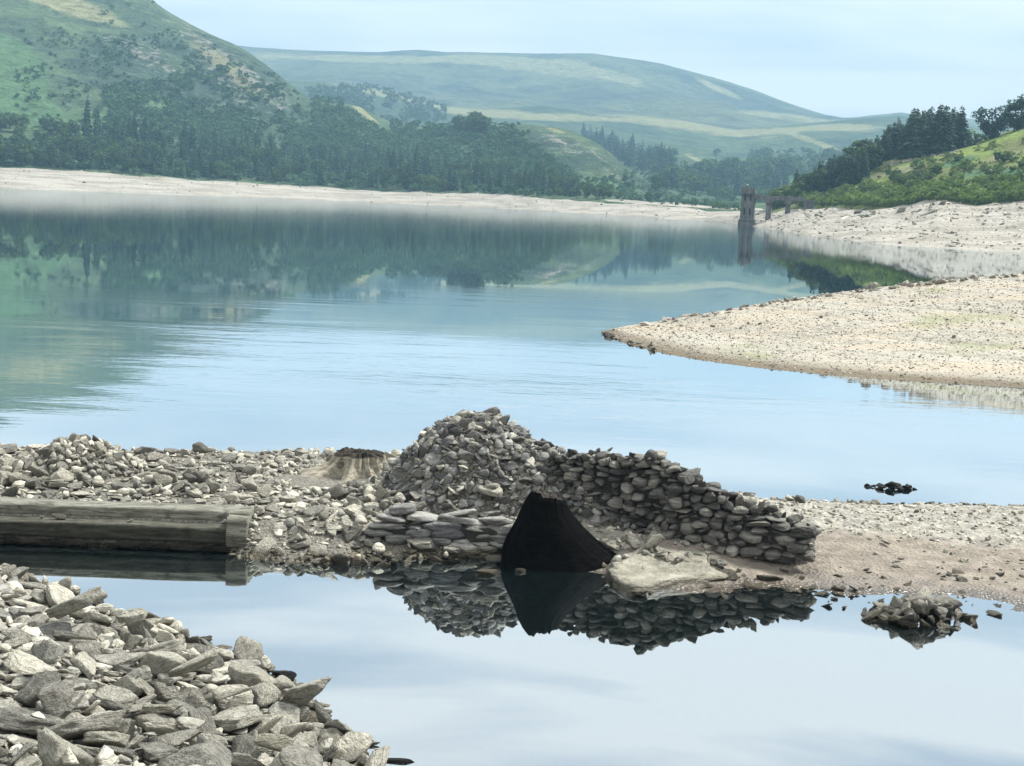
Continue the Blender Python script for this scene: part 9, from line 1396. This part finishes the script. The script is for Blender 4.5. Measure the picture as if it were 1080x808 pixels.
# ------------------------------------------------------------------ draw-off tower and footbridge
def box_bm(bm, x0, x1, y0, y1, z0, z1, tx=0, ty=0, rot=0):
    vs = [bm.verts.new(v) for v in [(x0, y0, z0), (x1, y0, z0), (x1, y1, z0), (x0, y1, z0), (x0+tx, y0+ty, z1), (x1-tx, y0+ty, z1), (x1-tx, y1-ty, z1), (x0+tx, y1-ty, z1)]]
    for f in [(0, 3, 2, 1), (4, 5, 6, 7), (0, 1, 5, 4), (1, 2, 6, 5), (2, 3, 7, 6), (3, 0, 4, 7)]: bm.faces.new([vs[i] for i in f])
def part(name, boxes, parent, mat, bev=.0):
    bm = bmesh.new()
    for b in boxes: box_bm(bm, *b)
    if bev: bmesh.ops.bevel(bm, geom=list(bm.edges), offset=bev, segments=1, affect='EDGES')
    me = bpy.data.meshes.new(name); bm.to_mesh(me); bm.free(); me.materials.append(M[mat]); return add(name, me, parent)
TY = 321.0; tp = at_y(790, 200, TY); zt = at_y(790, 195.5, TY).z; zb = 0.3
root = bpy.data.objects.new('draw_off_tower', None); C.objects.link(root); root.location = (tp.x, TY, 0); root.rotation_euler[2] = math.radians(-14); tag(root, 'dark square masonry tower with corbelled parapet standing at the head of the lake', 'tower')
Hh = zt
part('shaft', [(-1.55, 1.55, -1.55, 1.55, -.5, Hh-1.9, .12, .12)], root, 'masonry', .05)
part('plinth', [(-1.9, 1.9, -1.9, 1.9, -1, 1.3, .12, .12), (-1.75, 1.75, -1.75, 1.75, 1.3, 1.55, .1, .1)], root, 'masonry', .05)
part('string_course', [(-1.53, 1.53, -1.53, 1.53, 4.6, 4.85)], root, 'masonry', .04)
part('parapet', [(-1.65, 1.65, -1.65, 1.65, Hh-1.9, Hh-1.55), (-1.5, 1.5, -1.5, 1.5, Hh-1.548, Hh-.95)], root, 'masonry', .04)
for sx in (-1, -.33, .33, 1):
    for sy in (-1, -.33, .33, 1):
        if abs(sx) == 1 or abs(sy) == 1: part('merlon', [(sx*1.27-.2, sx*1.27+.2, sy*1.27-.2, sy*1.27+.2, Hh-.948, Hh-.5)], root, 'masonry')
part('turret', [(-.9, .1, -.5, .5, Hh-.947, Hh-.05, .08, .08)], root, 'masonry', .03)
part('lamp', [(-.5, -.26, -.12, .12, Hh-.05, Hh+.22)], root, 'white')
for z0 in (2.5, 5.6):
    for sx in (-.6, .6): part('window', [(sx-.2, sx+.2, -1.56, -1.40, z0, z0+1.3), (sx-.13, sx+.13, -1.56, -1.40, z0+1.3, z0+1.45)], root, 'dark')
part('doorway', [(1.36, 1.56, -.45, .45, Hh-4.3, Hh-2.4)], root, 'dark')
dz = at_y(812, 209, TY).z; root2 = bpy.data.objects.new('footbridge', None); C.objects.link(root2); root2.location = (tp.x, TY, 0); root2.rotation_euler[2] = math.radians(-14); tag(root2, 'stone footbridge on two piers joining the tower to the wooded bank', 'bridge')
Lb = 12.2
part('deck', [(1.62, Lb, -.75, .75, dz-.45, dz-.05)], root2, 'masonry', .04)
part('parapet', [(1.62, Lb, -.75, -.6, dz-.048, dz+.5), (1.62, Lb, .6, .75, dz-.048, dz+.5)], root2, 'masonry', .02)
for xx in (4.6, 8.8):
    part('pier', [(xx-.62, xx+.62, -.8, .8, -1.0, dz-1.1, .08, .08), (xx-1.0, xx+1.0, -.78, .78, dz-.75, dz-.452), (xx-.78, xx+.78, -.77, .77, dz-1.1, dz-.752, -.2, 0)], root2, 'masonry', .03)
part('abutment', [(Lb-.1, Lb+3.4, -1.1, 1.1, -1.0, dz-.02, .1, .1)], root2, 'masonry', .05)

# ------------------------------------------------------------------ rocks on spit and far banks
def on_loft(L_, n, gen, smin, smax, power, seed, flat=.8, t=.25, kinds=range(NS)):
    r = random.Random(seed); out = []
    for _ in range(n):
        p = L_.at(*gen(r))
        if p is None: continue
        s = smin+(smax-smin)*r.random()**power; out.append((r.choice(list(kinds)), (p[0], p[1], p[2]+s*.12), s, rquat(t, r), (1, 1, flat)))
    return out
def g_spit(r): px = 640+470*r.random()**.8; a, b = I(px, RG_S), I(px, SH_S); u = r.random(); u = u**1.35 if px > 850 else u; return px, a+.3+(b-a-1)*u
rubble('spit_gravel', on_loft(spit, 12000, g_spit, .015, .06, 2.8, 3, .6), 'bank', 'bleached gravel covering the spit that reaches in from the right', 'gravel', 1)
for a in on_loft(spit, 70, g_spit, .06, .13, 2.2, 4): rock(a[0], a[1], a[2], a[3], 'spit_stone', 'pale stone lying on the gravel spit', 'stone', 'stones on the gravel spit', 'bank')
for a in on_loft(spit, 130, lambda r: (lambda px: (px, I(px, RG_S)+r.uniform(.3, 3.5)))(r.uniform(700, 1090)), .08, .26, 2.0, 8): rock(a[0], a[1], a[2], a[3], 'crest_stone', 'stone along the far crest of the gravel spit', 'stone', 'stones along the crest of the spit', 'bank')
p = spit.at(921, 304.5)
if p is not None: rock(17, (p[0], p[1], p[2]+.12), .34, rquat(.1), 'boulder', 'rounded boulder standing up on the crest of the gravel spit', 'boulder', None, 'stone')
for i in range(34):
    px = rq.uniform(634, 690); p = at_z(px, I(px, SH_S)-rq.uniform(0, 5)*(px-630)/60); rock(rq.randrange(NS), (p.x, p.y, .02), rq.uniform(.07, .22), rquat(.2), 'tip_rock', 'dark rock at the low tip of the gravel spit', 'rock', 'dark rocks at the tip of the spit', 'wallstone' if px < 655 else 'stone')
for px, py, s, lb in [(681, 342.5, .34, 'pale boulder near the tip of the gravel spit'), (723, 334, .36, 'grey boulder on the crest near the tip of the spit')]:
    p = at_z(px, py, .3); rock(18, p, s, rquat(.1), 'boulder', lb, 'boulder', None, 'bank')
def g_bank(r): px = 775+330*r.random(); a, b = I(px, TB_R), I(px, SH_R); u = r.random()**1.5; return px, a+.4+(b-a-1)*u
rubble('bank_rubble', on_loft(bank_r, 1700, g_bank, .10, .5, 3.4, 12, .5), 'bank', 'pale broken stone covering the bare bank below the right hillside', 'rubble', 2)
big = on_loft(bank_r, 70, g_bank, .4, 1.0, 2.0, 13, .7)
for a in big: rock(a[0], a[1], a[2], a[3], 'bank_rock', 'large pale rock on the bare bank below the right hillside', 'rock', 'large rocks on the right bank', 'bank', (1, 1, .6))
for a in on_loft(bank_r, 26, lambda r: (lambda px: (px, I(px, TB_R)+r.uniform(3, 14)))(r.uniform(850, 1000)), .6, 1.4, 1.5, 14, .6, kinds=range(14)): rock(a[0], a[1], a[2], a[3], 'dark_ledge', 'dark ledge of bedrock breaking out of the right bank', 'rock', 'dark ledges on the right bank', 'stone', (1.5, .8, .6))
def g_bl(r): px = -30+830*r.random(); a, b = I(px, TB_L), I(px, SH_L); u = r.random()**2.2; return px, a+.4+(b-a-1)*u
rubble('bank_rubble', on_loft(bank_l, 600, g_bl, .15, .8, 3.0, 15, .4), 'bank', 'pale stones scattered along the bare far shore under the conifer belt', 'rubble', 2)
p = rhill.at(909, 190)
if p is not None: rock(16, (p[0], p[1], p[2]+.8), 2.3, rquat(.05), 'outcrop', 'grey rock outcrop at the left end of the right hand pasture', 'rock', None, 'bank', (1, 1, .9))
for px, py, s, lb in [(926, 188, 1.0, 'pale rock just right of the grey outcrop on the pasture'), (1046, 182, .9, 'white rock alone on the right hand pasture')]:
    p = rhill.at(px, py)
    if p is not None: rock(15, (p[0], p[1], p[2]+.3), s, rquat(.1), 'outcrop', lb, 'rock', None, 'pale')
for i in range(70):
    px = rq.uniform(928, 1010); p = rhill.at(px, I(px, HR)+1.5+rq.uniform(0, 3))
    if p is not None: rock(rq.randrange(NS), (p[0], p[1], p[2]+.1), rq.uniform(.25, .8), rquat(.2), 'crest_rock', 'pale rock in the line along the top of the right hand pasture', 'rock', 'pale rocks along the pasture top', 'pale')

# ------------------------------------------------------------------ haze
t = NT('haze'); v = t.n('ShaderNodeVolumePrincipled'); v.inputs['Color'].default_value = (*HAZE_COL, 1); v.inputs['Density'].default_value = HAZE_D; v.inputs['Anisotropy'].default_value = 0.0
t.l(v.outputs[0], t.out.inputs[1])
bm = bmesh.new(); box_bm(bm, -2800, 2800, -120, 3900, -6.0, 470.0); me = bpy.data.meshes.new('haze'); bm.to_mesh(me); bm.free(); me.materials.append(t.m); tag(add('haze', me), 'pale blue air between the camera and the far hills', 'haze', None, 'stuff')
